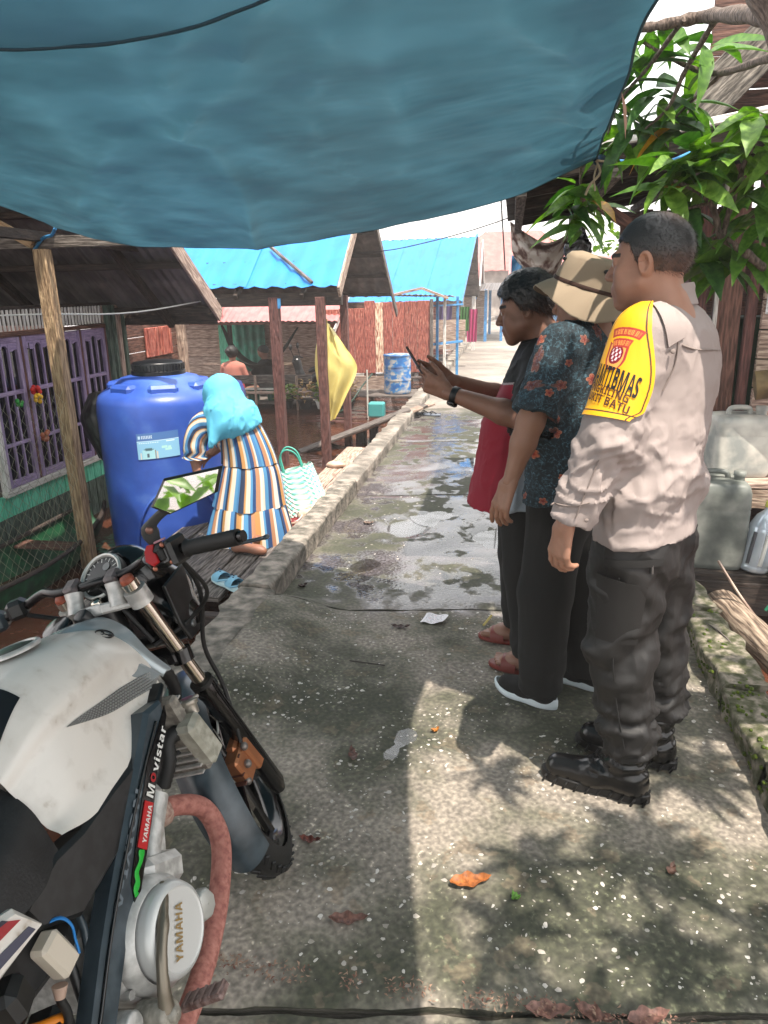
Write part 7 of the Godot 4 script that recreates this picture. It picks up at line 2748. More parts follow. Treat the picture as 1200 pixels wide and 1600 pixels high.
	t.mesh(g,func(p: Vector3,n: Vector3) -> float: return .006 * nz(V(p.x * 7.0,p.y * 2.2,p.z * 7.0)) + .005 * sin(p.y * 50.0 + nz(p * 5.0) * 4.0) * exp(-pow((p.y - .15) / .07,2.0)))
	put("trousers",root,g,cloth(Color(.045,.047,.047),.9))
	var wd := (lw - le).normalized()
	var wp := lw - wd * .035
	var sdv := V(.05,-.25,.97).normalized()
	sdv = (sdv - wd * sdv.dot(wd)).normalized()
	var wb := Basis(sdv.cross(wd).normalized(),wd,sdv)
	var watch := MeshInstance3D.new()
	watch.free()
	g = G.new()
	g.lathe([[.029,-.012],[.033,-.012],[.0335,.0],[.033,.012],[.029,.012]],28,Transform3D(wb.scaled(Vector3.ONE),wp))
	var wt := put("watch_strap",root,g,plain(Color(.03,.03,.032),.5))
	var dd := (sdv * .55 - wb.x * .85 * signf(wb.x.y)).normalized()
	if dd.y > 0:
		dd = (sdv * .75 + V(0,-.65,0)).normalized()
	var wz := wd.cross(dd).normalized()
	g = G.new()
	g.lathe([[.001,.010],[.016,.010],[.018,.008],[.021,.006],[.022,.0],[.021,-.003],[.001,-.003]],28,Transform3D(Basis(wz,dd,wd),wp + dd * .034))
	put("watch_case",wt,g,plain(Color(.035,.036,.038),.25))
	var ph := thing("phone","dark slim phone held up in the hands of the man in the polo shirt","phone",V(-.36,1.2,-2.92))
	var pd := V(-.52,.84,-.02).normalized()
	var pz := V(.20,.02,.98)
	pz = (pz - pd * pz.dot(pd)).normalized()
	var pb := Basis(pd,pz.cross(pd).normalized(),pz)
	g = G.new()
	g.box(V(-.362,1.252,-2.915),V(.155,.009,.072),.003,pb)
	put("case",ph,g,plain(Color(.09,.05,.05),.4))
	g = G.new()
	g.box(V(-.362,1.252,-2.915) + pb.y * .0048,V(.146,.001,.066),.0,pb)
	put("screen",ph,g,plain(Color(.02,.02,.022),.06))

func dress_stripes() -> StandardMaterial3D:
	var N := 512
	var im := Image.create(N,8,false,Image.FORMAT_RGB8)
	var pal := [Color(.78,.73,.67),Color(.26,.46,.64),Color(.13,.26,.44),Color(.68,.50,.30),Color(.80,.76,.71),Color(.30,.52,.68),Color(.12,.18,.28),Color(.66,.48,.36)]
	var wd := [11,8,6,10,4,12,5,9,12,5,7]
	var x := 0
	var k := 0
	while x < N:
		var w: int = wd[k % wd.size()]
		im.fill_rect(Rect2i(x,0,mini(w,N - x),8),pal[(k * 3 + k / 8) % 8])
		x += w
		k += 1
	var m := StandardMaterial3D.new()
	m.albedo_texture = ImageTexture.create_from_image(im)
	m.roughness = .8
	return m

func build_kneeling_woman() -> void:
	var root := thing("person","woman in a striped tiered dress and light blue headscarf kneeling at the tank","person",V(-1.64,-.05,-4.45))
	var skin := Color(.24,.11,.07)
	var st := dress_stripes()
	var ax := [V(-1.665,-.04,-4.45),V(-1.66,.20,-4.46),V(-1.645,.47,-4.47),V(-1.68,.70,-4.45),V(-1.73,.84,-4.44)]
	var tier := func(n: String,t0: float,t1: float,r0: float,r1: float,gather: float,off: float) -> void:
		var g := G.new()
		g.grid(120,16,func(s: float,v: float) -> Vector3:
			var c := spl(ax,lerpf(t0,t1,v))
			var a := s * TAU
			var r := lerpf(r0,r1,pow(v,.8))
			var pl := sin(s * TAU * 17.0 + sin(s * 30.0) * 1.2) * gather * (.35 + .65 * absf(v - .0)) + sin(s * TAU * 5.0 + 1.0) * gather * 1.3 * v
			return c + V(cos(a) * (r + pl) * 1.04,.004 * sin(s * TAU * 8.0) * v,sin(a) * (r + pl) * .96),1.0,1.0,true)
		for i in g.u.size():
			g.u[i] = Vector2(g.u[i].x + off,.5)
		put(n,root,g,st)
	tier.call("dress_top",1.0,.50,.075,.172,.004,.0)
	tier.call("dress_tier",.495,.245,.168,.225,.007,.37)
	tier.call("dress_tier",.25,.0,.220,.272,.010,.71)
	for q in [[[V(-1.82,.765,-4.40),V(-1.91,.72,-4.37),V(-1.955,.62,-4.35),V(-1.965,.52,-4.35)],1.0],[[V(-1.66,.76,-4.53),V(-1.74,.68,-4.66),V(-1.84,.60,-4.70),V(-1.93,.53,-4.70)],.0]]:
		var g := G.new()
		var pts := curve(q[0],18)
		g.tube(pts,[.085,.086,.086,.084,.082,.08,.078,.076,.074,.073,.072,.072,.072,.072,.073,.074,.07,.066,.080],28)
		for i in g.u.size():
			g.u[i] = Vector2(g.u[i].y * 1.1 + .2,.5)
			g.v[i] += V(1,.3,1) * nz(g.v[i] * 12.0) * .012
		put("sleeve",root,g,st)
	var b := G.new()
	var hf := V(-.75,-.45,-.45).normalized()
	var hl := Vector3.UP.cross(hf).normalized()
	head(b,Transform3D(Basis(hl,hf.cross(hl),hf),V(-1.80,.90,-4.47)),skin,.95,V(0,-.16,-.06),.006)
	skin_sdf(b,V(-2.1,.35,-4.8),V(-1.6,.85,-4.25),.011,[[V(-1.90,.72,-4.37),V(-1.965,.52,-4.35),.045,.036],[V(-1.965,.52,-4.35),V(-1.95,.44,-4.32),.036,.026],[V(-1.84,.6,-4.7),V(-1.99,.48,-4.68),.045,.03]],skin)
	hand(b,V(-1.945,.445,-4.32),V(.1,-1,.15),V(.3,0,-.9),V(-.9,0,0),[.8,.9,1.0,1.0],skin,.4,.92)
	hand(b,V(-1.99,.48,-4.68),V(-.8,-.6,0),V(0,-.8,.5),V(0,.5,.8),[.4,.4,.4,.4],skin,.3,.92)
	skin_sdf(b,V(-1.95,-.06,-4.75),V(-1.38,.85,-4.02),.013,[[V(-1.70,.8,-4.45),V(-1.66,.3,-4.46),.06,.12],[V(-1.75,.25,-4.5),V(-1.80,.02,-4.45),.08,.05],[V(-1.72,.02,-4.40),V(-1.66,-.002,-4.17),.045,.036],[V(-1.66,-.002,-4.17),V(-1.50,-.008,-4.14),.034,.028],[V(-1.52,-.008,-4.14),V(-1.47,-.012,-4.13),.030,.022],[V(-1.58,.03,-4.38),V(-1.545,.03,-4.22),.034,.026]],skin)
	put("body",root,b,skin_mat(),true)
	var s := Sdf.new(V(-2.02,.56,-4.72),V(-1.46,1.05,-4.18),.0105)
	s.cap(V(-1.80,.915,-4.475),V(-1.755,.83,-4.44),.122,.118,.03)
	s.cap(V(-1.745,.82,-4.44),V(-1.70,.755,-4.43),.112,.155,.04)
	s.cap(V(-1.79,.80,-4.37),V(-1.82,.60,-4.28),.09,.018,.05)
	s.cap(V(-1.66,.76,-4.43),V(-1.58,.725,-4.42),.11,.05,.05)
	s.cut(V(-1.7,.695,-4.45),V(.30,-1,-.3).normalized())
	var g := G.new()
	s.mesh(g,func(p: Vector3,n: Vector3) -> float: return .006 * nz(V(p.x * 9.0,p.y * 3.0,p.z * 9.0)) + .011 * crease(p,V(7.0,2.0,7.0)) * smoothstep(.98,.84,p.y))
	put("headscarf",root,g,cloth(Color(.34,.68,.80),.75))
	var sc := thing("scoop","small red plastic scoop in the kneeling woman's left hand","scoop",V(-1.95,.36,-4.29))
	g = G.new()
	g.lathe([[.001,.0],[.045,.0],[.062,.075],[.066,.078],[.06,.078],[.042,.006],[.001,.006]],20,Transform3D(Basis(V(1,0,0),.5),V(-1.965,.335,-4.28)))
	put("cup",sc,g,plain(Color(.62,.06,.07),.35))
	g = G.new()
	g.tube([V(-1.92,.385,-4.27),V(-1.86,.40,-4.29),V(-1.82,.41,-4.31)],.009,8)
	put("grip",sc,g,plain(Color(.62,.06,.07),.35))

func build_far_people() -> void:
	var a := thing("person","person in a salmon top and red shorts sitting on the plank bench, back turned","person",V(-4.45,-.2,-11.55))
	var skin := Color(.36,.19,.13)
	var b := G.new()
	var o := V(-4.45,0,-11.62)
	skin_sdf(b,o + V(-.35,-.26,-.4),o + V(.35,.72,.4),.016,[[o + V(0,.56,0),o + V(0,.58,0),.085,.09],[o + V(0,.47,0),o + V(0,.38,0),.05,.06],[o + V(-.15,.33,0),o + V(-.20,.14,-.04),.048,.04],[o + V(.15,.33,0),o + V(.20,.14,-.04),.048,.04],[o + V(-.20,.14,-.04),o + V(-.12,.06,-.22),.04,.03],[o + V(.20,.14,-.04),o + V(.12,.30,-.2),.04,.03],[o + V(0,.32,0),o + V(0,.0,0),.11,.13],[o + V(-.08,.0,0),o + V(.0,-.02,.2),.075,.06],[o + V(.0,-.02,.2),o + V(.06,-.20,.22),.05,.035],[o + V(.08,.0,0),o + V(.02,-.02,.18),.075,.06],[o + V(.02,-.02,.18),o + V(-.05,-.20,.2),.05,.035]],skin)
	put("body",a,b,skin_mat(),true)
	var s := Sdf.new(o + V(-.3,-.1,-.25),o + V(.3,.5,.25),.014)
	s.cap(o + V(0,.30,0),o + V(0,.06,0),.155,.16,.03,.8,V(0,0,1))
	s.cap(o + V(-.13,.35,0),o + V(.13,.35,0),.06,.06,.04)
	s.cap(o + V(-.15,.34,0),o + V(-.19,.2,-.03),.06,.055,.02)
	s.cap(o + V(.15,.34,0),o + V(.19,.2,-.03),.06,.055,.02)
	var g := G.new()
	s.mesh(g)
	put("top",a,g,cloth(Color(.66,.42,.37)))
	s = Sdf.new(o + V(-.3,-.15,-.25),o + V(.3,.16,.35),.014)
	s.cap(o + V(0,.06,0),o + V(0,.0,.02),.165,.175,.03,.85,V(0,0,1))
	s.cap(o + V(-.09,.0,.02),o + V(-.03,.0,.16),.09,.075,.03)
	s.cap(o + V(.09,.0,.02),o + V(.03,.0,.16),.09,.075,.03)
	g = G.new()
	s.mesh(g)
	put("shorts",a,g,cloth(Color(.60,.16,.20)))
	g = G.new()
	g.ball(o + V(0,.585,.012),V(.10,.105,.105),16,10)
	g.ball(o + V(-.03,.60,.115),V(.05,.05,.045),12,8)
	for i in g.v.size():
		g.v[i] += Vector3.ONE * nz(g.v[i] * 30.0) * .008
	put("hair",a,g,plain(Color(.04,.035,.035),.6))
	var c := thing("person","person in a black shirt sitting deeper on the porch beside the hammock","person",V(-4.06,-.2,-12.0))
	o = V(-4.05,-.02,-12.05)
	b = G.new()
	skin_sdf(b,o + V(-.4,-.2,-.3),o + V(.35,.72,.3),.016,[[o + V(-.03,.55,0),o + V(-.03,.57,0),.085,.088],[o + V(0,.46,0),o + V(0,.38,0),.05,.06],[o + V(-.08,.33,.08),o + V(-.22,.20,.1),.045,.038],[o + V(-.22,.20,.1),o + V(-.34,.27,.08),.036,.028],[o + V(.02,.33,-.1),o + V(-.12,.15,-.14),.045,.038],[o + V(0,.3,0),o + V(0,.0,0),.11,.12],[o + V(0,-.02,.06),o + V(-.3,-.05,.08),.07,.05],[o + V(0,-.02,-.08),o + V(-.3,-.05,-.06),.07,.05]],Color(.22,.11,.075))
	put("body",c,b,skin_mat(),true)
	s = Sdf.new(o + V(-.3,-.08,-.28),o + V(.25,.5,.28),.014)
	s.cap(o + V(0,.32,0),o + V(0,.02,0),.14,.15,.03)
	s.cap(o + V(-.06,.34,.08),o + V(-.16,.24,.1),.062,.058,.02)
	g = G.new()
	s.mesh(g)
	put("shirt",c,g,cloth(Color(.045,.045,.05)))
	g = G.new()
	g.ball(o + V(-.015,.60,0),V(.095,.08,.098),16,10)
	put("hair",c,g,plain(Color(.03,.03,.03),.6))
	var m := thing("scooter","dark scooter with round mirrors parked on the plank house porch","scooter",V(-3.25,-.2,-11.7))
	o = V(-3.25,-.2,-11.7)
	g = G.new()
	var q := Sdf.new(o + V(-.35,.1,-.3),o + V(.35,.85,.3),.014)
	q.cap(o + V(-.15,.62,0),o + V(-.1,.42,0),.075,.06,.03)
	q.cap(o + V(-.1,.42,0),o + V(.02,.28,0),.07,.05,.04)
	q.cap(o + V(.02,.28,0),o + V(.28,.45,0),.06,.09,.05)
	q.mesh(g)
	put("fairing",m,g,plain(Color(.07,.075,.08),.3))
	g = G.new()
	g.tube(curve([o + V(.05,.47,0),o + V(.2,.52,0),o + V(.36,.54,0)],8),[.04,.06,.07,.075,.075,.07,.065,.06,.04],10,true,.6)
	put("seat",m,g,MT.black)
	for x in [-.22,.32]:
		g = G.new()
		g.lathe([[.12,-.03],[.17,-.025],[.185,.0],[.17,.025],[.12,.03]],24,Transform3D(Basis(V(1,0,0),PI / 2),o + V(x,.19,0)))
		put("wheel",m,g,MT.black)
	g = G.new()
	g.tube(curve([o + V(-.12,.66,-.24),o + V(-.16,.70,-.1),o + V(-.16,.70,.1),o + V(-.12,.66,.24)],10),.015,6)
	put("handlebar",m,g,MT.black)
	for z in [-.2,.2]:
		g = G.new()
		g.tube([o + V(-.14,.69,z * .8),o + V(-.18,.82,z)],.006,5)
		g.ball(o + V(-.18,.86,z),V(.02,.05,.055),12,8)
		put("mirror",m,g,MT.black)
	var m2 := thing("scooter","pale grey scooter with a dark seat parked far along the path behind the polo shirt","scooter",V(.35,0,-8.5))
	o = V(.30,.0,-8.4)
	q = Sdf.new(o + V(-.3,.15,-.7),o + V(.3,.95,.7),.018)
	q.cap(o + V(0,.70,.48),o + V(0,.45,.1),.10,.11,.04)
	q.cap(o + V(0,.3,.1),o + V(0,.3,-.25),.10,.08,.04)
	q.cap(o + V(0,.3,-.25),o + V(0,.85,-.42),.09,.08,.04)
	g = G.new()
	q.mesh(g)
	put("fairing",m2,g,plain(Color(.66,.70,.72),.35))
	g = G.new()
	g.tube(curve([o + V(0,.74,.6),o + V(0,.80,.35),o + V(0,.74,.0)],8),[.05,.10,.12,.125,.125,.12,.11,.10,.06],12,true,.5)
	put("seat",m2,g,MT.black)
	for z in [-.55,.5]:
		g = G.new()
		g.lathe([[.14,-.04],[.21,-.035],[.235,.0],[.21,.035],[.14,.04]],24,Transform3D(Basis(V(0,0,1),PI / 2),o + V(0,.235,z)))
		put("wheel",m2,g,MT.black)
	g = G.new()
	g.tube(curve([o + V(-.3,.98,-.4),o + V(-.1,1.0,-.45),o + V(.1,1.0,-.45),o + V(.3,.98,-.4)],10),.015,6)
	put("handlebar",m2,g,MT.black)

# ------------------------------------------------------------------ motorbike,in its own axes: x right,y up,z to the rear
func decal_text(par: Node,word: String,a: Vector3,b: Vector3,up: Vector3,h: float,m: Material,bold := true) -> void:
	var tg := lettering(word,1.0,bold)
	var lo := .0
	for p in tg:
		lo = minf(lo,p.x)
	var g := G.new()
	for p in tg:
		g.vert(a.lerp(b,1.0 - p.x / lo) + up * (p.y * h))
	for k in range(0,tg.size(),3):
		g.ix.append_array([k,k + 1,k + 2])
	put("lettering",par,g,m,false,true)

func build_motorbike() -> void:
	var b := thing("motorbike","white and black motorbike with a rusty exhaust leaning at the left front","motorbike",V(-.611,0,-1.064))
	b.basis = Basis(Vector3.UP,-.066) * Basis(V(0,0,1),.34)
	var P := func(n: String,g: G,m: Material,par: Node = null) -> MeshInstance3D: return put(n,par if par != null else b,g,m,false,true)
	var g: G
	var white := StandardMaterial3D.new()
	white.albedo_texture = ntex(101,.012,[[.1,Color(.62,.57,.51)],[.2,Color(.75,.725,.69)],[.45,Color(.81,.79,.76)]],5,512)
	white.uv1_triplanar = true
	white.uv1_scale = Vector3.ONE * 2.2
	white.roughness = .30
	white.clearcoat_enabled = true
	white.clearcoat = .35
	white.clearcoat_roughness = .2
	var black := worn(Color(.055,.06,.062),Color(.115,.12,.122),7.0,.42)
	var gloss := plain(Color(.03,.032,.036),.16)
	var slate := worn(Color(.15,.19,.215),Color(.25,.29,.315),4.0,.28)
	var chrome := plain(Color(.74,.71,.66),.14,1.0)
	var alu := worn(Color(.62,.615,.60),Color(.78,.775,.76),9.0,.42,.1,.35)
	var silver := plain(Color(.60,.63,.64),.24,.35)
	var rust := StandardMaterial3D.new()
	rust.albedo_texture = ntex(102,.03,[[.2,Color(.50,.30,.27)],[.5,Color(.61,.39,.35)],[.8,Color(.68,.47,.42)]],5,256)
	rust.uv1_triplanar = true
	rust.uv1_scale = Vector3.ONE * 8.0
	rust.roughness = .85
	var gold := plain(Color(.70,.46,.32),.35,.7)
	var rubber := plain(Color(.045,.046,.045),.62)
	var red := plain(Color(.62,.05,.08),.4)
	var ax := V(-.050,.280,-.585)
	var wb := Basis(V(0,.95,.30).normalized(),.45)
	var wx := Transform3D(wb * Basis(V(0,-1,0),V(1,0,0),V(0,0,1)),ax)
	var wheel := thing_part(b,"front_wheel")
	g = G.new()
	var tp := []
	for i in 17:
		var a := PI * i / 16.0
		tp.append([.222 + .058 * pow(sin(a),.8),-.040 * cos(a)])
	g.lathe(tp,72,wx)
	P.call("tyre",g,rubber,wheel)
	g = G.new()
	for i in 44:
		for sg in [-1.0,1.0]:
			var a: float = TAU * (i + .25 * sg) / 44.0
			var c: Vector3 = wx * V(cos(a) * .2785,.013 * sg,sin(a) * .2785)
			var d: Vector3 = wx * V(cos(a + .07) * .272,.029 * sg,sin(a + .07) * .272)
			g.bar(c,d,.012,.007,.002,wx.basis * V(cos(a),0,sin(a)))
	stuff(P.call("tread",g,rubber,wheel))
	g = G.new()
	g.lathe([[.20,-.03],[.225,-.034],[.225,-.034],[.225,-.026],[.20,-.016],[.195,.0],[.20,.016],[.225,.026],[.225,.034],[.20,.03],[.19,.0]],48,wx)
	P.call("rim",g,gloss,wheel)
	for i in 6:
		g = G.new()
		var a := TAU * i / 6.0
		g.bar(wx * V(cos(a) * .03,0,sin(a) * .03),wx * V(cos(a) * .2,0,sin(a) * .2),.025,.02,.004)
		P.call("spoke",g,gloss,wheel)
	g = G.new()
	g.lathe([[.07,.052],[.135,.052],[.135,.052],[.135,.057],[.135,.057],[.07,.057],[.07,.057],[.07,.052]],48,wx * Transform3D(Basis(V(1,0,0),PI),Vector3.ZERO))
	P.call("brake_disc",g,chrome,wheel)
	g = G.new()
	g.slab(14,26,func(s: float,t: float) -> Vector3:
		var a := lerpf(-1.0,1.85,t)
		var u := (s - .5) * 2.0
		var w := .062 * (1.0 - .35 * pow(absf(t - .62) * 1.7,3.0))
		var r := .330 - .035 * pow(absf(u),2.4) - .010 * absf(u) * t
		return ax + wb * V(u * w,cos(a) * r,sin(a) * r),V(0,-.003,0))
	P.call("mudguard",g,slate)
	for sx in [1.0,-1.0]:
		var top := V(.092 * sx,.925,-.335)
		var mid := V(.092 * sx,.63,-.425)
		var low := V(.092 * sx,.275,-.535)
		var fk := thing_part(b,"fork_leg")
		g = G.new()
		g.tube([top,mid - V(0,.02,.006)],.0175,20)
		P.call("chrome_tube",g,chrome,fk)
		g = G.new()
		g.tube([mid + V(0,.012,.004),mid,mid - V(0,.02,.006),mid - V(0,.03,.009),low + V(0,.12,.036),low,low - V(0,.03,.009)],[.027,.0285,.0285,.0255,.024,.025,.015],20)
		P.call("slider",g,gloss,fk)
		g = G.new()
		g.tube([mid + V(0,.006,.002),mid + V(0,.016,.005)],.029,20)
		P.call("dust_seal",g,rubber,fk)
		g = G.new()
		g.tube([top + V(0,.008,.002),top + V(0,.026,.008)],.0195,16)
		P.call("fork_collar",g,chrome,fk)
		g = G.new()
		g.lathe([[.017,.0],[.017,.008],[.014,.012],[.001,.012]],6,Transform3D(Basis(V(1,0,0),.3),top + V(0,.026,.008)))
		P.call("fork_cap",g,worn(Color(.50,.22,.14),Color(.64,.34,.24),20.0,.5),fk)
		g = G.new()
		g.tube([top + V(0,.004,0),top + V(0,-.034,-.010)],.027,18)
		P.call("clamp_ring",g,alu,fk)
		g = G.new()
		g.tube([top.lerp(mid,.66) + V(0,.016,0),top.lerp(mid,.66) - V(0,.016,0)],.026,16)
		P.call("clamp_ring",g,gloss,fk)
	g = G.new()
	var pl := PackedVector2Array([Vector2(-.10,-.03),Vector2(-.05,.005),Vector2(-.03,.035),Vector2(.03,.035),Vector2(.05,.005),Vector2(.10,-.03),Vector2(.085,-.055),Vector2(.03,-.02),Vector2(-.03,-.02),Vector2(-.085,-.055)])
	g.prism(pl,.024,Transform3D(Basis(V(1,0,0),V(0,.28,.96),V(0,.96,-.28)),V(0,.895,-.315)),.004)
	P.call("top_clamp",g,alu)
	g = G.new()
	g.bar(V(-.095,.735,-.395),V(.095,.735,-.395),.06,.03,.006)
	P.call("lower_clamp",g,gloss)
	g = G.new()
	g.tube([V(0,.915,-.325),V(0,.70,-.36)],.03,16)
	P.call("steering_head",g,black)
	g = G.new()
	g.lathe([[.001,.018],[.009,.018],[.014,.014],[.017,.0]],20,Transform3D(Basis(V(1,0,0),.3),V(0,.917,-.318)))
	P.call("steering_nut",g,chrome)
	g = G.new()
	g.lathe([[.001,.028],[.014,.028],[.018,.025],[.021,.0]],24,Transform3D(Basis(V(1,0,0),.5),V(-.012,.898,-.278)))
	P.call("key_lock",g,black)
	for q in [[V(-.052,.915,-.305),V(-.052,.960,-.322)],[V(.05,.905,-.318),V(.05,.955,-.335)]]:
		g = G.new()
		g.tube([q[0],(q[0] as Vector3).lerp(q[1],.6),q[1]],[.020,.018,.021],16)
		var rz: MeshInstance3D = P.call("riser",g,alu)
		g = G.new()
		g.box(q[1] + V(0,.014,-.004),V(.034,.022,.040),.006,Basis(V(1,0,0),.4))
		P.call("riser_cap",g,worn(Color(.28,.26,.26),Color(.40,.36,.36),15.0,.5),rz)
	g = G.new()
	g.tube(curve([V(-.43,.935,-.26),V(-.34,.94,-.315),V(-.24,.955,-.352),V(-.16,.975,-.352),V(-.10,.968,-.333),V(.0,.966,-.332),V(.085,.968,-.345),V(.14,.982,-.345),V(.20,1.0,-.305),V(.29,.992,-.285),V(.43,.985,-.265)],60),.0112,12)
	P.call("handlebar",g,plain(Color(.10,.10,.105),.22,.6))
	for q in [[V(.295,.990,-.285),V(.425,.985,-.266)],[V(-.33,.94,-.318),V(-.44,.935,-.255)]]:
		g = G.new()
		var pts := []
		var rr := []
		for i in 27:
			pts.append((q[0] as Vector3).lerp(q[1],i / 26.0))
			rr.append(.0195 if i == 0 else (.0172 if i % 2 else .0162))
		g.tube(pts,rr,18)
		var gp: MeshInstance3D = P.call("grip",g,rubber)
		g = G.new()
		g.tube([q[1],(q[1] as Vector3) + ((q[1] as Vector3) - q[0]).normalized() * .012],.012,14)
		P.call("bar_end",g,gloss,gp)
	var sw := thing_part(b,"switch_cluster")
	g = G.new()
	g.box(V(.235,.993,-.288),V(.052,.052,.058),.012,Basis(V(0,1,0),-.1))
	P.call("housing",g,gloss,sw)
	g = G.new()
	g.box(V(.272,.994,-.284),V(.016,.060,.062),.010,Basis(V(0,1,0),-.1))
	P.call("throttle_housing",g,black,sw)
	g = G.new()
	g.prism(PackedVector2Array([Vector2(-.010,.024),Vector2(.006,.022),Vector2(.004,.006),Vector2(.012,-.002),Vector2(.016,-.020),Vector2(.002,-.026),Vector2(-.014,-.012),Vector2(-.016,.010)]),.008,Transform3D(Basis(V(1,0,-.1),V(.05,.8,-.6),V(0,.6,.8)).orthonormalized(),V(.226,1.000,-.262)),.002)
	P.call("kill_switch",g,red,sw)
	g = G.new()
	g.box(V(.247,.998,-.260),V(.016,.03,.014),.005)
	P.call("rocker",g,rubber,sw)
	for q in [[.256,1.016,-.262],[.262,.976,-.262],[.218,.972,-.262]]:
		g = G.new()
		g.ball(V(q[0],q[1],q[2]),V(.0055,.0055,.004),10,6)
		P.call("screw",g,plain(Color(.66,.42,.34),.35,.6),sw)
	g = G.new()
	g.ball(V(.205,.995,-.266),V(.009,.009,.009),12,8)
	P.call("button",g,plain(Color(.36,.38,.40),.4),sw)
	g = G.new()
	g.box(V(.245,1.024,-.276),V(.026,.004,.010),.001,Basis(V(0,0,1),.1))
	P.call("label_strip",g,plain(Color(.70,.52,.56),.4),sw)
	g = G.new()
	g.box(V(.225,.985,-.345),V(.075,.032,.035),.008,Basis(V(0,1,0),-.15))
	P.call("master_cylinder",g,black)
	g = G.new()
	g.tube(curve([V(.25,.972,-.345),V(.30,.962,-.350),V(.37,.957,-.345),V(.43,.955,-.335),V(.452,.956,-.330)],20),[.010,.010,.0095,.009,.009,.0085,.008,.008,.008,.008,.0075,.0075,.0075,.007,.007,.007,.007,.0075,.009,.0095,.006],10,true,.6)
	P.call("brake_lever",g,slate)
	g = G.new()
	g.tube(curve([V(-.26,.94,-.38),V(-.34,.93,-.385),V(-.44,.925,-.34)],12),.008,8)
	P.call("clutch_lever",g,slate)
	for q in [[-.30,.944,-.335],[-.245,.958,-.35]]:
		g = G.new()
		g.box(V(q[0],q[1],q[2]),V(.045,.046,.05),.010,Basis(V(0,1,0),.5))
		P.call("left_switch",g,slate if q[0] < -.28 else black)
	var mr := thing_part(b,"mirror")
	g = G.new()
	g.tube(curve([V(.225,1.01,-.29),V(.232,1.05,-.278),V(.262,1.07,-.27),V(.315,1.088,-.268)],14),[.012,.013,.015,.018,.019,.018,.015,.012,.011,.0105,.010,.010,.011,.012,.014],10,true,.6)
	P.call("stem",g,plain(Color(.20,.21,.21),.55),mr)
	g = G.new()
	g.ball(V(.238,1.052,-.268),V(.009,.009,.006),10,6)
	P.call("screw",g,plain(Color(.48,.36,.32),.4,.6),mr)
	var mp := PackedVector2Array([Vector2(.278,1.100),Vector2(.325,1.142),Vector2(.442,1.122),Vector2(.412,1.078),Vector2(.305,1.072)])
	var mn := V(.324,-.068,.944).normalized()
	var mxx := V(.0,1.0,.10).cross(mn).normalized()
	var mt := Transform3D(Basis(mxx,mn.cross(mxx),mn),V(.36,1.105,-.262)) * Transform3D(Basis(),V(-.36,-1.105,-.026))
	g = G.new()
	g.prism(mp,.022,mt,.006)
	P.call("shell",g,plain(Color(.10,.105,.10),.5),mr)
	var ip := PackedVector2Array()
	for p in mp:
		ip.append(Vector2(.356,1.104).lerp(p,.90))
	g = G.new()
	g.prism(ip,.0015,mt * Transform3D(Basis(),V(0,0,.0215)))
	P.call("mirror_glass",g,plain(Color(.86,.87,.86),.02,1.0),mr)
	var sp := thing_part(b,"speedometer")
	var sx2 := Transform3D(Basis(V(1,0,0),.80),V(.0,.965,-.372))
	g = G.new()
	g.lathe([[.001,-.03],[.05,-.026],[.058,-.01],[.060,.008],[.056,.012]],36,sx2)
	P.call("housing",g,black,sp)
	g = G.new()
	g.lathe([[.058,.008],[.057,.014],[.054,.016],[.0495,.013],[.049,.008]],48,sx2)
	P.call("ring",g,plain(Color(.70,.70,.68),.3,.4),sp)
	g = G.new()
	g.lathe([[.0005,.0085],[.0495,.0085]],36,sx2)
	P.call("dial",g,plain(Color(.035,.036,.04),.25),sp)
	g = G.new()
	for i in 15:
		var a := 2.4 + TAU * .62 * i / 14.0
		g.bar(sx2 * V(cos(a) * .046,.0092,sin(a) * .046),sx2 * V(cos(a) * (.036 if i % 2 == 0 else .041),.0092,sin(a) * .036 if i % 2 == 0 else sin(a) * .041),.0018,.0005,.0,sx2.basis.y)
	P.call("ticks",g,MT.white_plastic,sp)
	g = G.new()
	g.lathe([[.0005,.010],[.010,.010]],20,sx2 * Transform3D(Basis(),V(.012,.0005,-.022)))
	P.call("warning_lamp",g,plain(Color(.42,.42,.42),.3),sp)
	g = G.new()
	g.bar(sx2 * V(-.03,.0095,.018),sx2 * V(.012,.0095,.020),.004,.0006,.0,sx2.basis.y)
	P.call("display_line",g,plain(Color(.6,.62,.62),.3),sp)
	var hs := Sdf.new(V(-.16,.70,-.66),V(.16,1.05,-.36),.009)
	hs.cap(V(0,.86,-.50),V(0,.93,-.45),.105,.085,.04,.9,V(0,0,1))
	hs.cap(V(-.075,.80,-.47),V(.075,.80,-.47),.055,.055,.04)
	hs.ell(V(0,.99,-.37),V(.085,.06,.05),.01,Basis(),true)
	g = G.new()
	hs.mesh(g)
	var hl: MeshInstance3D = P.call("headlamp_shell",g,gloss)
	g = G.new()
	g.lathe([[.075,-.012],[.07,.0],[.05,.014],[.001,.02]],32,Transform3D(Basis(V(1,0,0),-PI / 2 - .1),V(0,.855,-.592)))
	P.call("lens",g,plain(Color(.7,.72,.74),.08),hl)
	g = G.new()
	g.prism(PackedVector2Array([Vector2(-.505,.92),Vector2(-.40,.90),Vector2(-.40,.80),Vector2(-.415,.755),Vector2(-.465,.76),Vector2(-.475,.80)]),.01,Transform3D(Basis(V(0,0,1),V(0,1,0),V(1,0,0)),V(.112,0,0)),.002)
	var sb: MeshInstance3D = P.call("headlamp_bracket",g,black)
	g = G.new()
	g.ball(V(.124,.785,-.44),V(.006,.010,.010),12,8)
	P.call("bolt",g,plain(Color(.40,.41,.41),.35,.6),sb)
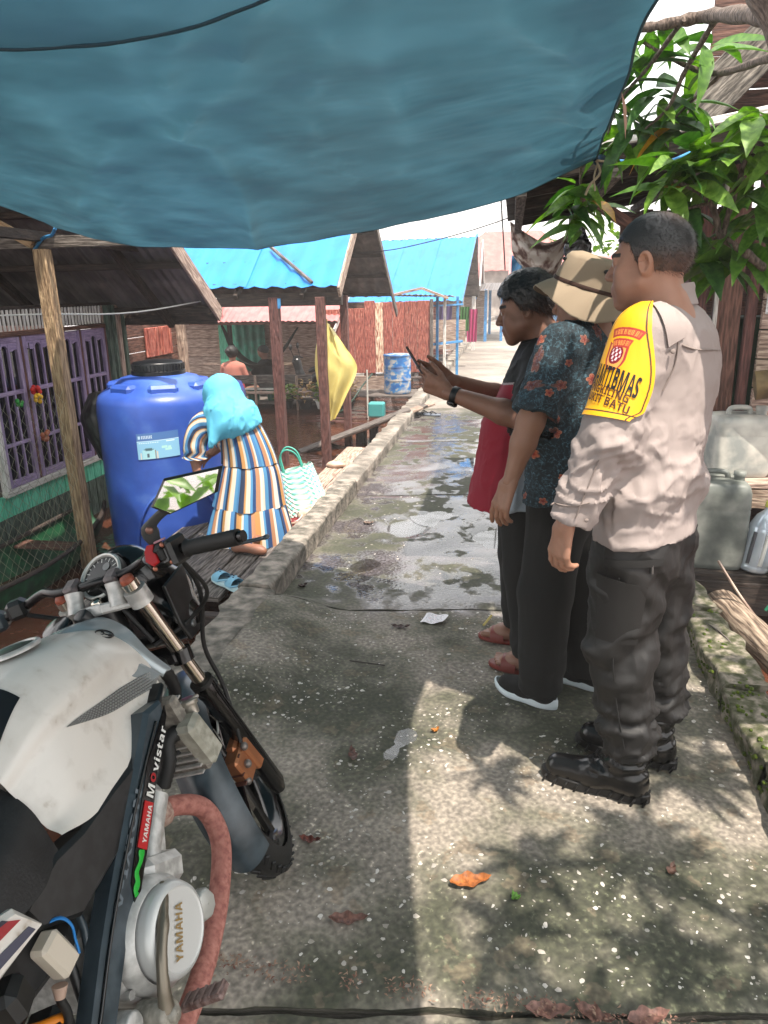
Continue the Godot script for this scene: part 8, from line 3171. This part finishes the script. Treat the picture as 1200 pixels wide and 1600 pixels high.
	var rows := [
		[V(0,.895,-.245),V(.05,.880,-.248),V(.088,.840,-.25),V(.112,.785,-.25),V(.122,.735,-.245)],
		[V(0,.925,-.15),V(.07,.908,-.15),V(.115,.855,-.155),V(.130,.775,-.15),V(.140,.705,-.145)],
		[V(0,.938,-.03),V(.08,.920,-.03),V(.132,.855,-.035),V(.148,.755,-.03),V(.152,.665,-.03)],
		[V(0,.918,.08),V(.075,.902,.08),V(.128,.835,.08),V(.150,.735,.08),V(.157,.655,.085)],
		[V(0,.850,.175),V(.06,.835,.175),V(.105,.785,.175),V(.135,.72,.17),V(.155,.675,.165)]]
	var T := func(s: float,t: float,lift: float) -> Vector3:
		var p := surf(rows,s,t)
		var e := .002
		var n := (surf(rows,minf(s + e,1.0),t) - surf(rows,maxf(s - e,.0),t)).cross(surf(rows,s,minf(t + e,1.0)) - surf(rows,s,maxf(t - e,.0))).normalized()
		if n.x < 0 and s > .1 or n.y < -.2:
			n = -n
		var sc := smoothstep(.60,.68,s + .14 * t) * smoothstep(1.0,.85,s) * smoothstep(.05,.3,t)
		return p + n * (lift - .012 * sc)
	var mir := Basis(V(-1,0,0),V(0,1,0),V(0,0,1))
	g = G.new()
	g.grid(60,48,func(s: float,t: float) -> Vector3:
		var u := s * 2.0 - 1.0
		var p: Vector3 = T.call(absf(u),t,.0)
		return p if u >= .0 else mir * p,1,1)
	var tank: MeshInstance3D = P.call("tank",g,white)
	g = G.new()
	var wedge := func(a: float,v: float,lift: float) -> Vector3:
		var t := lerpf(.0,.66,a)
		var c := lerpf(.93,.60,pow(a,.8))
		var hw := .085 * pow(1.0 - a,.85) * (.4 + .6 * smoothstep(.0,.12,a))
		return T.call(clampf(c + hw * (v - .5) * 2.0,.0,1.0),t,lift)
	g.grid(60,10,func(a: float,v: float) -> Vector3: return wedge.call(a,v,.0022))
	var wd: MeshInstance3D = P.call("grip_wedge",g,plain(Color(.36,.36,.35),.5),tank)
	g = G.new()
	for i in 34:
		for j in 6:
			var a := (i + .5 * (j % 2)) / 34.0
			if a > .9:
				continue
			g.ball(wedge.call(a,(j + .5) / 6.0,.0028),V(.0042,.0030,.0042) * (1.0 - .7 * a),6,4)
	stuff(P.call("grip_dimples",g,plain(Color(.52,.52,.51),.45),wd))
	for q in [[.72,.82,.20,.34],[.83,.93,.14,.26]]:
		g = G.new()
		g.grid(10,8,func(a: float,v: float) -> Vector3: return T.call(lerpf(q[2],q[3],v) + .05 * a * (v - .5),lerpf(q[0],q[1] + .1,a),.0018))
		P.call("stripe",g,plain(Color(.07,.07,.075),.3),tank)
	g = G.new()
	var fx := Transform3D(Basis(V(1,0,0),-.05),V(0,.937,-.055))
	g.lathe([[.052,.0],[.052,.006],[.048,.009],[.044,.009],[.042,.006]],40,fx)
	var fc: MeshInstance3D = P.call("fuel_cap",g,alu)
	g = G.new()
	g.lathe([[.043,.005],[.030,.009],[.001,.010]],32,fx)
	P.call("cap_lid",g,black,fc)
	var sr := [
		[V(-.03,.908,-.135),V(.02,.910,-.135),V(.075,.862,-.14),V(.108,.795,-.17),V(.126,.748,-.225)],
		[V(-.03,.912,-.20),V(.02,.910,-.205),V(.075,.860,-.215),V(.108,.795,-.235),V(.127,.745,-.26)],
		[V(-.03,.898,-.275),V(.02,.894,-.285),V(.075,.856,-.278),V(.105,.795,-.275),V(.126,.738,-.292)]]
	g = G.new()
	g.slab(40,14,func(s: float,t: float) -> Vector3:
		var p := surf(sr,s,t)
		return p + V(.5,.7,0).normalized() * (.006 - .010 * exp(-pow((t - .55) / .10,2.0)) * smoothstep(.45,.8,s)),V(-.003,-.004,0))
	var np: MeshInstance3D = P.call("nose_plate",g,silver)
	var em := Transform3D(Basis(V(.78,-.6,.1),V(.08,.25,.96),V(-.62,-.74,.2)).orthonormalized(),surf(sr,.46,.5) + V(.006,.011,0))
	var dkm := plain(Color(.10,.10,.11),.3,.5)
	g = G.new()
	var ring := []
	for i in 33:
		ring.append(em * V(cos(TAU * i / 32.0) * .017,sin(TAU * i / 32.0) * .021,0))
	g.tube(ring,.0017,6)
	for k in 3:
		var a := TAU * k / 3.0 + PI / 2
		g.tube([em * Vector3.ZERO,em * V(cos(a) * .019,sin(a) * .022,0)],.0013,5)
		for o in [-.30,.30]:
			g.tube([em * V(cos(a + o) * .008,sin(a + o) * .009,0),em * V(cos(a + o * .45) * .0165,sin(a + o * .45) * .020,0)],.0012,5)
	P.call("emblem",g,dkm,np)
	g = G.new()
	g.lathe([[.034,.0],[.034,.012],[.030,.016],[.001,.017]],28,Transform3D(Basis(V(1,0,0),.45),V(-.052,.905,-.235)))
	P.call("vent_cap",g,gloss)
	g = G.new()
	var se := [[V(0,.80,.165),V(.07,.785,.165),V(.125,.735,.17),V(.150,.66,.18)],[V(0,.775,.25),V(.09,.765,.25),V(.15,.72,.255),V(.170,.64,.26)],[V(0,.77,.40),V(.10,.76,.40),V(.16,.72,.40),V(.175,.66,.40)],[V(0,.80,.62),V(.08,.79,.62),V(.125,.755,.62),V(.135,.71,.62)],[V(0,.82,.85),V(.06,.81,.85),V(.10,.78,.85),V(.11,.74,.85)]]
	g.grid(44,40,func(s: float,t: float) -> Vector3:
		var u := s * 2.0 - 1.0
		var p := surf(se,absf(u),t)
		return p if u >= .0 else mir * p)
	P.call("seat",g,worn(Color(.05,.055,.06),Color(.085,.09,.095),9.0,.55,.5))
	var side := Basis(V(0,0,1),V(0,1,0),V(1,0,0))
	var shp := PackedVector2Array([Vector2(-.215,.745),Vector2(-.16,.69),Vector2(-.07,.635),Vector2(.08,.565),Vector2(.20,.545),Vector2(.275,.59),Vector2(.285,.635),Vector2(.20,.66),Vector2(.13,.655),Vector2(.03,.665),Vector2(-.03,.668),Vector2(-.12,.70)])
	for sx in [1.0,-1.0]:
		g = G.new()
		g.prism(shp,.05,Transform3D(side,V(.110 if sx > 0 else -.160,0,0)),.008)
		P.call("side_shroud",g,black)
		g = G.new()
		g.prism(PackedVector2Array([Vector2(-.175,.725),Vector2(-.165,.69),Vector2(-.08,.625),Vector2(-.02,.57),Vector2(.08,.49),Vector2(.15,.445),Vector2(.24,.365),Vector2(.42,.28),Vector2(.44,.32),Vector2(.28,.405),Vector2(.20,.48),Vector2(.14,.53),Vector2(.05,.60),Vector2(-.05,.675),Vector2(-.12,.73)]),.05,Transform3D(side,V(.118 if sx > 0 else -.168,0,0)),.009)
		var spar: MeshInstance3D = P.call("frame_spar",g,slate)
		if sx < 0:
			continue
		g = G.new()
		g.tube(curve([V(.169,.70,-.13),V(.171,.60,.03),V(.171,.50,.165),V(.170,.40,.275)],24),.0035,6)
		P.call("edge_line",g,gloss,spar)
		g = G.new()
		g.prism(PackedVector2Array([Vector2(-.172,.712),Vector2(-.165,.692),Vector2(-.08,.627),Vector2(-.02,.572),Vector2(.085,.489),Vector2(.115,.472),Vector2(.098,.515),Vector2(.02,.585),Vector2(-.06,.650)]),.002,Transform3D(side,V(.1682,0,0)))
		P.call("black_decal",g,gloss,spar)
		g = G.new()
		g.prism(PackedVector2Array([Vector2(-.012,.603),Vector2(-.028,.585),Vector2(.036,.532),Vector2(.052,.552)]),.002,Transform3D(side,V(.1704,0,0)))
		var rp: MeshInstance3D = P.call("red_decal",g,plain(Color(.66,.07,.09),.35),spar)
		var up := V(0,.80,.60)
		decal_text(spar,"YAMAHA",V(.1732,.547,.036),V(.1732,.588,-.018),V(0,.79,.61),.011,MT.white_plastic)
		decal_text(spar,"M",V(.1722,.600,-.026),V(.1722,.614,-.045),up,.020,MT.white_plastic)
		decal_text(spar,"o",V(.1722,.6165,-.049),V(.1722,.627,-.063),up,.015,plain(Color(.60,.07,.10),.35))
		decal_text(spar,"vistar",V(.1722,.6285,-.066),V(.1722,.681,-.141),up,.018,MT.white_plastic)
		decal_text(spar,"V-IXION",V(.1715,.505,.150),V(.1715,.628,-.010),V(0,.80,.60),.018,plain(Color(.36,.40,.43),.3))
		g = G.new()
		g.tube(curve([V(.1705,.541,.046),V(.1705,.528,.058),V(.1705,.520,.078),V(.1705,.506,.085),V(.1705,.498,.098),V(.1705,.489,.100)],20),[.008,.0085,.008,.006,.0055,.005,.005,.0055,.006,.006,.006,.006,.0065,.007,.0075,.007,.006,.005,.005,.006,.004],8,true,1.0)
		for i in g.v.size():
			g.v[i].x = .1712 + (g.v[i].x - .1705) * .12
		P.call("green_decal",g,plain(Color(.02,.62,.16),.35),spar)
	g = G.new()
	g.box(V(.02,.585,-.285),V(.20,.20,.03),.006,Basis(V(1,0,0),.15))
	var rd: MeshInstance3D = P.call("radiator",g,worn(Color(.40,.38,.35),Color(.58,.56,.52),12.0,.6))
	g = G.new()
	for i in 12:
		g.box(V(.02,.495 + i * .016,-.267 - i * .0024),V(.19,.004,.012),.0,Basis(V(1,0,0),.15))
	stuff(P.call("fins",g,alu,rd))
	g = G.new()
	g.box(V(.123,.565,-.287),V(.050,.125,.058),.010,Basis(V(1,0,0),.30))
	var cb: MeshInstance3D = P.call("coolant_tank",g,worn(Color(.52,.51,.46),Color(.66,.65,.60),8.0,.45))
	g = G.new()
	g.lathe([[.017,-.02],[.017,.0],[.021,.002],[.021,.010],[.021,.010],[.026,.011],[.026,.015],[.014,.017],[.001,.017]],22,Transform3D(Basis(V(1,0,0),-.12),V(.117,.638,-.312)))
	P.call("radiator_cap",g,plain(Color(.62,.60,.56),.3,.6),cb)
	g = G.new()
	g.lathe([[.0005,.0178],[.013,.0178]],20,Transform3D(Basis(V(1,0,0),-.12),V(.117,.638,-.312)))
	P.call("cap_label",g,plain(Color(.58,.36,.40),.4),cb)
	var hoses := [[[V(.10,.605,-.262),V(.085,.60,-.235),V(.08,.56,-.215),V(.06,.52,-.19)],.017],[[V(.10,.76,-.30),V(.085,.68,-.33),V(.06,.62,-.32),V(.06,.54,-.28)],.014],[[V(.22,.97,-.355),V(.19,.86,-.42),V(.12,.72,-.45),V(.11,.60,-.47),V(.105,.45,-.45)],.0055],[[V(.0,.955,-.345),V(.035,.93,-.325),V(.06,.87,-.325),V(.085,.80,-.33)],.0055],[[V(.26,.965,-.30),V(.22,.86,-.40),V(.13,.80,-.42),V(.06,.78,-.36)],.005],[[V(-.25,.94,-.36),V(-.15,.86,-.42),V(-.05,.8,-.38)],.006]]
	for q in hoses:
		g = G.new()
		var pts := curve(q[0],30)
		var rr := []
		for i in 31:
			rr.append(q[1] * (1.0 + (.10 if i % 2 and q[1] > .012 else .0)))
		g.tube(pts,rr,10)
		P.call("hose",g,rubber)
	g = G.new()
	g.tube(curve([V(.075,.585,-.43),V(.085,.61,-.46),V(.09,.585,-.50),V(.085,.535,-.50),V(.075,.53,-.45),V(.075,.50,-.42)],24),.003,6)
	P.call("wire_clip",g,plain(Color(.55,.55,.53),.3,.7))
	var cl := thing_part(b,"brake_caliper")
	for q in [[.085,.395,-.435,.045,.085,.060],[.105,.405,-.470,.022,.10,.035],[.078,.445,-.455,.03,.022,.05]]:
		g = G.new()
		g.box(V(q[0],q[1],q[2]),V(q[3],q[4],q[5]),.007,Basis(V(1,0,0),.35))
		P.call("caliper_body",g,gold,cl)
	for i in 4:
		g = G.new()
		g.box(V(.083,.365 + i * .022,-.402 - i * .006),V(.048,.004,.012),.001,Basis(V(1,0,0),.35))
		P.call("caliper_rib",g,plain(Color(.30,.16,.11),.6),cl)
	for q in [[.112,.44,-.445],[.112,.40,-.43],[.10,.36,-.42]]:
		g = G.new()
		g.ball(V(q[0],q[1],q[2]),V(.010,.011,.011),12,8)
		P.call("bolt",g,plain(Color(.45,.42,.40),.4,.5),cl)
	var en := thing_part(b,"engine")
	g = G.new()
	g.box(V(.0,.40,.06),V(.22,.20,.26),.035,Basis(V(1,0,0),-.1))
	P.call("crankcase",g,alu,en)
	g = G.new()
	g.box(V(.0,.50,-.10),V(.15,.16,.13),.02,Basis(V(1,0,0),-.55))
	P.call("cylinder",g,alu,en)
	g = G.new()
	g.tube([V(.105,.55,-.11),V(.115,.49,-.03),V(.125,.45,.02)],[.028,.022,.025],14)
	P.call("casting_tube",g,alu,en)
	var side_x := Transform3D(Basis(V(0,-1,0),V(1,0,0),V(0,0,1)),V(.0,.395,.085))
	g = G.new()
	g.lathe([[.112,.10],[.112,.135],[.106,.145],[.10,.148],[.10,.148],[.098,.165],[.085,.178],[.083,.178]],40,side_x)
	P.call("clutch_housing",g,alu,en)
	g = G.new()
	g.lathe([[.084,.150],[.083,.188],[.078,.199],[.070,.203],[.070,.203],[.066,.200],[.001,.202]],48,side_x * Transform3D(Basis(),V(.004,0,-.008)))
	var cc: MeshInstance3D = P.call("clutch_cover",g,plain(Color(.78,.78,.77),.42,.25),en)
	decal_text(cc,"YAMAHA",V(.2045,.352,.112),V(.2045,.428,.055),V(0,.6,.8),.020,plain(Color(.60,.50,.32),.4,.4))
	for i in 7:
		g = G.new()
		var a := .4 + TAU * i / 7.0
		g.tube([side_x * V(cos(a) * .106,.125,sin(a) * .106),side_x * V(cos(a) * .106,.157,sin(a) * .106)],.0085,6)
		P.call("case_bolt",g,alu,en)
	g = G.new()
	g.box(V(.13,.455,-.005),V(.06,.06,.11),.014,Basis(V(1,0,0),-.5))
	P.call("case_shoulder",g,alu,en)
	g = G.new()
	g.lathe([[.026,.12],[.026,.165],[.026,.165],[.030,.166],[.030,.185],[.024,.192],[.001,.193]],8,Transform3D(side_x.basis,V(0,.352,-.022)))
	P.call("oil_cap",g,plain(Color(.68,.68,.66),.4,.3),en)
	g = G.new()
	g.tube(curve([V(.035,.470,-.165),V(.05,.455,-.215),V(.075,.405,-.262),V(.095,.33,-.245),V(.105,.265,-.165),V(.115,.225,-.07),V(.125,.205,.03),V(.135,.20,.14),V(.15,.215,.30)],60),.0225,20)
	var ex: MeshInstance3D = P.call("exhaust_pipe",g,rust)
	g = G.new()
	g.tube([V(.033,.476,-.150),V(.040,.466,-.185)],.032,18)
	P.call("exhaust_collar",g,worn(Color(.50,.36,.31),Color(.66,.60,.55),14.0,.6),ex)
	g = G.new()
	g.tube(curve([V(.15,.215,.30),V(.165,.25,.45),V(.18,.32,.85)],14),[.025,.03,.045,.05,.05,.05,.05,.05,.05,.05,.05,.05,.048,.045,.03],18)
	P.call("silencer",g,black,ex)
	g = G.new()
	g.tube(curve([V(.178,.462,.045),V(.196,.455,.075),V(.210,.432,.118),V(.214,.405,.150),V(.212,.365,.172),V(.205,.325,.182)],26),[.008,.010,.010,.0095,.009,.009,.009,.009,.009,.0105,.0115,.0105,.0095,.0095,.0095,.0095,.010,.010,.010,.010,.011,.011,.012,.012,.013,.014,.015],12)
	P.call("pedal_arm",g,plain(Color(.46,.43,.38),.35,.6))
	g = G.new()
	g.lathe([[.026,.15],[.026,.205],[.022,.212],[.013,.213],[.013,.213],[.012,.222],[.001,.223]],24,Transform3D(side_x.basis,V(0,.315,.182)))
	var pv: MeshInstance3D = P.call("pivot_bolt",g,worn(Color(.46,.44,.40),Color(.62,.60,.56),14.0,.5))
	g = G.new()
	g.lathe([[.022,.14],[.022,.175],[.018,.18],[.001,.18]],20,Transform3D(side_x.basis,V(0,.345,.225)))
	P.call("mount_bolt",g,alu,pv)
	g = G.new()
	g.bar(V(.195,.285,.135),V(.285,.302,.128),.034,.016,.004)
	var pg: MeshInstance3D = P.call("foot_peg",g,worn(Color(.36,.27,.25),Color(.56,.48,.46),16.0,.5,.2,.3))
	for i in 5:
		g = G.new()
		var o := V(.205,.287,.135).lerp(V(.278,.301,.1285),i / 4.0)
		g.bar(o + V(0,.006,-.015),o + V(0,.006,.015),.006,.009,.001)
		P.call("peg_tooth",g,plain(Color(.48,.40,.38),.45,.4),pg)
	var rf := PackedVector2Array([Vector2(.285,.612),Vector2(.315,.668),Vector2(.42,.70),Vector2(.80,.78),Vector2(.80,.70),Vector2(.40,.605)])
	for sx in [1.0,-1.0]:
		g = G.new()
		g.prism(rf,.03,Transform3D(side,V(.158 if sx > 0 else -.188,0,0)),.008)
		var fr: MeshInstance3D = P.call("tail_fairing",g,white)
		for q in [[[Vector2(.318,.650),Vector2(.335,.664),Vector2(.46,.690),Vector2(.46,.660)],Color(.55,.06,.10)],[[Vector2(.335,.664),Vector2(.342,.672),Vector2(.47,.704),Vector2(.46,.690)],Color(.06,.08,.16)],[[Vector2(.305,.620),Vector2(.312,.632),Vector2(.46,.648),Vector2(.46,.626)],Color(.22,.23,.30)]]:
			g = G.new()
			g.prism(PackedVector2Array(q[0]),.0015,Transform3D(side,V(.1885 if sx > 0 else -.190,0,0)))
			P.call("tail_stripe",g,plain(q[1],.3),fr)
	g = G.new()
	g.box(V(0,.56,.32),V(.17,.20,.26),.02)
	P.call("airbox",g,black)
	g = G.new()
	g.box(V(.160,.545,.275),V(.034,.072,.042),.006,Basis(V(1,0,0),.25))
	var rs: MeshInstance3D = P.call("brake_fluid_cup",g,plain(Color(.74,.70,.64),.4))
	g = G.new()
	g.tube([V(.158,.502,.29),V(.155,.485,.297)],[.012,.008],12)
	P.call("cup_outlet",g,plain(Color(.66,.56,.50),.4),rs)
	g = G.new()
	g.tube(curve([V(.150,.590,.262),V(.168,.585,.246),V(.175,.565,.240),V(.172,.54,.243),V(.175,.52,.250)],16),.0045,6,true,.5)
	P.call("blue_ribbon",g,plain(Color(.10,.45,.72),.5),rs)
	var coil := []
	for i in 90:
		var a := i * .55
		coil.append(V(.06 + cos(a) * .03,.36 + i * .0022,.40 + sin(a) * .03))
	g = G.new()
	g.tube(coil,.005,6)
	P.call("shock_spring",g,plain(Color(.45,.46,.46),.35,.5))
	for q in [[[V(.155,.485,.297),V(.15,.44,.30),V(.12,.38,.34)],.007,rubber],[[V(.10,.50,.36),V(.13,.475,.34),V(.14,.45,.30)],.009,plain(Color(.80,.46,.05),.5)],[[V(.10,.52,.42),V(.14,.50,.39),V(.15,.46,.36)],.009,plain(Color(.85,.60,.06),.5)],[[V(.08,.52,.20),V(.11,.49,.22),V(.12,.42,.24)],.008,black],[[V(.09,.55,.16),V(.12,.50,.18),V(.125,.40,.23)],.007,slate],[[V(.11,.46,.42),V(.15,.45,.40),V(.17,.50,.36)],.016,slate]]:
		g = G.new()
		g.tube(curve(q[0],14),q[1],8)
		P.call("cable",g,q[2])
	for q in [[.10,.52,.21,.05,.05,.07],[.12,.43,.32,.06,.07,.08],[.135,.54,.35,.05,.06,.06]]:
		g = G.new()
		g.box(V(q[0],q[1],q[2]),V(q[3],q[4],q[5]),.012,Basis(V(.3,1,0).normalized(),.4))
		P.call("linkage_block",g,black)
	for sx in [1.0,-1.0]:
		g = G.new()
		g.bar(V(.09 * sx,.36,.24),V(.10 * sx,.29,.72),.03,.05,.008)
		P.call("swingarm",g,black)
	var rx := Transform3D(Basis(V(0,-1,0),V(1,0,0),V(0,0,1)),V(0,.285,.70))
	var rw := thing_part(b,"rear_wheel")
	g = G.new()
	g.lathe(tp,48,rx)
	P.call("tyre",g,rubber,rw)
	g = G.new()
	g.lathe([[.03,-.05],[.03,.0],[.2,-.01],[.225,-.04],[.225,.04],[.2,.01],[.03,.05]],36,rx)
	P.call("rim",g,gloss,rw)
	g = G.new()
	g.tube([V(-.12,.28,.10),V(-.19,.10,.06)],.011,8)
	P.call("side_stand",g,black)
